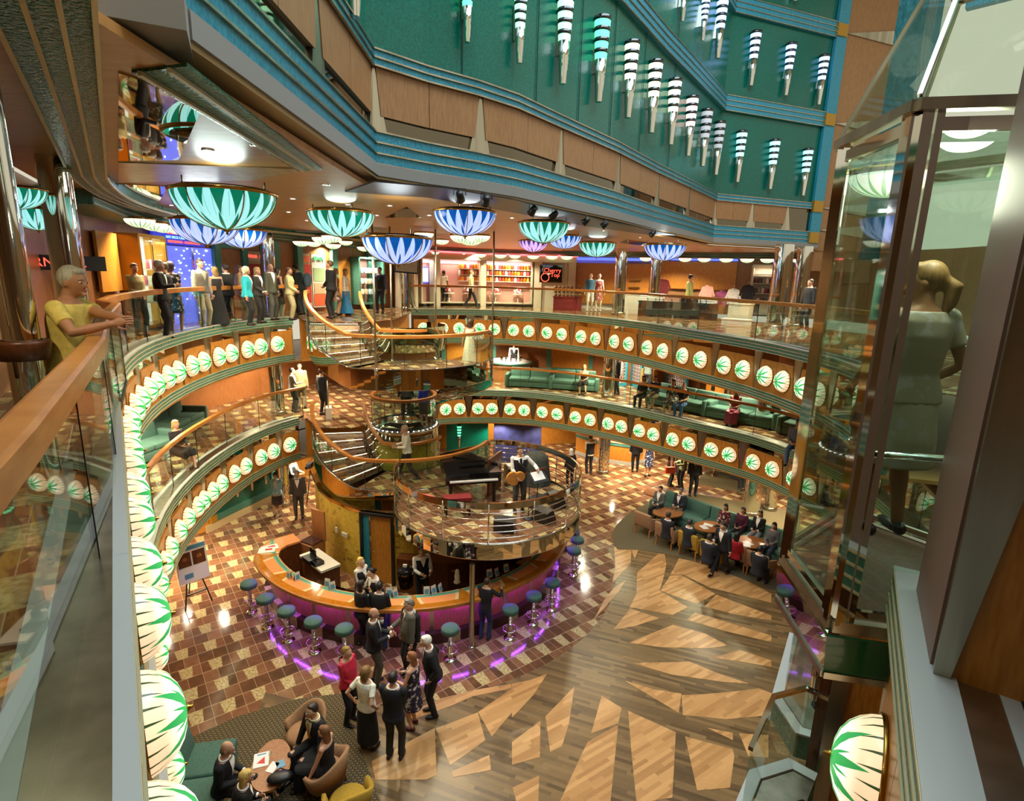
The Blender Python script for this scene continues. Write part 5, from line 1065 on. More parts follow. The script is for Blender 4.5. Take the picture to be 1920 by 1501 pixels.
# ------------------------------------------------------------------ lift landing on the middle deck (lower right)
P1 = [at(1483, 1186, Z1+0.08), at(1450, 1306, Z1+0.08), at(1494, 1372, Z1+0.08), at(1542, 1386, Z1+0.08)]
def landing(pts, name, lab):
    P = [(p.x, p.y, 0) for p in pts]
    t = thing(name, lab, 'balcony', (0, 0, 0))
    m = MB(); m.sweep(P, [(0.0, Z1-0.25), (0.03, Z1-0.25), (0.03, Z1+0.08), (0.0, Z1+0.08)]); m.build('fascia', 'teal_trim', t)
    m = MB(); m.sweep(P, [(-0.02, Z1+0.06), (0.10, Z1+0.06), (0.10, Z1+0.085), (-0.02, Z1+0.085)]); m.build('cap', 'grey_cap', t)
    m = MB(); m.sweep(P, [(0.12, Z1+0.06), (0.40, Z1+0.06), (0.40, Z1+0.075), (0.12, Z1+0.075)]); m.build('kick_plate', 'brushed_steel', t)
    m = MB(); m.sweep(P, [(0.40, Z1), (1.3, Z1), (1.3, Z1+0.02), (0.40, Z1+0.02)]); m.build('floor_plate', 'black', t)
    m = MB(); m.sweep(P, [(0.105, Z1+0.08), (0.115, Z1+0.08), (0.115, Z1+1.05), (0.105, Z1+1.05)]); m.build('glass_panel', 'clear_glass', t)
    m = MB(); m.sweep(P, [(0.09, Z1+1.05), (0.13, Z1+1.05), (0.13, Z1+1.09), (0.09, Z1+1.09)]); m.build('handrail', 'chrome', t)
landing(P1, 'lift_landing', 'small glass-railed landing of the middle deck at lower right, far side of the lift slot')
P2 = [at(1532, 1452, Z1+0.08), at(1480, 1424, Z1+0.08), at(1408, 1446, Z1+0.08), at(1360, 1560, Z1+0.08)]
P2 = [(P2[0]), P2[1], P2[2], P2[3]]
landing(P2, 'lift_landing', 'glass-railed landing of the middle deck at the bottom edge, near side of the lift slot')
m = MB(); q = [at(1562, 1292, Z1+0.2), at(1655, 1300, Z1+0.2)]; a = Vector((3.45, 4.55)); b = Vector((2.6, 2.9))
m.bar((3.42, 4.98, 3.1), (4.3, 4.3, 3.1), 0.1, 6.2); wl = m.build('wall_lift', 'honey_wood', kind='structure')
MB().bar((3.38, 4.97, 3.1), (3.50, 4.88, 3.1), 0.14, 6.2).build('edge_strip', 'brushed_steel', wl); MB().bar((3.30, 5.04, 3.1), (3.38, 4.98, 3.1), 0.1, 6.2).build('dark_strip', 'dark_wood', wl)
s = dup(SPROT['sconce_mint'], (3.33, 5.15, 4.6), 2.2, 'striped torch sconce on wood below the lift', 'torch sconces below the lift'); s.scale = (0.8, 0.8, 0.95)
# ------------------------------------------------------------------ people
PEND = []
def hexc(h): return srgb(int(h[0:2], 16), int(h[2:4], 16), int(h[4:6], 16))
def cmat(kind, h):
    k = kind+'_'+h
    if k in MATS: return k
    c = hexc(h)
    if kind == 'skin': m = plain(k, c, 0.5, spec=0.35); m.node_tree.nodes['Principled BSDF'].inputs['Subsurface Weight'].default_value = 0.0
    elif kind == 'hair': noisy(k, c, tuple(min(1, x*1.5+0.01) for x in c[:3])+(1,), 60, 0.5, stretch=(1, 1, 0.15))
    elif kind == 'print':   # cloth with a woven pattern of pale flecks
        m, nt, b = nm(k); noise_mix(nt, b, c, (0.6, 0.56, 0.5, 1), 14, 2, lo=0.55, hi=0.62); setp(b, rough=0.9)
    elif kind == 'satin': plain(k, c, 0.35)
    elif kind == 'leather': plain(k, c, 0.3)
    else: noisy(k, c, tuple(x*1.25+0.004 for x in c[:3])+(1,), 25, 0.85)
    return k
plain('eye_white', srgb(225, 220, 212), 0.3); plain('eye_dark', srgb(34, 22, 16), 0.2); plain('lip', srgb(160, 82, 74), 0.5)
def ik(a, t, l1, l2, pole):
    d = t-a; L = min(d.length, (l1+l2)*0.999); L = max(L, abs(l1-l2)+0.02); u = d.normalized(); t = a+u*L
    v = pole-u*pole.dot(u); v = v.normalized() if v.length > 1e-5 else Vector((0, 1, 0))
    x = (l1*l1-l2*l2+L*L)/(2*L); return a+u*x+v*math.sqrt(max(0, l1*l1-x*x)), t
def loft(m, rings, n=18, mi=0):
    vs = []
    for c, ax, ay in rings: vs += [c+ax*math.cos(2*PI*j/n)+ay*math.sin(2*PI*j/n) for j in range(n)]
    k = len(rings); fs = [(i*n+j, i*n+(j+1) % n, (i+1)*n+(j+1) % n, (i+1)*n+j) for i in range(k-1) for j in range(n)]+[tuple(range(n))[::-1], tuple(range((k-1)*n, k*n))]
    m.add(vs, fs, mi, True)
HANDS = {'down': ((0.26, 0.04, 0.84), (0.26, 0.04, 0.84)), 'front': ((0.05, 0.22, 0.98), (0.05, 0.22, 0.98)), 'lap': ((0.10, 0.30, 0.66), (0.10, 0.30, 0.66)), 'cross': ((-0.10, 0.22, 1.16), (-0.10, 0.24, 1.12)),
         'hip': ((0.23, 0.02, 1.02), (0.26, 0.04, 0.84)), 'back': ((0.08, -0.18, 0.95), (0.08, -0.18, 0.95)), 'hold': ((0.14, 0.30, 1.15), (0.26, 0.04, 0.84)), 'both': ((0.13, 0.32, 1.12), (0.13, 0.32, 1.12)),
         'gest': ((0.2, 0.34, 1.2), (0.26, 0.04, 0.84)), 'rail': ((0.18, 0.38, 1.12), (0.18, 0.38, 1.12)), 'arms': ((0.30, 0.28, 0.70), (0.30, 0.28, 0.70))}
def person(label, loc, az, top=('suit', '15151a'), bottom=('trousers', '15151a'), h=1.75, f=False, skin='c69a7c', hair=('short', '3a2a1e'), pose='stand', hands='down', lean=0.0, yaw=0, pitch=0, feet=None, hi=False,
           shirt='ece8e0', tie=None, belly=0.0, shoes='141212', wide=1.0, group=None, hand_pos=None, tilt=0.0, seat=0.46, hip_fwd=0.0):
    s = h/1.75; root = thing('person', label, 'person', loc, math.radians(az-90), group); V = lambda x, y, z: Vector((x, y, z))*s
    vox = 0.010 if hi else 0.017; sit = pose == 'sit'; ph = (seat+0.06)/s if sit else 0.95
    pel = V(0, hip_fwd, ph); R = Matrix.Rotation(-lean, 3, 'X')  # forward lean
    if tilt: R = Matrix.Rotation(tilt, 3, 'Y') @ R
    up = lambda x, y, z: pel+R @ V(x, y, z-0.95)                 # point of the standing torso carried by the lean
    rx, fy = R @ Vector((1, 0, 0)), R @ Vector((0, 1, 0))
    wt = 0.125 if f else 0.148; sh = 0.158 if f else 0.182; bust = 0.03 if f else 0.0
    PROF = [(0.84, 0.135, 0.095, 0), (0.90, 0.165 if f else 0.158, 0.115, 0), (0.97, 0.16 if f else 0.152, 0.112, belly*0.5), (1.08, wt, 0.098, belly), (1.2, 0.145 if f else 0.158, 0.106, belly*0.6+bust*0.6), (1.31, 0.16 if f else 0.178, 0.11, bust), (1.40, sh-0.002, 0.096, 0.0), (1.455, sh*0.74, 0.075, 0), (1.49, 0.062, 0.062, 0)]
    def rings(off, z0=0.0, z1=9, flare=None):
        o = []
        for z, a, b, bl in PROF:
            if z0 <= z <= z1:
                e = off+(flare[1]*max(0, flare[0]-z) if flare else 0); o.append((up(0, bl*0.5, z), rx*(a*wide+e)*s, fy*(b+bl*0.5+e)*s))
        return o
    def surf(z, phi, off):
        for (za, a, b, bl), (zb, a2, b2, bl2) in zip(PROF, PROF[1:]):
            if za <= z <= zb:
                t = (z-za)/(zb-za); a_, b_, l_ = a+(a2-a)*t, b+(b2-b)*t, bl+(bl2-bl)*t
                return up(0, l_*0.5, z)+rx*((a_*wide+off)*math.sin(phi)*s)+fy*((b_+l_*0.5+off)*math.cos(phi)*s)
        return up(0, 0.1, z)
    # joints
    hipL, hipR = pel+V(-0.085, 0, -0.05), pel+V(0.085, 0, -0.05)
    if feet is None: feet = ((-0.11, 0.46, 0.07), (0.11, 0.46, 0.07)) if sit else (((-0.09, -0.3, 0.13), (0.09, 0.3, 0.08)) if pose == 'walk' else ((-0.10, 0.0, 0.075), (0.11, 0.03, 0.075)))
    fpL, fpR = V(*feet[0]), V(*feet[1])
    kp = Vector((0, 1, 0.6)) if sit else Vector((0, 1, 0.1)); kL, fL = ik(hipL, fpL, 0.43*s, 0.42*s, kp+Vector((-0.12, 0, 0))); kR, fR = ik(hipR, fpR, 0.43*s, 0.42*s, kp+Vector((0.12, 0, 0)))
    sL, sR = up(-sh*wide, 0, 1.415), up(sh*wide, 0, 1.415)
    hp = HANDS[hands]; hr, hl = Vector(hp[0]), Vector(hp[1]); hl = Vector((-hl.x, hl.y, hl.z))
    if sit and hands != 'lap' : hr.z -= 0.95-ph; hl.z -= 0.95-ph
    if sit and hands == 'lap': hr.z += ph-0.52; hl.z += ph-0.52
    hr, hl = hr*s, hl*s
    if hand_pos:
        if hand_pos[0]: hr = Vector(hand_pos[0])
        if hand_pos[1]: hl = Vector(hand_pos[1])
    pl = Vector((0.55, -1, -0.5)); eR, wR = ik(sR, hr, 0.29*s, 0.255*s, pl); eL, wL = ik(sL, hl, 0.29*s, 0.255*s, Vector((-pl.x, pl.y, pl.z)))
    hc = up(0, 0.025, 1.625); HR = Matrix.Rotation(math.radians(yaw), 3, 'Z') @ Matrix.Rotation(math.radians(-pitch)-lean*0.4, 3, 'X')
    H = lambda x, y, z: hc+(HR @ Vector((x, y, z)))*s
    # ---- body: one skin surface
    b = MB(); loft(b, rings(0.0)); b.tube([up(0, -0.01, 1.44), up(0, 0.0, 1.53), hc+Vector((0, 0, -0.03))], [0.062*s, 0.054*s, 0.056*s], 12)
    vs = []; n, mm = 18, 14
    for i in range(mm+1):
        p = PI*i/mm
        for j in range(n):
            a = 2*PI*j/n; x, y, z = math.sin(p)*math.cos(a), math.sin(p)*math.sin(a), math.cos(p)
            jaw = max(0, -z); wx = 0.076*(1-0.33*jaw); wy = 0.096*(1-0.12*jaw)+0.006*max(0, y)*jaw; vs.append(H(x*wx, y*wy+0.012*jaw, z*0.118))
    b.add(vs, [(i*n+j, (i+1)*n+j, (i+1)*n+(j+1) % n, i*n+(j+1) % n) for i in range(mm) for j in range(n)], 0, True)
    b.ball(H(0, 0.098, -0.018), (0.014*s, 0.02*s, 0.022*s), 8, 6, M=HR); b.ball(H(0, 0.092, -0.088), (0.024*s, 0.018*s, 0.018*s), 8, 6)
    for e in (-1, 1): b.ball(H(0.076*e, -0.005, -0.012), (0.012*s, 0.022*s, 0.032*s), 8, 6, M=HR)
    for hip, k, ft in ((hipL, kL, fL), (hipR, kR, fR)):
        b.tube([hip, hip.lerp(k, 0.5), k, k.lerp(ft, 0.3), k.lerp(ft, 0.6), ft+Vector((0, 0, -0.0))], [x*s for x in (0.082, 0.072, 0.054, 0.056, 0.044, 0.036)], 12); b.ball(ft+V(0, 0.06, -0.035), (0.04*s, 0.11*s, 0.03*s), 10, 6)
    fin = MB()
    for sd, S_, E_, W_ in ((-1, sL, eL, wL), (1, sR, eR, wR)):
        b.tube([S_, S_.lerp(E_, 0.5), E_, E_.lerp(W_, 0.4), W_], [x*s for x in ((0.046, 0.04, 0.034, 0.034, 0.024) if f else (0.054, 0.047, 0.039, 0.039, 0.028))], 12); b.ball(S_, 0.052*s, 10, 8)
        d = (W_-E_).normalized(); side = d.cross(Vector((0, 0, 1))); side = side.normalized() if side.length > 0.2 else Vector((1, 0, 0)); inw = Vector((-sd, 0.5, 0)); pn = (inw-d*inw.dot(d)).normalized(); sdv = pn.cross(d).normalized()
        pc = W_+d*0.05*s; Mh = Matrix((sdv, pn, d)).transposed(); b.ball(pc, (0.040*s, 0.016*s, 0.052*s), 10, 8, M=Mh)
        for q, (o, L) in enumerate(((-0.028, 0.070), (-0.010, 0.082), (0.009, 0.078), (0.026, 0.062))):
            a0 = pc+d*0.035*s+sdv*o*s; a1 = a0+(d*0.55+pn*0.3).normalized()*L*0.5*s; a2 = a1+(d*0.4+pn*0.8).normalized()*L*0.5*s; fin.tube([a0, a1, a2], [0.0095*s, 0.009*s, 0.0075*s], 6)
        tdir = sdv if (sdv.dot(Vector((0, 1, 0.3))) > 0) else -sdv
        a0 = pc-d*0.02*s+tdir*0.034*s; fin.tube([a0, a0+(tdir*0.7+d*0.7)*0.032*s, a0+(tdir*0.5+d+pn*0.5)*0.05*s], [0.011*s, 0.010*s, 0.008*s], 6)
    sk = cmat('skin', skin); o = b.build('body', sk, root); PEND.append((o, vox, fin))
    # ---- face
    e = MB()
    for sx in (-1, 1): e.ball(H(0.031*sx, 0.082, 0.008), (0.013*s, 0.010*s, 0.009*s), 8, 6, 0, M=HR); e.ball(H(0.031*sx, 0.090, 0.008), (0.006*s, 0.0045*s, 0.0065*s), 6, 5, 1, M=HR)
    e.build('eyes', ['eye_white', 'eye_dark'], root)
    e = MB(); e.ball(H(0, 0.094, -0.055), (0.024*s, 0.007*s, 0.008*s), 8, 5, M=HR); e.build('mouth', 'lip', root)
    hs, hcol = hair; hm = cmat('hair', hcol)
    e = MB()
    for sx in (-1, 1): e.tube([H(0.014*sx, 0.096, 0.03), H(0.032*sx, 0.092, 0.037), H(0.05*sx, 0.078, 0.03)], 0.0035*s, 5)
    e.build('eyebrows', hm, root)
    # ---- hair
    g = MB(); rv = 0.012
    if hs == 'bald': g.ball(H(0, -0.035, -0.015), (0.083*s, 0.078*s, 0.07*s), 16, 10, M=HR)
    else:
        big = 1.12 if hs == 'curly' else 1.0
        g.ball(H(0, -0.022, 0.028), (0.085*s*big, 0.096*s*big, 0.104*s*big), 18, 12, M=HR); g.ball(H(0, 0.035, 0.085), (0.062*s, 0.05*s, 0.035*s), 12, 8, M=HR)
        if hs in ('bob', 'long', 'curly'):
            L = {'bob': 0.15, 'curly': 0.10, 'long': 0.30}[hs]; loft(g, [(H(0, -0.03, 0.0), HR @ Vector((0.09, 0, 0))*s, HR @ Vector((0, 0.075, 0))*s), (H(0, -0.045, -0.08), HR @ Vector((0.092, 0, 0))*s, HR @ Vector((0, 0.055, 0))*s), (H(0, -0.075, -L), rx*0.085*s, fy*0.035*s), (H(0, -0.08, -L-0.03), rx*0.06*s, fy*0.02*s)], 14)
        if hs == 'bun': g.ball(H(0, -0.115, 0.05), 0.045*s, 12, 8)
        if hs == 'pony': g.tube([H(0, -0.10, 0.02), H(0, -0.15, -0.02), H(0, -0.14, -0.12), H(0, -0.12, -0.2)], [0.03*s, 0.045*s, 0.04*s, 0.012*s], 10)
    o = g.build('hair', hm, root); PEND.append((o, 0.012 if hi else 0.016, None))
    # ---- legs and feet
    bt, bc = bottom; bm = cmat('print' if bc.startswith('p') else ('satin' if bc.startswith('s') else 'cloth'), bc.lstrip('ps'))
    def legs(m, r0, r1, r2, end=1.0):
        for hip, k, ft in ((hipL, kL, fL), (hipR, kR, fR)):
            fe = k.lerp(ft, end); m.tube([hip+Vector((0, 0, 0.03)), hip.lerp(k, 0.5), k, fe], [r0*s, (r0+r1)/2*s, r1*s, r2*s], 14)
    if bt in ('trousers', 'shorts'):
        m = MB(); loft(m, rings(0.016, 0.0, 1.0)); legs(m, 0.100, 0.072, 0.058, 0.97 if bt == 'trousers' else 0.25); o = m.build('trousers', bm, root); PEND.append((o, vox, None))
    elif bt in ('skirt', 'dress', 'gown', 'longskirt'):
        m = MB(); zl = {'skirt': 0.48, 'dress': 0.50, 'gown': 0.06, 'longskirt': 0.20}[bt]
        if 'skirt' not in bt: loft(m, rings(0.014, 0.0, 1.42))
        if sit:
            loft(m, rings(0.02, 0.0, 1.05)); legs(m, 0.135, 0.11, 0.12 if bt == 'gown' else 0.09, 0.97 if bt == 'gown' else 0.25)
            mid = (kL+kR)/2; m.tube([pel+V(0, 0.05, -0.02), mid], [0.14*s, 0.10*s], 12)
            if bt == 'gown': m.tube([mid, (fL+fR)/2+V(0, 0, 0.0)], [0.12*s, 0.17*s], 12)
        else:
            fc = (fL+fR)/2; fl = 0.30 if bt == 'gown' else 0.215; cz = lambda t: pel.lerp(Vector((fc.x, fc.y, 0)), t); X1, Y1 = Vector((1, 0, 0)), Vector((0, 1, 0))
            kz = (ph-zl)/ph; loft(m, [(up(0, 0, 1.02), rx*0.15*s, fy*0.115*s), (pel+V(0, 0, -0.06), X1*0.185*s, Y1*0.145*s), (cz(kz*0.6), X1*(0.19+(fl-0.19)*0.6)*s, Y1*0.18*s), (cz(kz), X1*fl*s, Y1*fl*0.9*s)], 20)
        o = m.build('skirt' if 'skirt' in bt else 'dress', bm, root); PEND.append((o, vox, None))
    m = MB()
    for ft in (fL, fR): m.ball(ft+V(0, 0.055, -0.038), (0.046*s, 0.135*s, 0.036*s), 12, 8); m.ball(ft+V(0, -0.03, -0.03), (0.04*s, 0.05*s, 0.045*s), 10, 6)
    m.build('shoes', cmat('leather', shoes), root)
    # ---- top
    tt, tc = top
    if tt == 'none': return root
    tm = cmat('print' if tc.startswith('p') else ('satin' if tc.startswith('s') else 'cloth'), tc.lstrip('ps'))
    def sleeves(m, r0, r1, end, from_=0.0):
        for S_, E_, W_ in ((sL, eL, wL), (sR, eR, wR)):
            m.ball(S_, (r0+0.006)*s, 10, 8)
            if end <= 1: m.tube([S_, S_.lerp(E_, end)], [r0*s, r0*0.95*s], 12)
            else: m.tube([S_, S_.lerp(E_, 0.5), E_, E_.lerp(W_, end-1)], [r0*s, r0*0.93*s, (r0+r1)/2*s, r1*s], 12)
    def patch(phi, z0, z1, off, name, mat, narrow=0.0):
        m = MB(); vs = []; k = 7
        for layer in (off, off-0.012):
            for i in range(k):
                t = i/(k-1); z = z0+(z1-z0)*t; w = narrow+(phi-narrow)*t
                for p_ in (-w, 0, w): vs.append(surf(z, p_, layer))
        fs = [(i*3+j, i*3+j+1, (i+1)*3+j+1, (i+1)*3+j) for i in range(k-1) for j in range(2)]; fs += [tuple(x+3*k for x in f[::-1]) for f in fs]
        m.add(vs, fs, 0, True); m.build(name, mat, root)
    if tt == 'suit':
        m = MB(); loft(m, rings(0.030, 0.0, 1.47, (0.97, 0.25))); sleeves(m, 0.068 if not f else 0.06, 0.047, 1.93); o = m.build('jacket', tm, root); PEND.append((o, vox, None))
        patch(0.42, 1.13, 1.46, 0.036, 'shirt_front', cmat('cloth', shirt)); m = MB(); m.tube([surf(1.475, a, 0.008) for a in [2*PI*k/14 for k in range(14)]], 0.014*s, 6, closed=True); m.build('collar', cmat('cloth', shirt), root)
        if tie == 'bow':
            m = MB(); c = surf(1.46, 0, 0.05)
            for sx in (-1, 1): m.tube([c, c+rx*sx*0.045*s], [0.008*s, 0.02*s], 8)
            m.build('bow_tie', cmat('satin', '0c0c0e'), root)
        elif tie: patch(0.15, 1.15, 1.45, 0.044, 'tie', cmat('satin', tie), 0.2)
        m = MB()
        for W_, E_ in ((wL, eL), (wR, eR)): d = (W_-E_).normalized(); m.tube([W_-d*0.03*s, W_+d*0.006*s], 0.038*s, 10)
        m.build('cuffs', cmat('cloth', shirt), root)
    elif tt == 'vest':
        m = MB(); loft(m, rings(0.020, 0.0, 1.47)); sleeves(m, 0.060 if not f else 0.054, 0.044, 1.95); o = m.build('shirt', cmat('cloth', shirt), root); PEND.append((o, vox, None))
        m = MB(); loft(m, rings(0.034, 0.88, 1.41)); o = m.build('vest', tm, root); PEND.append((o, vox, None))
        patch(0.36, 1.2, 1.42, 0.040, 'shirt_front', cmat('cloth', shirt))
        if tie: patch(0.13, 1.16, 1.45, 0.05, 'tie', cmat('satin', tie), 0.16)
    elif tt in ('shirt', 'tee', 'tank'):
        m = MB(); loft(m, rings(0.022 if tt != 'tank' else 0.013, 0.88 if tt != 'tank' else 0.8, 1.47 if tt != 'tank' else 1.36, (0.97, 0.1)))
        if tt == 'shirt': sleeves(m, 0.060 if not f else 0.054, 0.042, 1.9)
        if tt == 'tee': sleeves(m, 0.064 if not f else 0.058, 0.05, 0.62)
        o = m.build('top', tm, root); PEND.append((o, vox, None))
        if tt == 'tank':
            m = MB()
            for sx in (-1, 1): m.tube([surf(1.33, 0.55*sx, 0.012), up(0.085*sx, 0.01, 1.465), surf(1.33, PI-0.55*sx, 0.012)], 0.012*s, 6)
            m.build('straps', tm, root)
    return root
def finish_people():
    for o, vox, fin in PEND:
        r = o.modifiers.new('remesh', 'REMESH'); r.mode = 'VOXEL'; r.voxel_size = vox; r.use_smooth_shade = True
        sm = o.modifiers.new('smooth', 'SMOOTH'); sm.factor = 0.5; sm.iterations = 3
    bpy.context.view_layer.update(); dg = bpy.context.evaluated_depsgraph_get(); done = []
    for o, vox, fin in PEND: done.append(bpy.data.meshes.new_from_object(o.evaluated_get(dg)))
    for (o, vox, fin), me in zip(PEND, done):
        o.modifiers.clear(); name = o.data.name
        if fin is not None and fin.v:
            vs = [tuple(v.co) for v in me.vertices]+fin.v; n0 = len(me.vertices); fs = [tuple(p.vertices) for p in me.polygons]+[tuple(i+n0 for i in f) for f in fin.f]
            m2 = bpy.data.meshes.new(name); m2.from_pydata(vs, [], fs); 
            for mt in me.materials: m2.materials.append(mt)
            m2.polygons.foreach_set('use_smooth', [True]*len(fs)); m2.update(); me = m2
        o.data = me
# ------------------------------------------------------------------ furniture
def bev(o, w, seg=3):
    md = o.modifiers.new('bevel', 'BEVEL'); md.width = w; md.segments = seg; md.limit_method = 'ANGLE'
    o.data.polygons.foreach_set('use_smooth', [True]*len(o.data.polygons)); return o
def sofa(label, loc, az, n, L=0.75, grp=None, arms=(True, True), mat='sofa_teal', h=0.85):
    """sofa whose seat faces azimuth az; loc = middle of the front edge"""
    t = thing('sofa', label, 'sofa', loc, math.radians(az-90), grp); W = n*L
    bev(MB().box((0, -0.45, 0.17), (W, 0.85, 0.24)).build('base', mat, t), 0.03)
    for k in range(n):
        x = -W/2+L*(k+0.5); bev(MB().box((x, -0.36, 0.37), (L-0.015, 0.70, 0.17)).build('seat_cushion', mat, t), 0.05)
        bev(MB().box((x, -0.80, 0.58), (L-0.015, 0.20, h-0.32), M=Matrix.Rotation(0.14, 3, 'X')).build('back_cushion', mat, t), 0.06)
    for k, s in enumerate((-1, 1)):
        if arms[k]: bev(MB().box((s*(W/2+0.09), -0.42, 0.32), (0.18, 0.85, 0.60)).build('arm', mat, t), 0.06)
    for x in (-W/2+0.1, W/2-0.1):
        for y in (-0.1, -0.8): MB().box((x, y, 0.03), (0.06, 0.06, 0.06)).build('foot', 'black', t)
    return t
def armchair(label, loc, az, mat, grp):
    t = thing('armchair', label, 'armchair', loc, math.radians(az-90), grp)
    bev(MB().box((0, 0.02, 0.38), (0.56, 0.56, 0.16)).build('seat', mat, t), 0.05)
    bev(MB().box((0, -0.29, 0.60), (0.66, 0.10, 0.52), M=Matrix.Rotation(0.16, 3, 'X')).build('backrest', mat, t), 0.04)
    for s in (-1, 1):
        v = [(s*0.28, -0.28, 0.26), (s*0.28, 0.30, 0.26), (s*0.28, 0.32, 0.55), (s*0.28, -0.30, 0.74), (s*0.35, -0.28, 0.26), (s*0.35, 0.30, 0.26), (s*0.35, 0.32, 0.55), (s*0.35, -0.30, 0.74)]
        bev(MB().add(v, [(0, 1, 2, 3), (4, 7, 6, 5), (0, 4, 5, 1), (1, 5, 6, 2), (2, 6, 7, 3), (3, 7, 4, 0)]).build('arm', mat, t), 0.02)
        for y in (-0.25, 0.25): MB().bar((s*0.27, y, 0.30), (s*0.29, y*1.05, 0.0), 0.035, 0.035).build('leg', 'rail_wood', t)
    return t
def tub(label, loc, az, mat):
    t = thing('tub_chair', label, 'armchair', loc, math.radians(az-90), 'tub chairs at the bottom left')
    m = MB(); n = 26; a0, a1 = math.radians(-20), math.radians(200)      # shell wraps behind the seat
    pro = []
    for i in range(n+1):
        a = -a0+(-a1+a0)*i/n if False else math.radians(200)+(math.radians(340+0)-math.radians(200)+math.radians(0))*0
    vs = []; rows = []
    for i in range(n+1):
        th = math.radians(-25+230*i/n)      # around the back (y negative)
        back = max(0.0, math.sin(th))       # 1 at the back
        hgt = 0.52+0.28*back**1.5; cx, cy = math.cos(th), -math.sin(th)
        rows.append([(0.31*cx, 0.31*cy, 0.18), (0.37*cx, 0.37*cy, hgt*0.7), (0.40*cx, 0.40*cy, hgt), (0.345*cx, 0.345*cy, hgt+0.01), (0.30*cx, 0.30*cy, hgt*0.7), (0.26*cx, 0.26*cy, 0.2)])
    for r in rows: vs += r
    k = 6; fs = [(i*k+j, i*k+(j+1) % k, (i+1)*k+(j+1) % k, (i+1)*k+j) for i in range(n) for j in range(k)]+[tuple(range(k))[::-1], tuple(range(n*k, n*k+k))]
    m.add(vs, fs, 0, True); m.build('shell', mat, t)
    m = MB(); m.lathe([(0, 0.44), (0.25, 0.43), (0.30, 0.38), (0.31, 0.22), (0, 0.2)], n=26); m.build('seat', mat, t)
    for x, y in ((-0.2, -0.2), (0.2, -0.2), (-0.2, 0.2), (0.2, 0.2)): MB().bar((x, y, 0.22), (x*1.15, y*1.15, 0), 0.035, 0.035).build('leg', 'dark_wood', t)
    return t
def table(label, loc, rx, ry, rz=0, h=0.5, grp=None, mat='red_wood'):
    t = thing('coffee_table', label, 'table', loc, rz, grp); n = 32
    MB().prism([(rx*math.cos(2*PI*k/n), ry*math.sin(2*PI*k/n)) for k in range(n)], h-0.035, h).build('table_top', mat, t)
    MB().prism([((rx+0.012)*math.cos(2*PI*k/n), (ry+0.012)*math.sin(2*PI*k/n)) for k in range(n)], h-0.045, h-0.03).build('edge_band', 'brass', t)
    MB().lathe([(0.2, 0), (0.2, 0.02), (0.05, 0.05), (0.05, h-0.045)], n=18).build('pedestal', 'chrome', t); return t
def paper(loc, rz, label, d=(0.21, 0.29), mat='paper', cat='paper', red=False):
    t = thing('leaflet', label, cat, loc, rz); MB().box((0, 0, 0.003), (d[0], d[1], 0.005)).build('sheet', mat, t)
    if red: MB().add([(-0.07, -0.06, 0.0065), (0.06, -0.10, 0.0065), (0.05, 0.05, 0.0065), (-0.07, -0.06, 0.0057), (0.06, -0.10, 0.0057), (0.05, 0.05, 0.0057)], [(0, 1, 2), (5, 4, 3), (0, 3, 4, 1), (1, 4, 5, 2), (2, 5, 3, 0)]).build('print', 'paper_red', t); MB().box((0.0, 0.11, 0.006), (0.14, 0.03, 0.002)).build('print', 'card_blue', t)
    return t
F = lambda x, y, z=0: tuple(at(x, y, z))
# ground deck, right: long sofa facing armchairs
S0, S1 = Vector(F(1222, 968)), Vector(F(1462, 1062)); sd = (S1-S0).normalized(); saz = math.degrees(math.atan2(sd.y, sd.x))-90+0
def along(t, off=0.0): p = S0+sd*t; n = Vector((sd.y, -sd.x, 0)); n = n if n.dot(Vector((-1, -1, 0))) > 0 else -n; return p+n*off
sn = Vector((sd.y, -sd.x, 0)); sn = sn if sn.dot(Vector((-1, -1, 0))) > 0 else -sn; SAZ = math.degrees(math.atan2(sn.y, sn.x))
SL = (S1-S0).length; mid = (S0+S1)/2
sofa('long green sofa in three sections on the grey carpet, row of people seated', tuple(mid), SAZ, 5, SL/5)
CH = [((1212, 1000), 'chair_tan', 'tan armchair seen from behind, leftmost of the row facing the long sofa'), ((1252, 1022), 'chair_tan', 'tan armchair with a dark-suited man, second from the left in the row'), ((1296, 1040), 'chair_mustard', 'mustard armchair in the row with a man in dark suit'),
      ((1338, 1058), 'chair_mustard', 'mustard armchair partly hidden by the walking man'), ((1384, 1062), 'chair_tan', 'tan armchair with a person in red'), ((1424, 1080), 'chair_tan', 'tan armchair at the right end of the row')]
for (x, y), mt, lab in CH: p = F(x, y); armchair(lab, p, SAZ+180, mt, 'armchairs facing the long sofa')
for (x, y), lab in (((1250, 984), 'oval coffee table between the two men and the armchairs'), ((1328, 1012), 'oval coffee table with papers in the middle of the sitting group'), ((1402, 1042), 'oval coffee table with papers at the right of the sitting group')):
    p = F(x, y); table(lab, p, 0.55, 0.42, 0.3, grp='coffee tables of the sitting group')
for i, (x, y, a) in enumerate([(1320, 988, 0.3), (1328, 984, 1.0), (1403, 1018, 0.4), (1398, 1022, 1.2)]): q = F(x, y, 0.5); paper((q[0], q[1], 0.5+0.006*(i % 2)), a, 'white paper on the %s coffee table of the sitting group, %s sheet' % (('middle', 'right')[i//2], ('lower', 'upper')[i % 2]))
table('small red side table at the left end of the long sofa', F(1225, 945), 0.4, 0.4, 0)
# bench and round table beyond
table('long wooden bench table far behind the sofa', F(1338, 890), 0.9, 0.35, -0.3, 0.55); sofa('teal bench seat far behind, by the right column', F(1400, 885), 200, 3, 0.8)
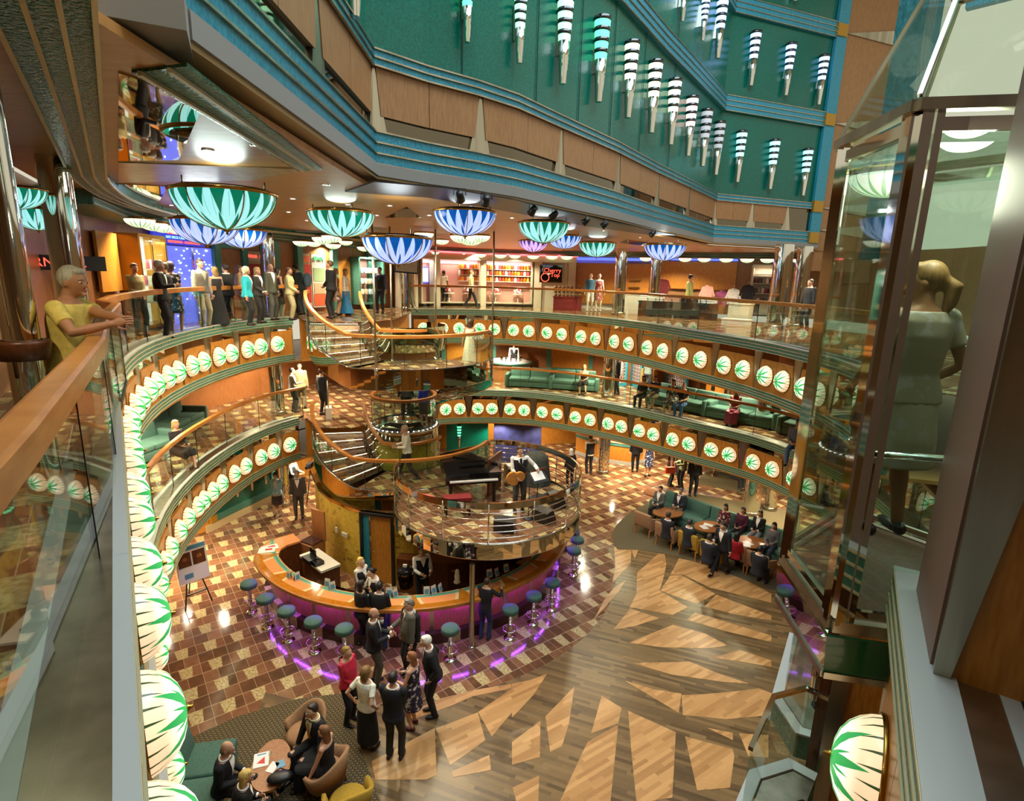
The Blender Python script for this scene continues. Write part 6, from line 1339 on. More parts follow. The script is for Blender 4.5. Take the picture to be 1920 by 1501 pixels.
# bottom left group
sofa('green sofa at the bottom left with a bald man and a blonde woman', F(428, 1490), 12, 2, 0.75, arms=(False, True))
tub('tan tub chair with the long-haired woman in black', F(612, 1478), 165, 'chair_tan'); tub('tan tub chair behind with the man in the gold tie', F(572, 1405), 235, 'chair_tan'); tub('empty mustard tub chair at the bottom edge', F(655, 1535), 120, 'chair_mustard')
tb = F(512, 1478); table('oval coffee table with leaflets and a black bag at the bottom left', tb, 0.30, 0.52, 0.25, 0.5)
paper(F(490, 1424, 0.502), 0.35, 'white leaflet with a red triangle on the low table', (0.24, 0.3), red=True); paper(F(511, 1438, 0.502), -0.2, 'cream leaflet beside the one with the red triangle', (0.14, 0.2)); paper(F(526, 1432, 0.502), 0.7, 'blue leaflet on the low table', (0.13, 0.16), 'card_blue')
t = thing('handbag', 'black folded bag on the low table at the bottom left', 'bag', F(525, 1462, 0.5), 0.3); m = MB(); m.ball((0, 0, 0.06), (0.2, 0.12, 0.07), 16, 8); m.build('body', 'black', t); MB().tube([(-0.1, 0.08, 0.08), (0, 0.14, 0.1), (0.1, 0.08, 0.08)], 0.012, 6).build('handle', 'black', t)
t = thing('wine_glass', 'empty glass standing on the low table by the leaflets', 'glass', F(508, 1424, 0.502)); MB().lathe([(0.03, 0), (0.005, 0.01), (0.005, 0.08), (0.035, 0.11), (0.03, 0.18)], n=14).build('glass', 'clear_glass', t)
# easel signs
def easel(label, loc, az, mat_top='card_blue', hh=1.0):
    t = thing('easel_sign', label, 'sign', loc, math.radians(az-90))
    for x, y in ((-0.32, 0.25), (0.32, 0.25), (0.0, -0.4)): MB().bar((x*0.2, 0.02, 1.25), (x, y, 0.0), 0.03, 0.02).build('leg', 'black', t)
    MB().box((0, 0.12, 0.32), (0.5, 0.03, 0.03)).build('crossbar', 'black', t)
    B = Matrix.Rotation(0.16, 3, 'X'); c = Vector((0, 0.10, 1.15)); MB().box(c, (0.72, 0.025, 0.95*hh), M=B).build('board', 'paper', t)
    MB().box(c+B @ Vector((0, 0.016, 0.41)), (0.70, 0.006, 0.10), M=B).build('heading', mat_top, t)
    for x in (-0.17, 0.17): MB().box(c+B @ Vector((x, 0.016, 0.13)), (0.30, 0.006, 0.36), M=B).build('picture', 'dark_wood', t); MB().ball(c+B @ Vector((x, 0.018, 0.12)), (0.07, 0.004, 0.09), 10, 6).build('picture_figure', 'red_wood', t)
    MB().box(c+B @ Vector((0.12, 0.016, -0.30)), (0.2, 0.006, 0.12), M=B).build('picture', 'card_blue', t); return t
easel('sign on a black tripod easel with two portraits on the tiled floor', F(366, 1128), 320)
t = thing('easel', 'black easel seen from behind on the middle deck beside the sofa', 'easel', F(302, 790, Z1), 0.6)
for x, y in ((-0.3, 0.2), (0.3, 0.2), (0, -0.35)): MB().bar((x*0.3, 0, 1.4), (x, y, 0), 0.035, 0.02).build('leg', 'black', t)
MB().box((0, 0.06, 0.95), (0.7, 0.03, 0.8), M=Matrix.Rotation(0.2, 3, 'X')).build('board', 'black', t)
# green wall panel with sconces on the ground deck, left
gw0, gw1 = Vector((-9.9, 17.0)), Vector((-8.95, 19.75)); gd = (gw1-gw0).normalized(); gn = Vector((gd.y, -gd.x))
ga = math.atan2(gd.y, gd.x); gm = (gw0+gw1)/2+gn*0.04
m = MB(); m.box((gm.x, gm.y, 1.2), (2.6, 0.05, 1.7), ga); gp = m.build('wall_panel_green', 'green_wall', kind='structure')
for z in (0.38, 2.02): MB().box((gm.x+gn.x*0.03, gm.y+gn.y*0.03, z), (2.9, 0.06, 0.22), ga).build('trim_band', 'teal_trim', gp)
for s in (-1, 1): q = gm+gd*1.38*s+gn*0.03; MB().box((q.x, q.y, 1.2), (0.22, 0.06, 1.9), ga).build('trim_band', 'teal_trim', gp); MB().box((q.x+gn.x*0.01, q.y+gn.y*0.01, 0.38), (0.24, 0.07, 0.24), ga).build('corner_block', 'gold_block', gp)
m = MB(); m.box((gm.x+gn.x*0.04, gm.y+gn.y*0.04, 0.12), (3.4, 0.05, 0.24), ga); m.build('baseboard_left', 'beige_soffit', kind='structure')
for i in range(4):
    q = gw0+gd*(0.35+0.66*i)+gn*0.2; s = dup(SPROT['sconce_green'], (q.x, q.y, 1.35), math.atan2(gn.x, -gn.y), 'green-lit torch sconce on the ground-deck wall at left, %s from the left' % ORD[i], 'torch sconces on the ground-deck wall at left'); s.scale = (0.95, 0.95, 1.05)
q = at(845, 812, 1.5); m = MB(); m.box((-2.0, 24.4, 1.05), (1.9, 0.1, 2.1), 0.15); m.build('wall_panel_green_back', 'green_wall', kind='structure'); s = dup(SPROT['sconce_green'], (-2.35, 24.15, 1.35), 0.0, 'green-lit torch sconce on the ground-deck wall behind the stage', 'torch sconces on the ground-deck wall behind'); s.scale = (0.95, 0.95, 1.05)
noisy('backdrop_blue', srgb(28, 30, 70), srgb(46, 50, 110), 3, 0.6); boxthing('backdrop', 'dark blue backdrop panel behind the stage on the ground deck', 'panel', (0.3, 24.6, 0.0), 0.1, (2.2, 0.08, 2.0), 'backdrop_blue')
# reception desk on the ground deck
t = thing('reception_desk', 'wooden reception desk with a teal rail on the ground deck behind the stage', 'desk', (0, 0, 0)); DP = [(3.2, 26.2, 0), (4.1, 25.2, 0), (5.6, 24.6, 0), (6.4, 25.2, 0)]
m = MB(); m.sweep(DP, [(0.0, 0.0), (0.5, 0.0), (0.5, 1.0), (0.0, 1.0)]); m.build('body', 'honey_wood', t); m = MB(); m.sweep(DP, [(-0.05, 1.0), (0.55, 1.0), (0.55, 1.06), (-0.05, 1.06)]); m.build('top', 'stone_light', t); m = MB(); m.sweep(DP, [(-0.03, 0.86), (0.0, 0.86), (0.0, 0.98), (-0.03, 0.98)]); m.build('teal_rail', 'teal_trim', t); m = MB(); m.sweep(DP, [(-0.03, 0.0), (0.0, 0.0), (0.0, 0.15), (-0.03, 0.15)]); m.build('plinth', 'grey_cap', t)
t = thing('bag', 'black bag lying on the reception desk', 'bag', (5.2, 24.95, 1.06)); MB().ball((0, 0, 0.06), (0.22, 0.12, 0.08), 12, 8).build('body', 'black', t)
# middle deck left: sofas before a framed wood panel
sofa('green sofa on the left middle deck with a seated woman', (-9.55, 13.2, Z1), -12, 4, 0.8, 'sofas on the left middle deck'); sofa('empty green sofa on the left middle deck, farther one', (-10.0, 16.4, Z1), 2, 3, 0.8, 'sofas on the left middle deck')
def framed(label, c, az, w, h):
    t = thing('wall_frame', label, 'panel', c, math.radians(az-90)); MB().box((0, 0.03, 0), (w, 0.05, h)).build('veneer', 'honey_wood', t)
    for z in (-1, 1): MB().box((0, 0.06, z*h/2), (w+0.2, 0.06, 0.22)).build('trim_band', 'teal_trim', t)
    for x in (-1, 1): MB().box((x*w/2, 0.06, 0), (0.22, 0.06, h)).build('trim_band', 'teal_trim', t)
    for x in (-1, 1):
        for z in (-1, 1): MB().box((x*w/2, 0.075, z*h/2), (0.24, 0.06, 0.24)).build('corner_block', 'gold_block', t)
framed('framed honey veneer panel above the sofas on the left middle deck', (-11.15, 16.4, Z1+1.15), 2, 3.2, 1.3); framed('framed honey veneer panel behind the woman in black on the right middle deck', (2.85, 27.7, Z1+1.05), 262, 2.1, 1.2)
framed('framed honey veneer panel with small green lights seen through the stair', (-2.3, 28.6, Z1+1.05), 270, 2.6, 1.2)
# middle deck right: sofas, kiosks, photo walls
sofa('green sofa on the right middle deck, empty left one', (0.75, 25.0, Z1), 262, 2, 0.95, 'sofas on the right middle deck'); sofa('green sofa on the right middle deck with the woman in black', (2.75, 24.6, Z1), 258, 2, 0.95, 'sofas on the right middle deck')
sofa('green sofa on the right middle deck with four people', (6.45, 21.35, Z1), 222, 3, 0.85, 'sofas on the right middle deck'); sofa('green sofa on the right middle deck beside the woman in the red gown', (8.15, 19.5, Z1), 226, 3, 0.8, 'sofas on the right middle deck'); sofa('green sofa on the right middle deck at the right edge', (9.7, 17.6, Z1), 226, 2, 0.8, 'sofas on the right middle deck')
def kiosk(label, loc, az):
    t = thing('photo_kiosk', label, 'kiosk', loc, math.radians(az-90), 'photo kiosks'); MB().box((0, 0, 0.5), (0.62, 0.45, 1.0)).build('cabinet', 'honey_wood', t)
    MB().box((0, 0.0, 1.5), (0.66, 0.1, 0.95)).build('screen_housing', 'black_gloss', t); MB().box((0, 0.055, 1.52), (0.54, 0.01, 0.78)).build('screen', 'screen', t); MB().box((0, 0.23, 0.62), (0.16, 0.02, 0.2)).build('slot', 'black', t)
    for x in (-0.15, 0.15): MB().box((x, 0.228, 0.45), (0.27, 0.01, 0.7)).build('door', 'honey_wood', t)
kiosk('photo kiosk with a lit screen behind the man in the grey shirt', (6.3, 25.3, Z1), 235); kiosk('photo kiosk with a lit screen behind the sofa of four', (8.6, 23.1, Z1), 228); kiosk('photo kiosk with a lit screen at the right edge', (11.1, 20.6, Z1), 215)
def photo_wall(label, c, az, w):
    t = thing('photo_wall', label, 'display', c, math.radians(az-90), 'photo display walls'); MB().box((0, 0, 0.95), (w, 0.06, 1.7)).build('photos', 'photo_grid', t)
    for x in (-1, 1): MB().box((x*(w/2+0.05), 0.01, 0.98), (0.1, 0.1, 1.9)).build('frame', 'blue_tinted_trim', t)
    MB().box((0, 0.01, 0.06), (w, 0.1, 0.12)).build('plinth', 'blue_tinted_trim', t)
for i, (x, y, a, w) in enumerate([(5.0, 26.4, 240, 0.9), (5.9, 26.0, 200, 0.7), (7.45, 24.9, 205, 1.3), (9.9, 23.0, 190, 1.2), (10.7, 22.2, 225, 1.6)]): photo_wall('wall of small framed photographs on the middle deck, %s from the left' % ORD[i], (x, y, Z1), a, w)
m = MB(); m.box((8.05, 24.6, Z1+1.0), (0.9, 0.08, 2.0), -0.75); m.build('door_2', 'dark_wood', kind='structure')
for i, (x, y) in enumerate([(7.6, 25.2), (9.4, 23.75), (10.2, 22.7)]): column((x, y, Z1), 0.12, 2.0, 'slim steel pilaster between the photo walls, %s from the left' % ORD[i], 'steel pilasters', 'brushed_steel')
# counter with a curved front far back on the middle deck
t = thing('round_bar', 'small round bar with a lit white top far back on the middle deck', 'bar', (-0.1, 27.2, Z1)); MB().lathe([(0.95, 0.0), (0.95, 0.85)], n=30).build('body', 'red_wood', t); MB().lathe([(0, 0.93), (1.15, 0.93), (1.15, 0.86), (0.9, 0.82)], n=30).build('top', 'teal_trim', t); MB().lathe([(0, 0.945), (1.05, 0.945), (1.05, 0.93)], n=30).build('inlay', 'paper', t)
b0 = None
for i in range(12):
    a = 2*PI*i/12; loc = (-0.1+0.5*math.cos(a), 27.2+0.5*math.sin(a), Z1+0.945)
    if b0 is None: b0 = MB().lathe([(0, 0), (0.035, 0), (0.035, 0.16), (0.012, 0.2), (0.012, 0.26), (0, 0.26)], n=10).build('bottle', 'dark_mirror'); b0.location = loc; tag(b0, 'bottle standing on the small round bar of the middle deck', 'bottle', 'bottles on the small round bar')
    else: o = b0.copy(); COL.objects.link(o); o.location = loc
# crowd barrier sign and luggage-like scanner at the stair head
t = thing('security_stand', 'white pass-scanning stand at the stair head on the middle deck', 'stand', F(617, 783, Z1), 0.3); MB().box((0, 0, 0.2), (0.2, 0.45, 0.4)).build('base', 'white_paint', t); MB().tube([(0, -0.15, 0.4), (0, -0.15, 1.25), (0, 0.2, 1.3)], 0.02, 6).build('frame', 'brushed_steel', t)
noisy('reflector_white', srgb(190, 190, 168), srgb(206, 206, 186), 5, 0.8)
# video camera on a tripod and reflector stand
t = thing('camera_tripod', 'video camera on a black tripod beside the yellow drum', 'tripod', F(585, 940), 0.0)
for a in (0.3, 2.4, 4.5): MB().tube([(0, 0, 1.25), (0.35*math.cos(a), 0.35*math.sin(a), 0)], 0.018, 6).build('leg', 'black', t)
MB().box((0, 0.0, 1.45), (0.16, 0.34, 0.18)).build('camera', 'black', t); MB().lathe([(0.06, 0), (0.06, 0.14)], (0, -0.2, 1.45), 12, M=Matrix.Rotation(PI/2, 3, 'X')).build('lens_hood', 'black_gloss', t)
rp = Vector((-4.35, 22.9, Z2)); t = thing('photo_reflector', 'square white studio light with black edge on a stand on the upper deck', 'reflector', rp, 0.1)
MB().tube([(0, 0, 0.02), (0, 0, 1.55)], 0.02, 6).build('pole', 'black', t); MB().box((0, -0.05, 2.02), (0.92, 0.12, 0.92), M=Matrix.Rotation(0.06, 3, 'Y')).build('housing', 'black', t); MB().box((0, -0.12, 2.03), (0.84, 0.02, 0.82), M=Matrix.Rotation(0.06, 3, 'Y')).build('diffuser', 'reflector_white', t)
for a in (0, 2.1, 4.2): MB().tube([(0, 0, 0.5), (0.4*math.cos(a), 0.4*math.sin(a), 0)], 0.014, 6).build('leg', 'black', t)
# ------------------------------------------------------------------ shop fronts of the upper deck
PW = Path(W2)
def wallspot(px, z=8.6):
    t = PW.atpx(px, z); p = PW.at(t); n = PW.nrm(t); return t, p, n
def text(s, loc, rz, size, mat, parent, name='lettering', rx=PI/2, ext=0.008):
    c = bpy.data.curves.new(name, 'FONT'); c.body = s; c.size = size; c.extrude = ext; c.align_x = 'CENTER'; c.align_y = 'CENTER'
    o = bpy.data.objects.new(name, c); COL.objects.link(o); o.location = loc; o.rotation_euler = (rx, 0, rz); o.data.materials.append(MATS[mat]); o.parent = parent; return o
def zpx(p, px, py): return zat((p.x, p.y), px, py)
def shopfront(name, label, cat, px0, px1, z0, z1, depth=0.0, off=0.05):
    """an Empty on the wall between two pixels columns; local x along the wall, -y towards the well"""
    t0, p0, n0 = wallspot(px0); t1, p1, n1 = wallspot(px1); m = (p0+p1)/2; d = (p1-p0); n = Vector((-d.y, d.x)).normalized()
    t = thing(name, label, cat, (m.x-n.x*off, m.y-n.y*off, z0), math.atan2(d.y, d.x)); return t, d.length, z1-z0
plain('shop_pink', srgb(206, 150, 140), 0.6); plain('shop_floor_red', srgb(150, 50, 50), 0.4); plain('frame_white', srgb(190, 178, 156), 0.5)
def lit_window(name, label, px0, px1, zb, zt, back, frame, cat='shop window', glow_top=None):
    t, w, h = shopfront(name, label, cat, px0, px1, zb, zt); D = 0.55
    MB().box((0, -0.02, h/2), (w, 0.03, h)).build('back_panel', back, t)
    for s in (-1, 1): MB().box((s*(w/2), -D/2, h/2), (0.08, D, h)).build('side_frame', frame, t)
    MB().box((0, -D/2, h), (w, D, 0.08)).build('head_frame', frame, t); MB().box((0, -D/2, 0.03), (w, D, 0.06)).build('sill', frame, t)
    l = bpy.data.lights.new('window_light', 'AREA'); l.energy = 9*w; l.color = (1, 0.86, 0.74); l.size = max(0.3, w*0.8); l.shape = 'RECTANGLE'; l.size_y = 0.2
    o = bpy.data.objects.new('window_light', l); COL.objects.link(o); o.parent = t; o.location = (0, -0.35, h-0.1); return t, w, h
def goods(t, w, zs, y, proto, n, lab, cat, grp, name):
    first = None; objs = []
    M = t.matrix_basis
    for r, z in enumerate(zs):
        for i in range(n):
            x = -w/2+w*(i+0.5)/n; p = M @ Vector((x, y, z))
            o = proto(r, i) if callable(proto) else proto.copy()
            if o.name not in COL.objects: COL.objects.link(o)
            o.location = p; o.rotation_euler = (0, 0, t.rotation_euler[2]); tag(o, lab, cat, grp); objs.append(o)
    return objs
bpy.context.view_layer.update()
JM = {}
def jar_proto(cols):
    def f(r, i):
        c = cols[(r*3+i) % len(cols)]
        if c not in JM:
            plain('sweets_'+c, hexc(c), 0.3); me = MB(); me.lathe([(0, 0), (0.075, 0.0), (0.08, 0.02), (0.08, 0.2), (0.06, 0.23), (0, 0.23)], n=10); o = me.build('sweet_jar', 'sweets_'+c); JM[c] = o.data; return o
        o = bpy.data.objects.new('sweet_jar', JM[c]); return o
    return f
# left: cosmetics shop with lamp-lit shelves, wood panels
t, w, h = lit_window('shop_window', 'brightly lit shop window at the left, white shelves behind glass', 214, 268, Z2+0.1, Z2+2.3, 'shop_glow', 'brass')
for z in (0.6, 1.0, 1.4): MB().box((0, -0.25, z), (w-0.1, 0.35, 0.03)).build('shelf', 'white_paint', t)
goods(t, w-0.2, (0.615, 1.015, 1.415), -0.25, jar_proto(['f0e8d8', 'e8c8b0', 'd86a8a', 'f4f0e6']), 7, 'small pale jar on the shelves of the lit shop window at left', 'jar', 'jars in the lit shop window at left', 'jar')
g = MB(); g.box((0, -0.5, h/2), (w, 0.012, h)); g.build('glass_pane', 'clear_glass', t); MB().box((0.0, -0.5, h/2), (0.04, 0.05, h)).build('mullion', 'chrome', t)
t, w, h = shopfront('wall_board', 'plain orange veneer board left of the lit shop window', 'board', 172, 212, Z2+1.0, Z2+2.3); MB().box((0, -0.05, h/2), (w, 0.06, h)).build('board', 'honey_wood', t)
# sign reading part of the ship line name, casino entrance with notice lights
p = aty(92, 492, 9.2); t = thing('red_sign', 'dark sign with glowing red capitals behind the columns at left', 'sign', tuple(p), 0.72); MB().box((0, 0.02, 0), (1.5, 0.05, 0.24)).build('board', 'black', t); text('CARNIVAL', (0, -0.015, 0), 0, 0.2, 'sign_red', t)
t, w, h = shopfront('casino_doorway', 'blue glittering casino doorway at left behind the railing', 'doorway', 290, 395, Z2, Z2+2.15)
MB().box((0, -0.03, h/2), (w, 0.04, h)).build('glow_back', 'casino_blue', t)
random.seed(3); m = MB()
for k in range(90): m.box((random.uniform(-w/2, w/2), -0.07, random.uniform(1.1, 2.1) if k % 3 else random.uniform(0.1, 1.1)), (0.03, 0.02, 0.03))
m.build('glitter', 'casino_glitter', t)
for s in (-1, 1): MB().box((s*w/2, -0.08, h/2), (0.14, 0.14, h)).build('jamb', 'honey_wood' if s < 0 else 'teal_trim', t)
MB().box((0.15, -0.1, h/2), (0.05, 0.05, h)).build('mullion', 'chrome', t)
t, w, h = shopfront('notice_sign', 'blue light sign with rows of red and blue words over the casino doorway', 'sign', 283, 378, Z2+2.18, Z2+2.58); 
m_, nt_, b_ = nm('sign_panel'); setp(b_, srgb(10, 14, 90), 0.4, em=(0.03, 0.04, 0.6, 1), es=0.8); MB().box((0, -0.06, h/2), (w, 0.08, h)).build('panel', 'sign_panel', t)
for k, (s, c) in enumerate((('UPPER MAGICAL WAY - WINE', 'sign_red'), ('HAT DECK CASINO - THE LANAI', 'sign_blue'), ('PROMENADE - OCEAN PLAZA', 'sign_red'))): text(s, (0.15, -0.11, h-0.09-0.115*k), 0, 0.10, c, t)
# wood doors and travel posters behind the stair
t, w, h = shopfront('wood_doorway', 'reddish wood doorway between the casino and the posters', 'doorway', 402, 446, Z2, Z2+2.3); MB().box((0, -0.05, h/2), (w, 0.06, h)).build('leaf', 'red_wood', t); MB().box((0, -0.09, h), (w+0.2, 0.12, 0.2)).build('head', 'teal_trim', t)
for px in (400, 452, 512, 556, 622, 690): tq, wq, hq = shopfront('teal_pilaster', 'teal pilaster between the posters behind the stair, at the %s' % {400: 'casino side', 452: 'left of the Italian poster', 512: 'right of the Italian poster', 556: 'left of the Spanish poster', 622: 'right of the Spanish poster', 690: 'right end'}[px], 'pilaster', px-5, px+5, Z2, Z2+2.55); MB().box((0, -0.09, hq/2), (max(0.2, wq), 0.16, hq)).build('shaft', 'teal_trim', tq)
plain('poster_red', srgb(196, 60, 50), 0.5); plain('poster_orange', srgb(226, 110, 70), 0.5); plain('poster_green', srgb(170, 200, 150), 0.5); plain('poster_sand', srgb(214, 186, 150), 0.5)
def poster(lab, px0, px1, z0, z1, word, wc, bg, extra):
    t, w, h = shopfront('travel_poster', lab, 'poster', px0, px1, z0, z1); MB().box((0, -0.05, h/2), (w, 0.05, h)).build('sheet', bg, t)
    if word: text(word, (0, -0.085, h-0.16), 0, min(0.3, w*1.35/max(3, len(word))), wc, t)
    for (x, z, a, b, mt) in extra: MB().box((x*w, -0.08, z*h), (a*w, 0.02, b*h)).build('picture', mt, t)
poster('travel poster headed ITALIA left behind the people at the railing', 456, 482, Z2+1.0, Z2+2.15, 'ITALIA', 'sign_red', 'poster_sand', [(0, 0.45, 0.9, 0.4, 'poster_red'), (0.1, 0.2, 0.6, 0.25, 'poster_orange'), (0, 0.78, 0.95, 0.05, 'paper')])
poster('tall red poster left of the Spanish one', 562, 578, Z2+0.2, Z2+2.2, None, None, 'poster_sand', [(0, 0.65, 0.9, 0.3, 'poster_red'), (0, 0.25, 0.8, 0.35, 'poster_red'), (0, 0.9, 0.9, 0.12, 'poster_orange')])
poster('tall travel poster headed SPAIN behind the tall man in black', 580, 606, Z2+0.15, Z2+2.2, 'SPAIN', 'sign_green', 'paper', [(0, 0.62, 0.8, 0.25, 'poster_green'), (0, 0.36, 0.8, 0.2, 'poster_sand'), (0, 0.14, 0.9, 0.22, 'poster_orange')])
t, w, h = shopfront('wood_door', 'honey wood door with a small notice behind the stair', 'door', 626, 652, Z2, Z2+2.0); MB().box((0, -0.05, h/2), (w, 0.05, h)).build('leaf', 'honey_wood', t); MB().box((0.1*w, -0.08, 1.35), (0.2, 0.01, 0.14)).build('notice', 'paper', t)
t, w, h = lit_window('display_case', 'lit pinkish display case of pale bottles right of the wood door', 656, 702, Z2+0.2, Z2+2.15, 'shop_pink', 'teal_trim', 'display')
for z in (0.4, 0.85, 1.3): MB().box((0, -0.25, z), (w-0.1, 0.3, 0.03)).build('shelf', 'clear_glass', t)
goods(t, w-0.15, (0.415, 0.865, 1.315), -0.25, jar_proto(['bcd6e0', 'e6e0c0', 'd8b0a0', 'a8c4d8']), 6, 'pale bottle on the glass shelves of the pinkish display case', 'bottle', 'bottles in the pinkish display case', 'jar')
# sweet shop
t, w, h = shopfront('shop_facade', 'cream facade with a red neon line over the sweet shop', 'facade', 742, 1072, Z2, Z2+2.75)
for a, b in ((742, 776), (806, 818), (896, 906), (996, 1010), (1058, 1072)):
    _, pa, n_ = wallspot(a); _, pb, _ = wallspot(b); M = t.matrix_basis.inverted(); la, lb = M @ Vector((pa.x, pa.y, Z2)), M @ Vector((pb.x, pb.y, Z2)); mid = (la+lb)/2
    MB().box((mid.x, mid.y-0.5, 1.3), ((lb-la).length, 0.35, 2.6), math.atan2((lb-la).y, (lb-la).x)).build('pier', 'frame_white', t)
for a, b in ((742, 906), (906, 1072)):
    _, pa, n_ = wallspot(a); _, pb, _ = wallspot(b); M = t.matrix_basis.inverted(); la, lb = M @ Vector((pa.x, pa.y, Z2)), M @ Vector((pb.x, pb.y, Z2)); mid = (la+lb)/2; an = math.atan2((lb-la).y, (lb-la).x)
    MB().box((mid.x, mid.y-0.5, 2.42), ((lb-la).length, 0.36, 0.3), an).build('head', 'frame_white', t); MB().box((mid.x, mid.y-0.72, 2.60), ((lb-la).length, 0.06, 0.07), an).build('neon_line', 'neon_red', t)
_, pa, _ = wallspot(1010); _, pb, _ = wallspot(1058); M = t.matrix_basis.inverted(); la, lb = M @ Vector((pa.x, pa.y, Z2)), M @ Vector((pb.x, pb.y, Z2)); mid = (la+lb)/2; MB().box((mid.x, mid.y-0.45, 1.25), ((lb-la).length, 0.2, 2.5), math.atan2((lb-la).y, (lb-la).x)).build('sign_wall', 'frame_white', t)
s_, ws, hs_ = shopfront('neon_sign', 'mirrored board with Cherry on Top in red neon and a cherry ring', 'sign', 1013, 1054, Z2+1.28, Z2+2.15, off=0.62); MB().box((0, 0, hs_/2), (ws, 0.04, hs_)).build('board', 'dark_mirror', s_)
text('Cherry', (0.08, -0.04, hs_*0.68), 0, 0.30, 'sign_red', s_); text('on', (-0.1, -0.04, hs_*0.50), 0, 0.15, 'sign_cream', s_); text('Top', (0.22, -0.04, hs_*0.42), 0, 0.28, 'sign_red', s_)
MB().tube([(-0.28+0.2*math.cos(a), -0.04, hs_*0.28+0.2*math.sin(a)) for a in [2*PI*k/24 for k in range(24)]], 0.018, 6, closed=True).build('neon_ring', 'sign_red', s_); MB().tube([(-0.36, -0.04, hs_*0.5), (-0.42, -0.04, hs_*0.75), (-0.32, -0.04, hs_*0.92)], 0.018, 6).build('neon_stem', 'paper', s_)
for px0, px1, lab, scr in ((776, 806, 'narrow sweet shop window with a lit screen, left', True), (818, 896, 'wide sweet shop window with a clerk inside, middle', False), (906, 996, 'wide sweet shop window with shelves of jars, right', False)):
    t, w, h = lit_window('sweet_shop_window', lab, px0+1, px1-1, Z2+0.15, Z2+2.3, 'shop_pink', 'frame_white'); MB().box((0, -0.08, h-0.12), (w-0.1, 0.06, 0.2)).build('pink_valance', 'pink_glow', t)
    if scr: MB().box((0, -0.1, 1.35), (0.5, 0.05, 0.75)).build('screen_frame', 'neon_blue', t); MB().box((0.03, -0.13, 1.35), (0.4, 0.03, 0.62)).build('screen', 'screen', t); continue
    xo = 0.25 if px0 == 818 else 0
    for z in (1.1, 1.4, 1.7): MB().box((xo*w, -0.22, z), (w*(0.5 if xo else 0.95), 0.3, 0.03)).build('shelf', 'white_paint', t)
    bpy.context.view_layer.update()
    cols = ['c86a20', 'e09a3a', 'b03a28', 'e8e0d0', 'd84a4a', '8a4a1a']
    if xo:
        sub = thing('shelf_anchor', '', '', (0, 0, 0)); Mq = t.matrix_basis @ Matrix.Translation((xo*w, 0, 0)); sub.matrix_basis = Mq; goods(sub, w*0.5, (1.115, 1.415, 1.715), -0.22, jar_proto(cols), 8, 'jar of coloured sweets on the shelves of the middle sweet shop window', 'jar', 'sweet jars in the middle window', 'jar'); bpy.data.objects.remove(sub)
    else: goods(t, w*0.92, (1.115, 1.415, 1.715), -0.22, jar_proto(cols), 14, 'jar of coloured sweets on the shelves of the right sweet shop window', 'jar', 'sweet jars in the right window', 'jar')
    for k in range(2):
        x = (-0.25 if k == 0 else 0.22)*w; tt = thing('sweets_table', 'small white table heaped with sweets in the %s sweet shop window, %s one' % ('middle' if xo else 'right', ('left', 'right')[k]), 'table', tuple(t.matrix_basis @ Vector((x, -0.38, 0.06))), t.rotation_euler[2], 'sweet tables')
        MB().lathe([(0.25, 0.4), (0.27, 0.42), (0.27, 0.45), (0, 0.45)], n=16).build('top', 'white_paint', tt); MB().lathe([(0.14, 0), (0.03, 0.03), (0.03, 0.4)], n=10).build('pedestal', 'white_paint', tt)
        m = MB(); random.seed(k+px0)
        for q in range(16): a = random.uniform(0, 2*PI); r = random.uniform(0, 0.2); m.ball((r*math.cos(a), r*math.sin(a), 0.5+random.uniform(0, 0.22)), 0.055, 7, 5, mi=q % 3)
        o = m.build('heaped_sweets', ['paper_red', 'paper', 'pink_glow'], tt); o['kind'] = 'stuff'
# clothes shop at the right: boards, garments, stacks, mannequins
t, w, h = shopfront('display_board', 'long peach-lit veneer board behind the hanging shirts', 'board', 1232, 1380, Z2+1.15, Z2+2.45); MB().box((0, -0.04, h/2), (w, 0.06, h)).build('board', 'honey_wood', t); MB().box((0, -0.1, h+0.12), (w, 0.1, 0.14)).build('blue_neon', 'neon_blue', t)
for k in range(4):
    l = bpy.data.lights.new('board_spot', 'SPOT'); l.energy = 45; l.color = (1, 0.85, 0.65); l.spot_size = 1.1; l.spot_blend = 0.7; o = bpy.data.objects.new('board_spot', l); COL.objects.link(o); o.parent = t; o.location = (-w/2+w*(k+0.5)/4, -0.7, h+0.1); o.rotation_euler = (-0.55, 0, 0)
t, w, h = shopfront('display_board', 'veneer boards behind the mannequins at the left of the clothes shop', 'board', 1074, 1225, Z2+0.3, Z2+2.3); MB().box((0, -0.04, h/2), (w, 0.06, h)).build('board', 'honey_wood', t); MB().box((0, -0.1, h+0.2), (w, 0.1, 0.12)).build('blue_neon', 'neon_blue', t)
MB().box((0.28*w, -0.15, 1.2), (0.14*w, 0.2, 0.03)).build('shelf', 'brass', t); MB().box((0.28*w, -0.15, 0.85), (0.14*w, 0.2, 0.03)).build('shelf', 'brass', t)
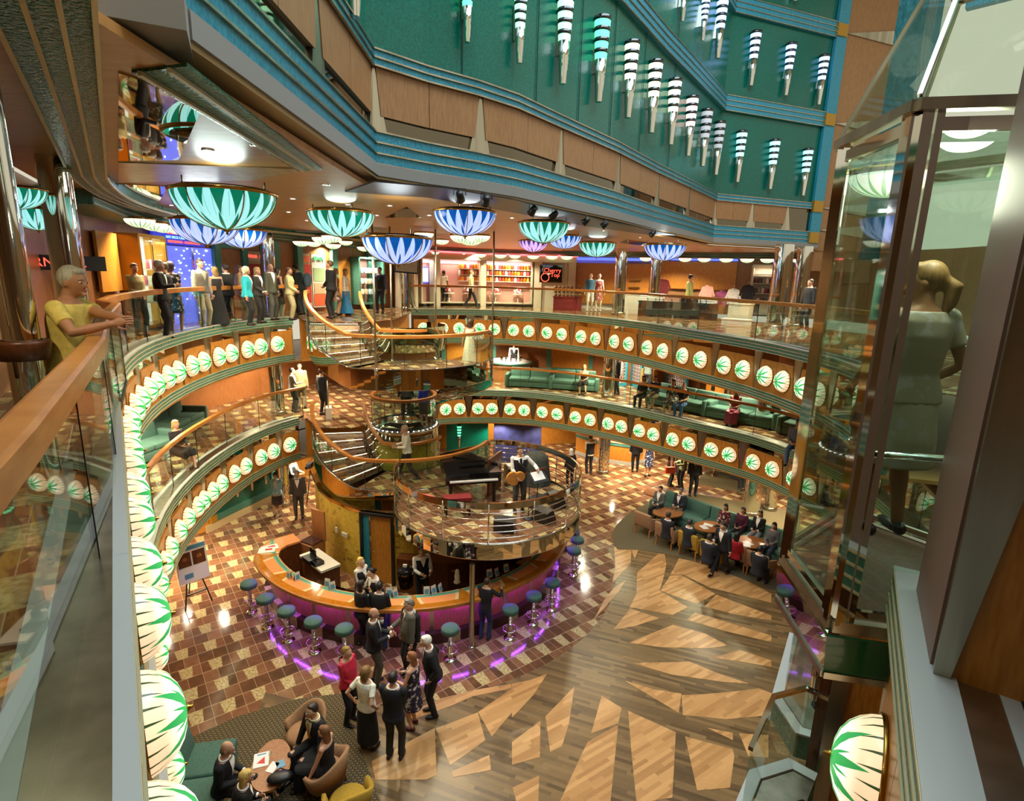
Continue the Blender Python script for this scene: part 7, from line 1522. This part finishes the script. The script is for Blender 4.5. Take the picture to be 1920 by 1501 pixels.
def garment(lab, px, py, Y, col, ww=0.5):
    p = aty(px, py, Y); t = thing('hanging_shirt', lab, 'shirt', tuple(p), -0.35, 'shirts hanging in the clothes shop'); m = MB(); s = ww/0.5
    out = [(-0.08, 0), (-0.2, -0.05), (-0.32, -0.42), (-0.24, -0.45), (-0.2, -0.25), (-0.21, -0.62), (0.21, -0.62), (0.2, -0.25), (0.24, -0.45), (0.32, -0.42), (0.2, -0.05), (0.08, 0)]
    n = len(out); vs = [(x*s, -0.05-0.03*(abs(x) < 0.15), z*s) for x, z in out]+[(x*s, 0.05, z*s) for x, z in out]; m.add(vs, [tuple(range(n)), tuple(range(n, 2*n))[::-1]]+[(i, i+n, (i+1) % n+n, (i+1) % n) for i in range(n)]); m.build('cloth', cmat('cloth', col), t)
    MB().tube([(0, 0, 0.0), (0, 0, 0.1), (0.04, 0, 0.14), (0.06, 0, 0.1)], 0.008, 5).build('hanger', 'chrome', t)
    MB().tube([(-0.06*s, -0.06, 0.0), (0, -0.09, -0.05), (0.06*s, -0.06, 0.0)], 0.018, 6).build('collar', cmat('cloth', col), t)
for lab, x, y, Y, c in (('dark red shirt hanging left in the clothes shop', 1245, 523, 26.3, '5a1418'), ('pink shirt hanging right of the walking man', 1327, 535, 25.6, 'd89a90'), ('violet shirt hanging lower beside the pink one', 1354, 545, 26.0, 'a85a8a'), ('white shirt hanging right of the violet one', 1376, 541, 25.2, 'e6e4e0'), ('black shirt hanging at the right end of the clothes shop', 1403, 534, 25.0, '1c1a20')): garment(lab, x, y, Y, c, 0.55)
t, w, h = lit_window('display_case', 'tall beige shelving with goods at the right end of the clothes shop', 1412, 1462, Z2+0.1, Z2+2.3, 'frame_white', 'frame_white', 'display')
for z in (0.5, 0.95, 1.4, 1.8): MB().box((0, -0.25, z), (w-0.1, 0.3, 0.03)).build('shelf', 'frame_white', t)
goods(t, w-0.2, (0.515, 0.965, 1.415), -0.25, jar_proto(['8a7a6a', 'c8b8a8', '7a2838', '50463e']), 6, 'small article on the beige shelving of the clothes shop', 'article', 'articles on the beige shelving', 'jar')
def low_table(lab, loc, rz, d, mat):
    t = thing('display_table', lab, 'table', loc, rz); MB().box((0, 0, d[2]/2), (d[0], d[1], d[2])).build('body', mat, t); MB().box((0, 0, d[2]+0.02), (d[0]+0.06, d[1]+0.06, 0.04)).build('top', mat, t); return t
dt = low_table('long dark table with stacks of folded shirts before the peach board', (6.95, 24.0, Z2), -0.62, (3.2, 0.8, 0.62), 'black')
stacks = [('white', 'e4e0d8'), ('white', 'dcdcd4'), ('white', 'e8e4dc'), ('pink', 'd6a090'), ('pink', 'd09888'), ('black', '1a1a20'), ('black', '16161a'), ('white', 'e6e6e2'), ('white', 'e0e0dc')]
for i, (nmz, c) in enumerate(stacks):
    x = -1.45+0.36*i; base = Matrix.Translation((6.95, 24.0, Z2+0.66)) @ Matrix.Rotation(-0.62, 4, 'Z')
    for k in range(5):
        m = MB(); m.box((0, 0, 0.022), (0.31, 0.42, 0.042)); o = bev(m.build('folded_shirt', cmat('cloth', c)), 0.012); o.matrix_world = base @ Matrix.Translation((x, 0.02*(k % 2), 0.044*k)); tag(o, 'folded %s shirt, %s in the %s stack from the left on the dark table' % (nmz, ('lowest', 'second', 'third', 'fourth', 'topmost')[k], ORD[i]), 'shirt', 'folded shirts on the dark table')
low_table('small chest of pale drawers with bags at the right of the clothes shop', (8.85, 22.0, Z2), -0.7, (0.8, 0.5, 0.7), 'frame_white'); low_table('low white plinth before the chest of drawers', (8.5, 21.4, Z2), -0.7, (1.0, 0.4, 0.14), 'white_paint')
low_table('white cabinet beside the left chrome column of the clothes shop', (5.45, 26.0, Z2), -0.2, (0.75, 0.5, 0.85), 'white_paint'); low_table('red cabinet between the chrome columns of the clothes shop', (6.3, 26.2, Z2), -0.3, (0.75, 0.5, 0.7), 'red_fabric')
rc = low_table('red cabinet with rows of brown souvenir balls left of the mannequins', (2.55, 27.2, Z2), -0.05, (1.35, 0.5, 0.62), 'red_fabric')
noisy('souvenir_brown', srgb(96, 62, 34), srgb(140, 100, 60), 30, 0.5)
sb_ = None
for r in range(3):
    for i in range(7):
        loc = (1.97+0.19*i, 27.12-0.02*i+0.12*r, Z2+0.74+0.17*r)
        if sb_ is None: sb_ = MB().ball((0, 0, 0), (0.085, 0.085, 0.085), 12, 8).build('souvenir_ball', 'souvenir_brown'); sb_.location = loc; tag(sb_, 'brown souvenir ball in the rows on the red cabinet', 'souvenir', 'souvenir balls on the red cabinet')
        else: o = sb_.copy(); COL.objects.link(o); o.location = loc
for k in range(3): o = MB().box((2.55, 27.12+0.12*k, Z2+0.65+0.17*k), (1.4, 0.12, 0.02)).build('tier', 'dark_wood'); o.parent = rc; o.matrix_parent_inverse = rc.matrix_basis.inverted()
# ------------------------------------------------------------------ everyone in the picture
def head_at(px, py, z):   # plan position from the head's pixel, head centre at z
    p = at(px, py, z); return p
def stand(px, py, zf, *a, **k): p = at(px, py, zf); return person(a[0], (p.x, p.y, zf), *a[1:], **k)
def byhead(px, py, zf, label, az, h=1.75, **k): p = at(px, py, zf+0.93*h); return person(label, (p.x, p.y, zf), az, h=h, **k)
def sitter(px, py, zf, label, az, h=1.75, seat=0.46, back=0.0, **k):   # px,py = head centre of a seated person
    hh = (seat+0.06)+(1.625-0.95)*h/1.75; p = at(px, py, zf+hh); p = p+Vector((p.x, p.y, 0)).normalized()*back; return person(label, (p.x, p.y, zf), az, h=h, pose='sit', seat=seat, **k)
GREY, DARK, BALD, WHITE = ('short', '8a8478'), ('short', '2a1c14'), ('bald', '6a5a4c'), ('short', 'd8d4c8')
# --- ground deck, the group at the bar
stand(703, 1282, 0, 'balding man in dark jacket holding a white coffee cup beside the bar group', 15, ('suit', '15161c'), ('trousers', '4a4436'), h=1.80, hair=('bald', '4a3826'), hands='hold', hand_pos=(None, (0.06, 0.36, 1.22)), yaw=-10, hi=True, belly=0.03)
stand(770, 1262, 0, 'heavy grey-haired man in grey suit with striped tie, gesturing', 205, ('suit', '5c5a50'), ('trousers', '1c1a20'), h=1.84, hair=GREY, hand_pos=((0.16, 0.36, 1.12), None), tie='4a3020', hi=True, belly=0.09, wide=1.12, yaw=25)
stand(814, 1338, 0, 'white-haired man in black suit leaning forward at the right of the group', 195, ('suit', '111318'), ('trousers', '101114'), h=1.80, hair=WHITE, lean=0.18, hand_pos=((0.24, -0.02, 0.98), (-0.2, 0.1, 0.95)), tie='7a1a1a', hi=True, belly=0.05)
stand(655, 1352, 0, 'woman in bright red blouse and black trousers standing with the group', 335, ('shirt', 's c02440'.replace(' ', '')), ('trousers', '101012'), h=1.66, f=True, hair=('short', '8a6a38'), hands='front', hi=True, pitch=-12, belly=0.06, wide=1.1)
stand(690, 1402, 0, 'woman in white short-sleeved top and long black skirt seen from behind, hand on hip', 62, ('tee', 'e2e0cc'), ('longskirt', '101012'), h=1.70, f=True, hair=('curly', '6e5026'), hand_pos=((0.24, -0.02, 0.98), (-0.26, -0.06, 0.98)), hi=True, belly=0.03, wide=1.08)
stand(740, 1422, 0, 'man in black suit seen from behind at the front of the group', 82, ('suit', '0f1218'), ('trousers', '26281f'), h=1.78, hair=('short', '1c1410'), hands='front', hi=True)
stand(776, 1362, 0, 'woman in dark purple patterned dress with bare shoulders', 165, ('none', '000000'), ('dress', 'p2a2034'), h=1.64, f=True, hair=('bob', '7a4a28'), hands='both', skin='d0a284', hi=True, shoes='5a1c22', wide=1.1)
stand(680, 1212, 0, 'long-haired woman in black trouser suit standing at the bar', 50, ('suit', '121216'), ('trousers', '121216'), h=1.70, f=True, hair=('long', '1c120e'), hands='both', shirt='d0a890', hi=True)
stand(712, 1218, 0, 'dark-haired person in black jacket and jeans leaning on the bar, back turned', 84, ('suit', '101014'), ('trousers', '1c2a52'), h=1.68, hair=('short', '140e0a'), hands='both', lean=0.15, hi=True)
byhead(770, 1133, 0, 'grey-haired man in black suit at the bar facing the group', 232, h=1.80, top=('suit', '15130f'), bottom=('trousers', '15130f'), hair=('short', '6a5e50'), tie='2a2630', hi=True, belly=0.05)
stand(908, 1198, 0, 'boy in black sweater and blue jeans leaning on the bar right of the steel post', 70, ('shirt', '121015'), ('trousers', '22304e'), h=1.58, hair=('short', '3a2414'), hand_pos=((0.28, 0.36, 1.2), (-0.02, 0.36, 1.18)), lean=0.18, hi=True)
# coffee cup in the balding man's hand
t = thing('coffee_cup', 'white paper coffee cup held by the balding man', 'cup', tuple(at(716, 1168, 1.30))); MB().lathe([(0, 0), (0.032, 0), (0.042, 0.11), (0, 0.11)], n=14).build('cup', 'paper', t); MB().lathe([(0.043, 0.105), (0.045, 0.12), (0, 0.122)], n=14).build('lid', 'dark_wood', t)
# --- bar staff
byhead(676, 1052, 0, 'blonde barmaid with ponytail in white shirt and black waistcoat', 330, h=1.68, top=('vest', '121218'), bottom=('trousers', '121218'), f=True, hair=('pony', 'c8a45a'), hands='front', skin='d8b094', hi=True, pitch=-15)
byhead(708, 1066, 0, 'dark-haired barmaid with a bun leaning on the bar in black waistcoat', 225, h=1.64, top=('vest', '121218'), bottom=('trousers', '121218'), f=True, hair=('bun', '1a1210'), hand_pos=((0.2, 0.42, 1.02), (-0.2, 0.36, 1.04)), lean=0.25, skin='d8b094', hi=True, pitch=-15)
byhead(790, 1030, 0, 'barman in white shirt and dark waistcoat half hidden under the stage', 300, h=1.74, top=('vest', '121218'), bottom=('trousers', '121218'), hair=DARK, hands='both')
# --- bottom left sitting group
sitter(593, 1325, 0, 'young man in black suit and gold tie sitting in a tub chair', 236, h=1.80, top=('suit', '101216'), bottom=('trousers', '0f1013'), hair=('short', '20140c'), tie='a8842a', shirt='dcd8a8', hands='arms', hi=True, pitch=-14, seat=0.44, lean=0.1)
sitter(610, 1372, 0, 'long-haired woman in black evening dress in a tan tub chair, back turned', 172, h=1.68, top=('tank', '0f0f12'), bottom=('gown', '0f0f12'), f=True, hair=('long', '6a4426'), hands='arms', skin='d2a080', hi=True, seat=0.44)
sitter(410, 1402, 0, 'bald man in black suit sitting on the green sofa at the bottom left', 5, h=1.76, top=('suit', '101014'), bottom=('trousers', '101014'), hair=BALD, hands='lap', hi=True, pitch=-10, lean=0.15)
sitter(440, 1462, 0, 'blonde woman in shiny black jacket on the green sofa at the bottom left', 30, h=1.66, top=('suit', '14140f'), bottom=('trousers', '121212'), f=True, hair=('bob', 'b89a50'), hands='lap', hi=True, lean=0.2)
# --- left, by the green wall
stand(522, 966, 0, 'woman in light blue jacket and dark skirt by the green wall', 280, ('suit', '7aa2b4'), ('skirt', '2a2022'), h=1.62, f=True, hair=('curly', '2a1c16'), hands='front', shirt='b8ccd0')
stand(562, 970, 0, 'man in grey suit with bow tie beside the woman in blue', 285, ('suit', '403d40'), ('trousers', '3a3838'), h=1.76, hair=('short', '7a7066'), tie='bow')
stand(553, 938, 0, 'video operator in dark waistcoat and cap beside a tripod', 350, ('vest', '17181a'), ('trousers', '17181a'), h=1.74, hair=('short', '101010'), shirt='8a8c84', hands='both')
# --- stage and landing
stand(972, 956, ZS, 'guitarist singing on the stage in white shirt and black waistcoat', 282, ('vest', '14141a'), ('trousers', '3a3836'), h=1.80, hair=('short', '2a1a10'), tie='101014', hand_pos=((0.12, 0.26, 1.02), (-0.42, 0.30, 1.22)), hi=True, yaw=8)
stand(764, 902, ZS, 'waiter in white shirt walking across the stair landing', 200, ('shirt', 'd8d6c4'), ('trousers', '141412'), h=1.76, hair=('short', 'a08a70'), pose='walk', hands='both', lean=0.06)
stand(1068, 912, 0, 'white-haired woman in black behind the stage', 100, ('shirt', '14141a'), ('trousers', '14141a'), h=1.66, f=True, hair=('bob', 'e8e4d8'))
noisy('guitar_wood', srgb(186, 120, 50), srgb(206, 144, 70), 6, 0.25, stretch=(1, 8, 1))
g = thing('guitar', 'honey-coloured acoustic guitar held by the singer on the stage', 'guitar', (0, 0, 0)); gp_ = at(972, 956, ZS); Mg = Matrix.Translation((gp_.x-0.08, gp_.y-0.26, ZS+1.02)) @ Matrix.Rotation(math.radians(192), 4, 'Z') @ Matrix.Rotation(PI/2, 4, 'X') @ Matrix.Rotation(PI-0.25, 4, 'Z'); g.matrix_world = Mg
o = []
for k in range(40):
    a = 2*PI*k/40; c = math.cos(a); w = 0.19*math.sin(a)*(1.0 if c < 0.1 else 0.78)*(1-0.22*math.exp(-((c-0.15)/0.22)**2)); o.append((0.25*c-0.02, w))
MB().prism(o, -0.05, 0.05).build('body', 'guitar_wood', g); MB().box((0.45, 0, 0.055), (0.5, 0.05, 0.02)).build('neck', 'dark_wood', g); MB().box((0.74, 0, 0.05), (0.14, 0.07, 0.02)).build('headstock', 'dark_wood', g); MB().lathe([(0, 0.052), (0.05, 0.052)], (0.06, 0, 0), 18).build('sound_hole', 'black', g); MB().box((-0.12, 0, 0.055), (0.03, 0.14, 0.012)).build('bridge', 'dark_wood', g)
# --- ground deck, far right
stand(1104, 888, 0, 'man in white shirt and black waistcoat standing with his back turned by the desk', 105, ('vest', '121218'), ('trousers', '141416'), h=1.80, hair=DARK, hands='front')
stand(1190, 884, 0, 'man in black suit standing under the balcony beside a woman in blue', 85, ('suit', '121218'), ('trousers', '121218'), h=1.80, hair=DARK)
stand(1214, 893, 0, 'woman in dark blue patterned dress under the balcony', 95, ('none', '0'), ('dress', 'p16224a'), h=1.68, f=True, hair=('long', '3a2418'))
stand(1254, 910, 0, 'long-haired woman in dark waistcoat carrying an orange bag', 350, ('vest', '1a1416'), ('trousers', '141214'), h=1.66, f=True, hair=('long', '2a1814'))
t = thing('shoulder_bag', 'bright orange bag hanging at the side of the long-haired woman', 'bag', tuple(at(1256, 886, 0.78)), 0.2); m = MB(); m.box((0, 0, 0.12), (0.42, 0.12, 0.28)); bev(m.build('body', plain('bag_orange', srgb(214, 66, 24), 0.5), t), 0.03); MB().tube([(-0.12, 0, 0.25), (-0.08, 0, 0.5), (0.08, 0, 0.5), (0.12, 0, 0.25)], 0.012, 6).build('strap', 'bag_orange', t)
stand(1277, 915, 0, 'grey-haired man in olive jacket talking with raised arms beside the orange bag', 190, ('suit', '6a6e4a'), ('trousers', '1c1c20'), h=1.70, hair=('short', '3a3430'), hands='both', shirt='8a8e62')
stand(1298, 928, 0, 'man in black suit and tie standing behind the long green sofa', 262, ('suit', '101216'), ('trousers', '101216'), h=1.76, hair=('short', '1a120e'), tie='303038')
stand(1272, 890, 0, 'dark-clothed person farther back under the balcony', 120, ('shirt', '1c161a'), ('trousers', '141214'), h=1.70, hair=DARK)
sitter(1081, 958, 0, 'man in grey shirt sitting on a bar stool right of the stage', 182, h=1.76, seat=0.80, top=('shirt', '6a7078'), bottom=('trousers', '141418'), hair=('short', '1c1614'), hands='both', feet=((-0.12, 0.3, 0.32), (0.12, 0.3, 0.32)), lean=0.2)
for px, py, lab, kw in ((1239, 916, 'man in grey suit at the left end of the long green sofa', dict(top=('suit', '55554e'), bottom=('trousers', '1c1a1c'), hair=('short', '1c1612'))), (1277, 920, 'man in dark suit with bow tie second on the long green sofa', dict(top=('suit', '24222a'), bottom=('trousers', '6a5844'), hair=('short', '6c6a66'), tie='bow')),
                        (1361, 950, 'woman in dark red patterned top on the long green sofa', dict(top=('shirt', 'p5a1420'), bottom=('trousers', '141214'), f=True, hair=('bob', '1a1210'))), (1394, 956, 'woman in maroon top on the long green sofa, fourth from the left', dict(top=('shirt', '4a1630'), bottom=('trousers', '16121a'), f=True, hair=('bob', '20140e'))),
                        (1426, 962, 'woman in black cardigan and pale trousers on the long green sofa', dict(top=('suit', '16161a'), bottom=('trousers', '8a8c98'), f=True, hair=('bob', '20140e'))), (1452, 985, 'person in grey top at the right end of the long green sofa', dict(top=('shirt', '5a5a5e'), bottom=('trousers', '2c3448'), f=True, hair=('bob', '20140e')))):
    sitter(px, py, 0, lab, SAZ, h=1.64, hands='lap', **kw)
for px, py, lab, kw in ((1253, 966, 'man in black suit sitting with his back turned in the second armchair', dict(top=('suit', '12141a'), bottom=('trousers', '12141a'), hair=DARK)), (1293, 980, 'man in black suit sitting with his back turned in the mustard armchair', dict(top=('suit', '12161e'), bottom=('trousers', '12161e'), hair=('short', '2c2620'))),
                        (1382, 1004, 'person in bright red jumper sitting in an armchair', dict(top=('shirt', 'b01c20'), bottom=('trousers', '16161c'), f=True, hair=('bob', '140e0c'))), (1425, 1030, 'dark-haired person with white collar sitting in the rightmost armchair', dict(top=('suit', '14181c'), bottom=('trousers', '14181c'), hair=('short', '17100c'))),
                        (1330, 1008, 'dark-clothed person in the mustard armchair behind the walking man', dict(top=('suit', '181a22'), bottom=('trousers', '181a22'), hair=DARK))):
    sitter(px, py, 0, lab, SAZ+180, h=1.70, hands='lap', **kw)
stand(1350, 1078, 0, 'man in dark suit striding past the armchairs', 215, ('suit', '14161c'), ('trousers', '14161c'), h=1.74, hair=('short', '1c1410'), pose='walk', hands='hold', lean=0.15)
sitter(1378, 862, 0, 'person in black sitting on the far bench under the balcony', 300, h=1.72, top=('suit', '1a1a1e'), bottom=('trousers', '16161a'), hair=DARK, hands='lap')
# --- middle deck
sitter(328, 795, Z1, 'blonde woman in black dress with bare legs on the left middle sofa', -20, h=1.66, top=('shirt', '121214'), bottom=('skirt', '141416'), f=True, hair=('bob', 'a88a50'), hands='lap', feet=((-0.02, 0.55, 0.1), (0.16, 0.5, 0.07)))
stand(551, 772, Z1, 'woman in patterned blouse and black trousers by the stair on the middle deck', 40, ('shirt', 'p8a8478'), ('trousers', '141214'), h=1.64, f=True, hair=('short', '20120e'), hands='hold')
stand(566, 766, Z1, 'man in beige jacket behind the woman in the patterned blouse', 100, ('suit', '8a7e58'), ('trousers', '6a6048'), h=1.72, hair=('short', '8a8478'))
stand(606, 778, Z1, 'person in black with a lanyard by the scanning stand', 60, ('shirt', '141418'), ('trousers', '141418'), h=1.70, hair=DARK)
stand(762, 792, Z1, 'man in dark trousers half hidden by the stair landing', 100, ('shirt', '22201e'), ('trousers', '1a1a1c'), h=1.76, hair=DARK)
stand(797, 800, Z1, 'woman in bright blue shawl and black skirt behind the stair core', 130, ('shirt', 's2a3cae'), ('skirt', '0f0f12'), h=1.68, f=True, hair=('bob', '2a1a14'), hand_pos=((0.35, 0.2, 1.1), None))
stand(880, 690, 5.45, 'long-haired woman in white strapless dress on the stair behind the landing', 100, ('none', '0'), ('gown', 'e4e2c4'), h=1.62, f=True, hair=('long', '3a2416'), skin='b98a68')
sitter(1096, 688, Z1, 'woman in black dress with crossed bare legs on the right middle sofa', 250, h=1.68, top=('tank', '101012'), bottom=('skirt', '101012'), f=True, hair=('bob', '9a7a40'), hands='lap', feet=((-0.25, 0.62, 0.2), (0.05, 0.48, 0.07)))
stand(1157, 738, Z1, 'waiter in grey shirt and black waistcoat beside the chrome column on the middle deck', 200, ('vest', '141418'), ('trousers', '141418'), h=1.78, hair=DARK, shirt='8a8c90')
stand(1212, 738, Z1, 'man in grey-green shirt looking at the photo kiosk', 50, ('shirt', '70827e'), ('trousers', '3a3c40'), h=1.76, hair=('short', '1a1410'), hands='both')
for px, py, lab, kw in ((1207, 712, 'person in black jumper holding a card at the left end of the sofa of four', dict(top=('shirt', '17171b'), bottom=('trousers', '1a1a1e'), hair=('bob', '15100e'), f=True)), (1230, 712, 'man in dark shirt and khaki trousers, second on the sofa of four', dict(top=('shirt', '26262c'), bottom=('trousers', '8a7c5c'), hair=('short', '2a1e16'))),
                        (1263, 720, 'woman in floral dress, third on the sofa of four', dict(top=('shirt', 'p2a2a26'), bottom=('skirt', 'p3a3a34'), f=True, hair=('bob', '2a1c14'))), (1283, 726, 'bald man in black shirt and jeans reading on the sofa of four', dict(top=('tee', '16161c'), bottom=('trousers', '33507c'), hair=BALD, skin='d0a080', belly=0.05))):
    sitter(px, py, Z1, lab, 232, h=1.70, hands='lap', back=0.4, **kw)
sitter(1381, 738, Z1, 'woman in dark red evening gown on the right middle sofa', 235, h=1.68, top=('tank', 's7a2038'), bottom=('gown', 's8a2844'), back=0.4, f=True, hair=('bun', '2a1810'), hands='lap', skin='8a5a40')
sitter(1497, 800, Z1, 'person in jeans at the right edge of the middle deck, half hidden by the lift', 232, back=0.5, h=1.70, top=('shirt', '5a5e66'), bottom=('trousers', '4a6288'), hair=DARK, hands='lap')
p = at(964, 648, Z1+1.5); person('barman behind the small round bar on the middle deck', (p.x, 28.0, Z1), 270, ('vest', '141418'), ('trousers', '141418'), hair=DARK)
# --- upper deck
bm_loc = (-3.30, 4.05, Z2)
person('man in yellow hooded shirt leaning on the railing at the left', bm_loc, 14, ('tee', 'd8be5a'), ('trousers', '4a4a4a'), h=1.58, hair=('short', 'a09a80'), skin='b8825c', hi=True, lean=0.15, hand_pos=((0.27, 0.43, 1.18), (0.13, 0.47, 1.20)), yaw=-15, pitch=4, feet=((-0.14, -0.12, 0.075), (0.14, 0.05, 0.075)), belly=0.08, wide=1.12)
stand(266, 630, Z2, 'woman in beige cardigan before the lit shop window on the upper deck', 330, h=1.64, top=('shirt', '9a8a5e'), bottom=('trousers', '26282c'), f=True, hair=('short', '4a3a24'), hands='front')
stand(311, 634, Z2, 'grey-haired man in black dinner jacket with bow tie on the upper deck', 20, ('suit', '111114'), ('trousers', '111114'), h=1.72, hair=('short', 'b8b0a0'), tie='bow', hands='gest')
stand(322, 626, Z2, 'man facing the dinner-jacketed man, hidden behind the patterned dress', 200, ('suit', '16161c'), ('trousers', '16161c'), h=1.68, hair=('short', '4a3a2c'))
stand(332, 624, Z2, 'dark-haired woman in black and white patterned dress on the upper deck', 100, ('tee', 'p17171b'), ('dress', 'p17171b'), h=1.70, f=True, hair=('curly', '241820'), hands='front')
stand(385, 616, Z2, 'man in grey striped waistcoat and khaki trousers before the casino doorway', 340, ('vest', '5a5850'), ('trousers', '8a8468'), h=1.80, hair=('short', '20160f'), shirt='9a9688')
stand(412, 612, Z2, 'woman in black with bare shoulders leaning on the left upper railing', 150, ('none', '0'), ('gown', '121214'), h=1.62, f=True, hair=('bob', '7a5c30'), hands='gest')
stand(432, 608, Z2, 'man in black suit embracing the woman at the railing', 160, ('suit', '111114'), ('trousers', '111114'), h=1.70, hair=('short', '2a1e16'), hands='gest')
stand(455, 604, Z2, 'woman in tan jacket behind the woman in turquoise', 20, ('suit', '9a8058'), ('trousers', '6a5a3c'), h=1.68, f=True, hair=('bob', '4a2c1a'), shirt='9a8058')
stand(468, 610, Z2, 'white-haired woman in turquoise cardigan on the upper deck', 10, ('suit', '1ea0ac'), ('trousers', '141618'), h=1.64, f=True, hair=('curly', 'd0c8a8'), shirt='e0e0d8')
stand(488, 606, Z2, 'fair-haired woman in dark jacket beside the chrome column', 350, ('suit', '2a2620'), ('trousers', '1c1a18'), h=1.64, f=True, hair=('bob', '8a7448'), hands='front')
stand(512, 600, Z2, 'bald man in grey-green suit before the doors', 340, ('suit', '4a4c3e'), ('trousers', '4a4a40'), h=1.76, hair=BALD)
stand(525, 596, Z2, 'dark-haired woman in black dress with bag behind the woman in cream', 60, ('none', '0'), ('dress', '2a1410'), h=1.64, f=True, hair=('bob', '1a0e0a'))
stand(546, 600, Z2, 'woman in cream suit at the end of the left upper railing', 5, ('suit', 'b8b080'), ('trousers', 'a8a07a'), h=1.66, f=True, hair=('short', '4a2e1a'), hands='front', shirt='b8b080')
stand(568, 590, Z2, 'young man in dark jacket with a blue-grey backpack bending forward', 170, ('suit', '1c2426'), ('trousers', '2a2c30'), h=1.80, hair=('short', '120c08'), lean=0.25)
bpk = at(572, 590, Z2); t = thing('backpack', 'blue-grey backpack worn by the young man at the stair head', 'backpack', (bpk.x+0.16, bpk.y, Z2+1.12), -0.2); m = MB(); m.ball((0, 0, 0.12), (0.14, 0.15, 0.26), 14, 10); m.build('body', cmat('cloth', '5a7484'), t); MB().tube([(-0.05, -0.12, 0.3), (-0.15, -0.13, 0.3), (-0.16, -0.12, 0.0)], 0.02, 6).build('strap', cmat('cloth', '4a6070'), t)
stand(624, 597, Z2, 'tall man in black suit standing at the head of the stair', 170, ('suit', '0c0d11'), ('trousers', '0c0d11'), h=1.92, hair=('short', '4a2e1c'), hands='front')
stand(632, 590, Z2, 'woman in pale patterned dress behind the tall man in black', 20, ('none', '0'), ('dress', 'p7a5a44'), h=1.68, f=True, hair=('bob', '8a6434'))
stand(650, 590, Z2, 'woman in white top and long sky-blue skirt walking by the stair', 5, ('shirt', 'd8cfc0'), ('gown', 's2a86c0'), h=1.68, f=True, hair=('long', '8a6a3a'))
p = aty(712, 512, 22.3); person('photographer in black waistcoat and blue shirt by the reflector', (p.x, p.y, Z2), 260, h=1.78, top=('vest', '101014'), bottom=('trousers', '101014'), hair=DARK, shirt='3a4a74')
stand(832, 573, Z2, 'shop clerk in white shirt inside the sweet shop', 60, ('tee', 'd8ccb8'), ('trousers', '2a2a30'), h=1.76, hair=('short', '14100e'), skin='6a4630')
stand(883, 577, Z2, 'man in pale green shirt and dark trousers walking past the sweet shop', 10, ('shirt', 'b0ac74'), ('trousers', '1c1a18'), h=1.78, hair=('short', '5a4028'), pose='walk')
p = aty(1294, 527, 23.5); person('man in olive shirt walking past the hanging shirts', (p.x, p.y, Z2), 5, h=1.80, top=('shirt', '8a9058'), bottom=('trousers', '2c2a26'), hair=('short', '17110d'), pose='walk')
p = aty(1516, 563, 19.0); person('dark-clothed person holding a white bag at the far right before the lift', (p.x, p.y, Z2), 200, h=1.72, top=('shirt', '1a1a1c'), bottom=('trousers', '1a1a1c'), hair=DARK)
# shop dummies
for px, py, lab, tp, bt, f in ((1108, 578, 'white shop dummy in cap, sunglasses and blue denim shirt', ('shirt', '3a6a86'), ('shorts', 'd8d4cc'), False), (1124, 578, 'white shop dummy in dark hat and flowered short dress', ('none', '0'), ('dress', 'p9a4a4a'), True)):
    p = at(px, 520, Z2+1.63); d_ = person(lab, (p.x*27.0/p.y, 27.0, Z2), 275, tp, bt, h=1.78, f=f, skin='e8e4da', hair=('bald', 'e8e4da') if not f else ('bald', '2a2624'), shoes='e8e4da'); d_.name = 'mannequin'; d_['category'] = 'mannequin'
    for c in kids(d_):
        if c.name.split('.')[0] in ('eyes', 'mouth', 'eyebrows'): bpy.data.objects.remove(c)
# woman in the lift
WL_ = person('woman with fair ponytail, hoop earring and pale flowered dress in the glass lift', (2.33, 3.22, 6.98), 88, ('tee', 'pbcb49a'), ('dress', 'pc4bc9e'), h=1.66, f=True, hair=('pony', '806030'), skin='b08058', hi=True, yaw=55, hand_pos=((0.22, 0.16, 0.95), (-0.22, 0.16, 0.92)), wide=1.08)
e_ = MB(); e_.tube([(0.032*math.cos(a), 0, 0.032*math.sin(a)) for a in [2*PI*k/20 for k in range(20)]], 0.005, 6, closed=True); o = e_.build('hoop_earring', 'brass', WL_); o.location = Vector((-0.085, 0.045, 1.49))
finish_people()
for o in [o for o in bpy.data.objects if o.type == 'FONT']:      # lettering becomes plain mesh
    me = bpy.data.meshes.new_from_object(o.evaluated_get(bpy.context.evaluated_depsgraph_get())); n = bpy.data.objects.new('lettering', me); COL.objects.link(n); n.parent = o.parent; n.matrix_basis = o.matrix_basis
    if not me.materials: me.materials.append(o.data.materials[0])
    bpy.data.objects.remove(o)
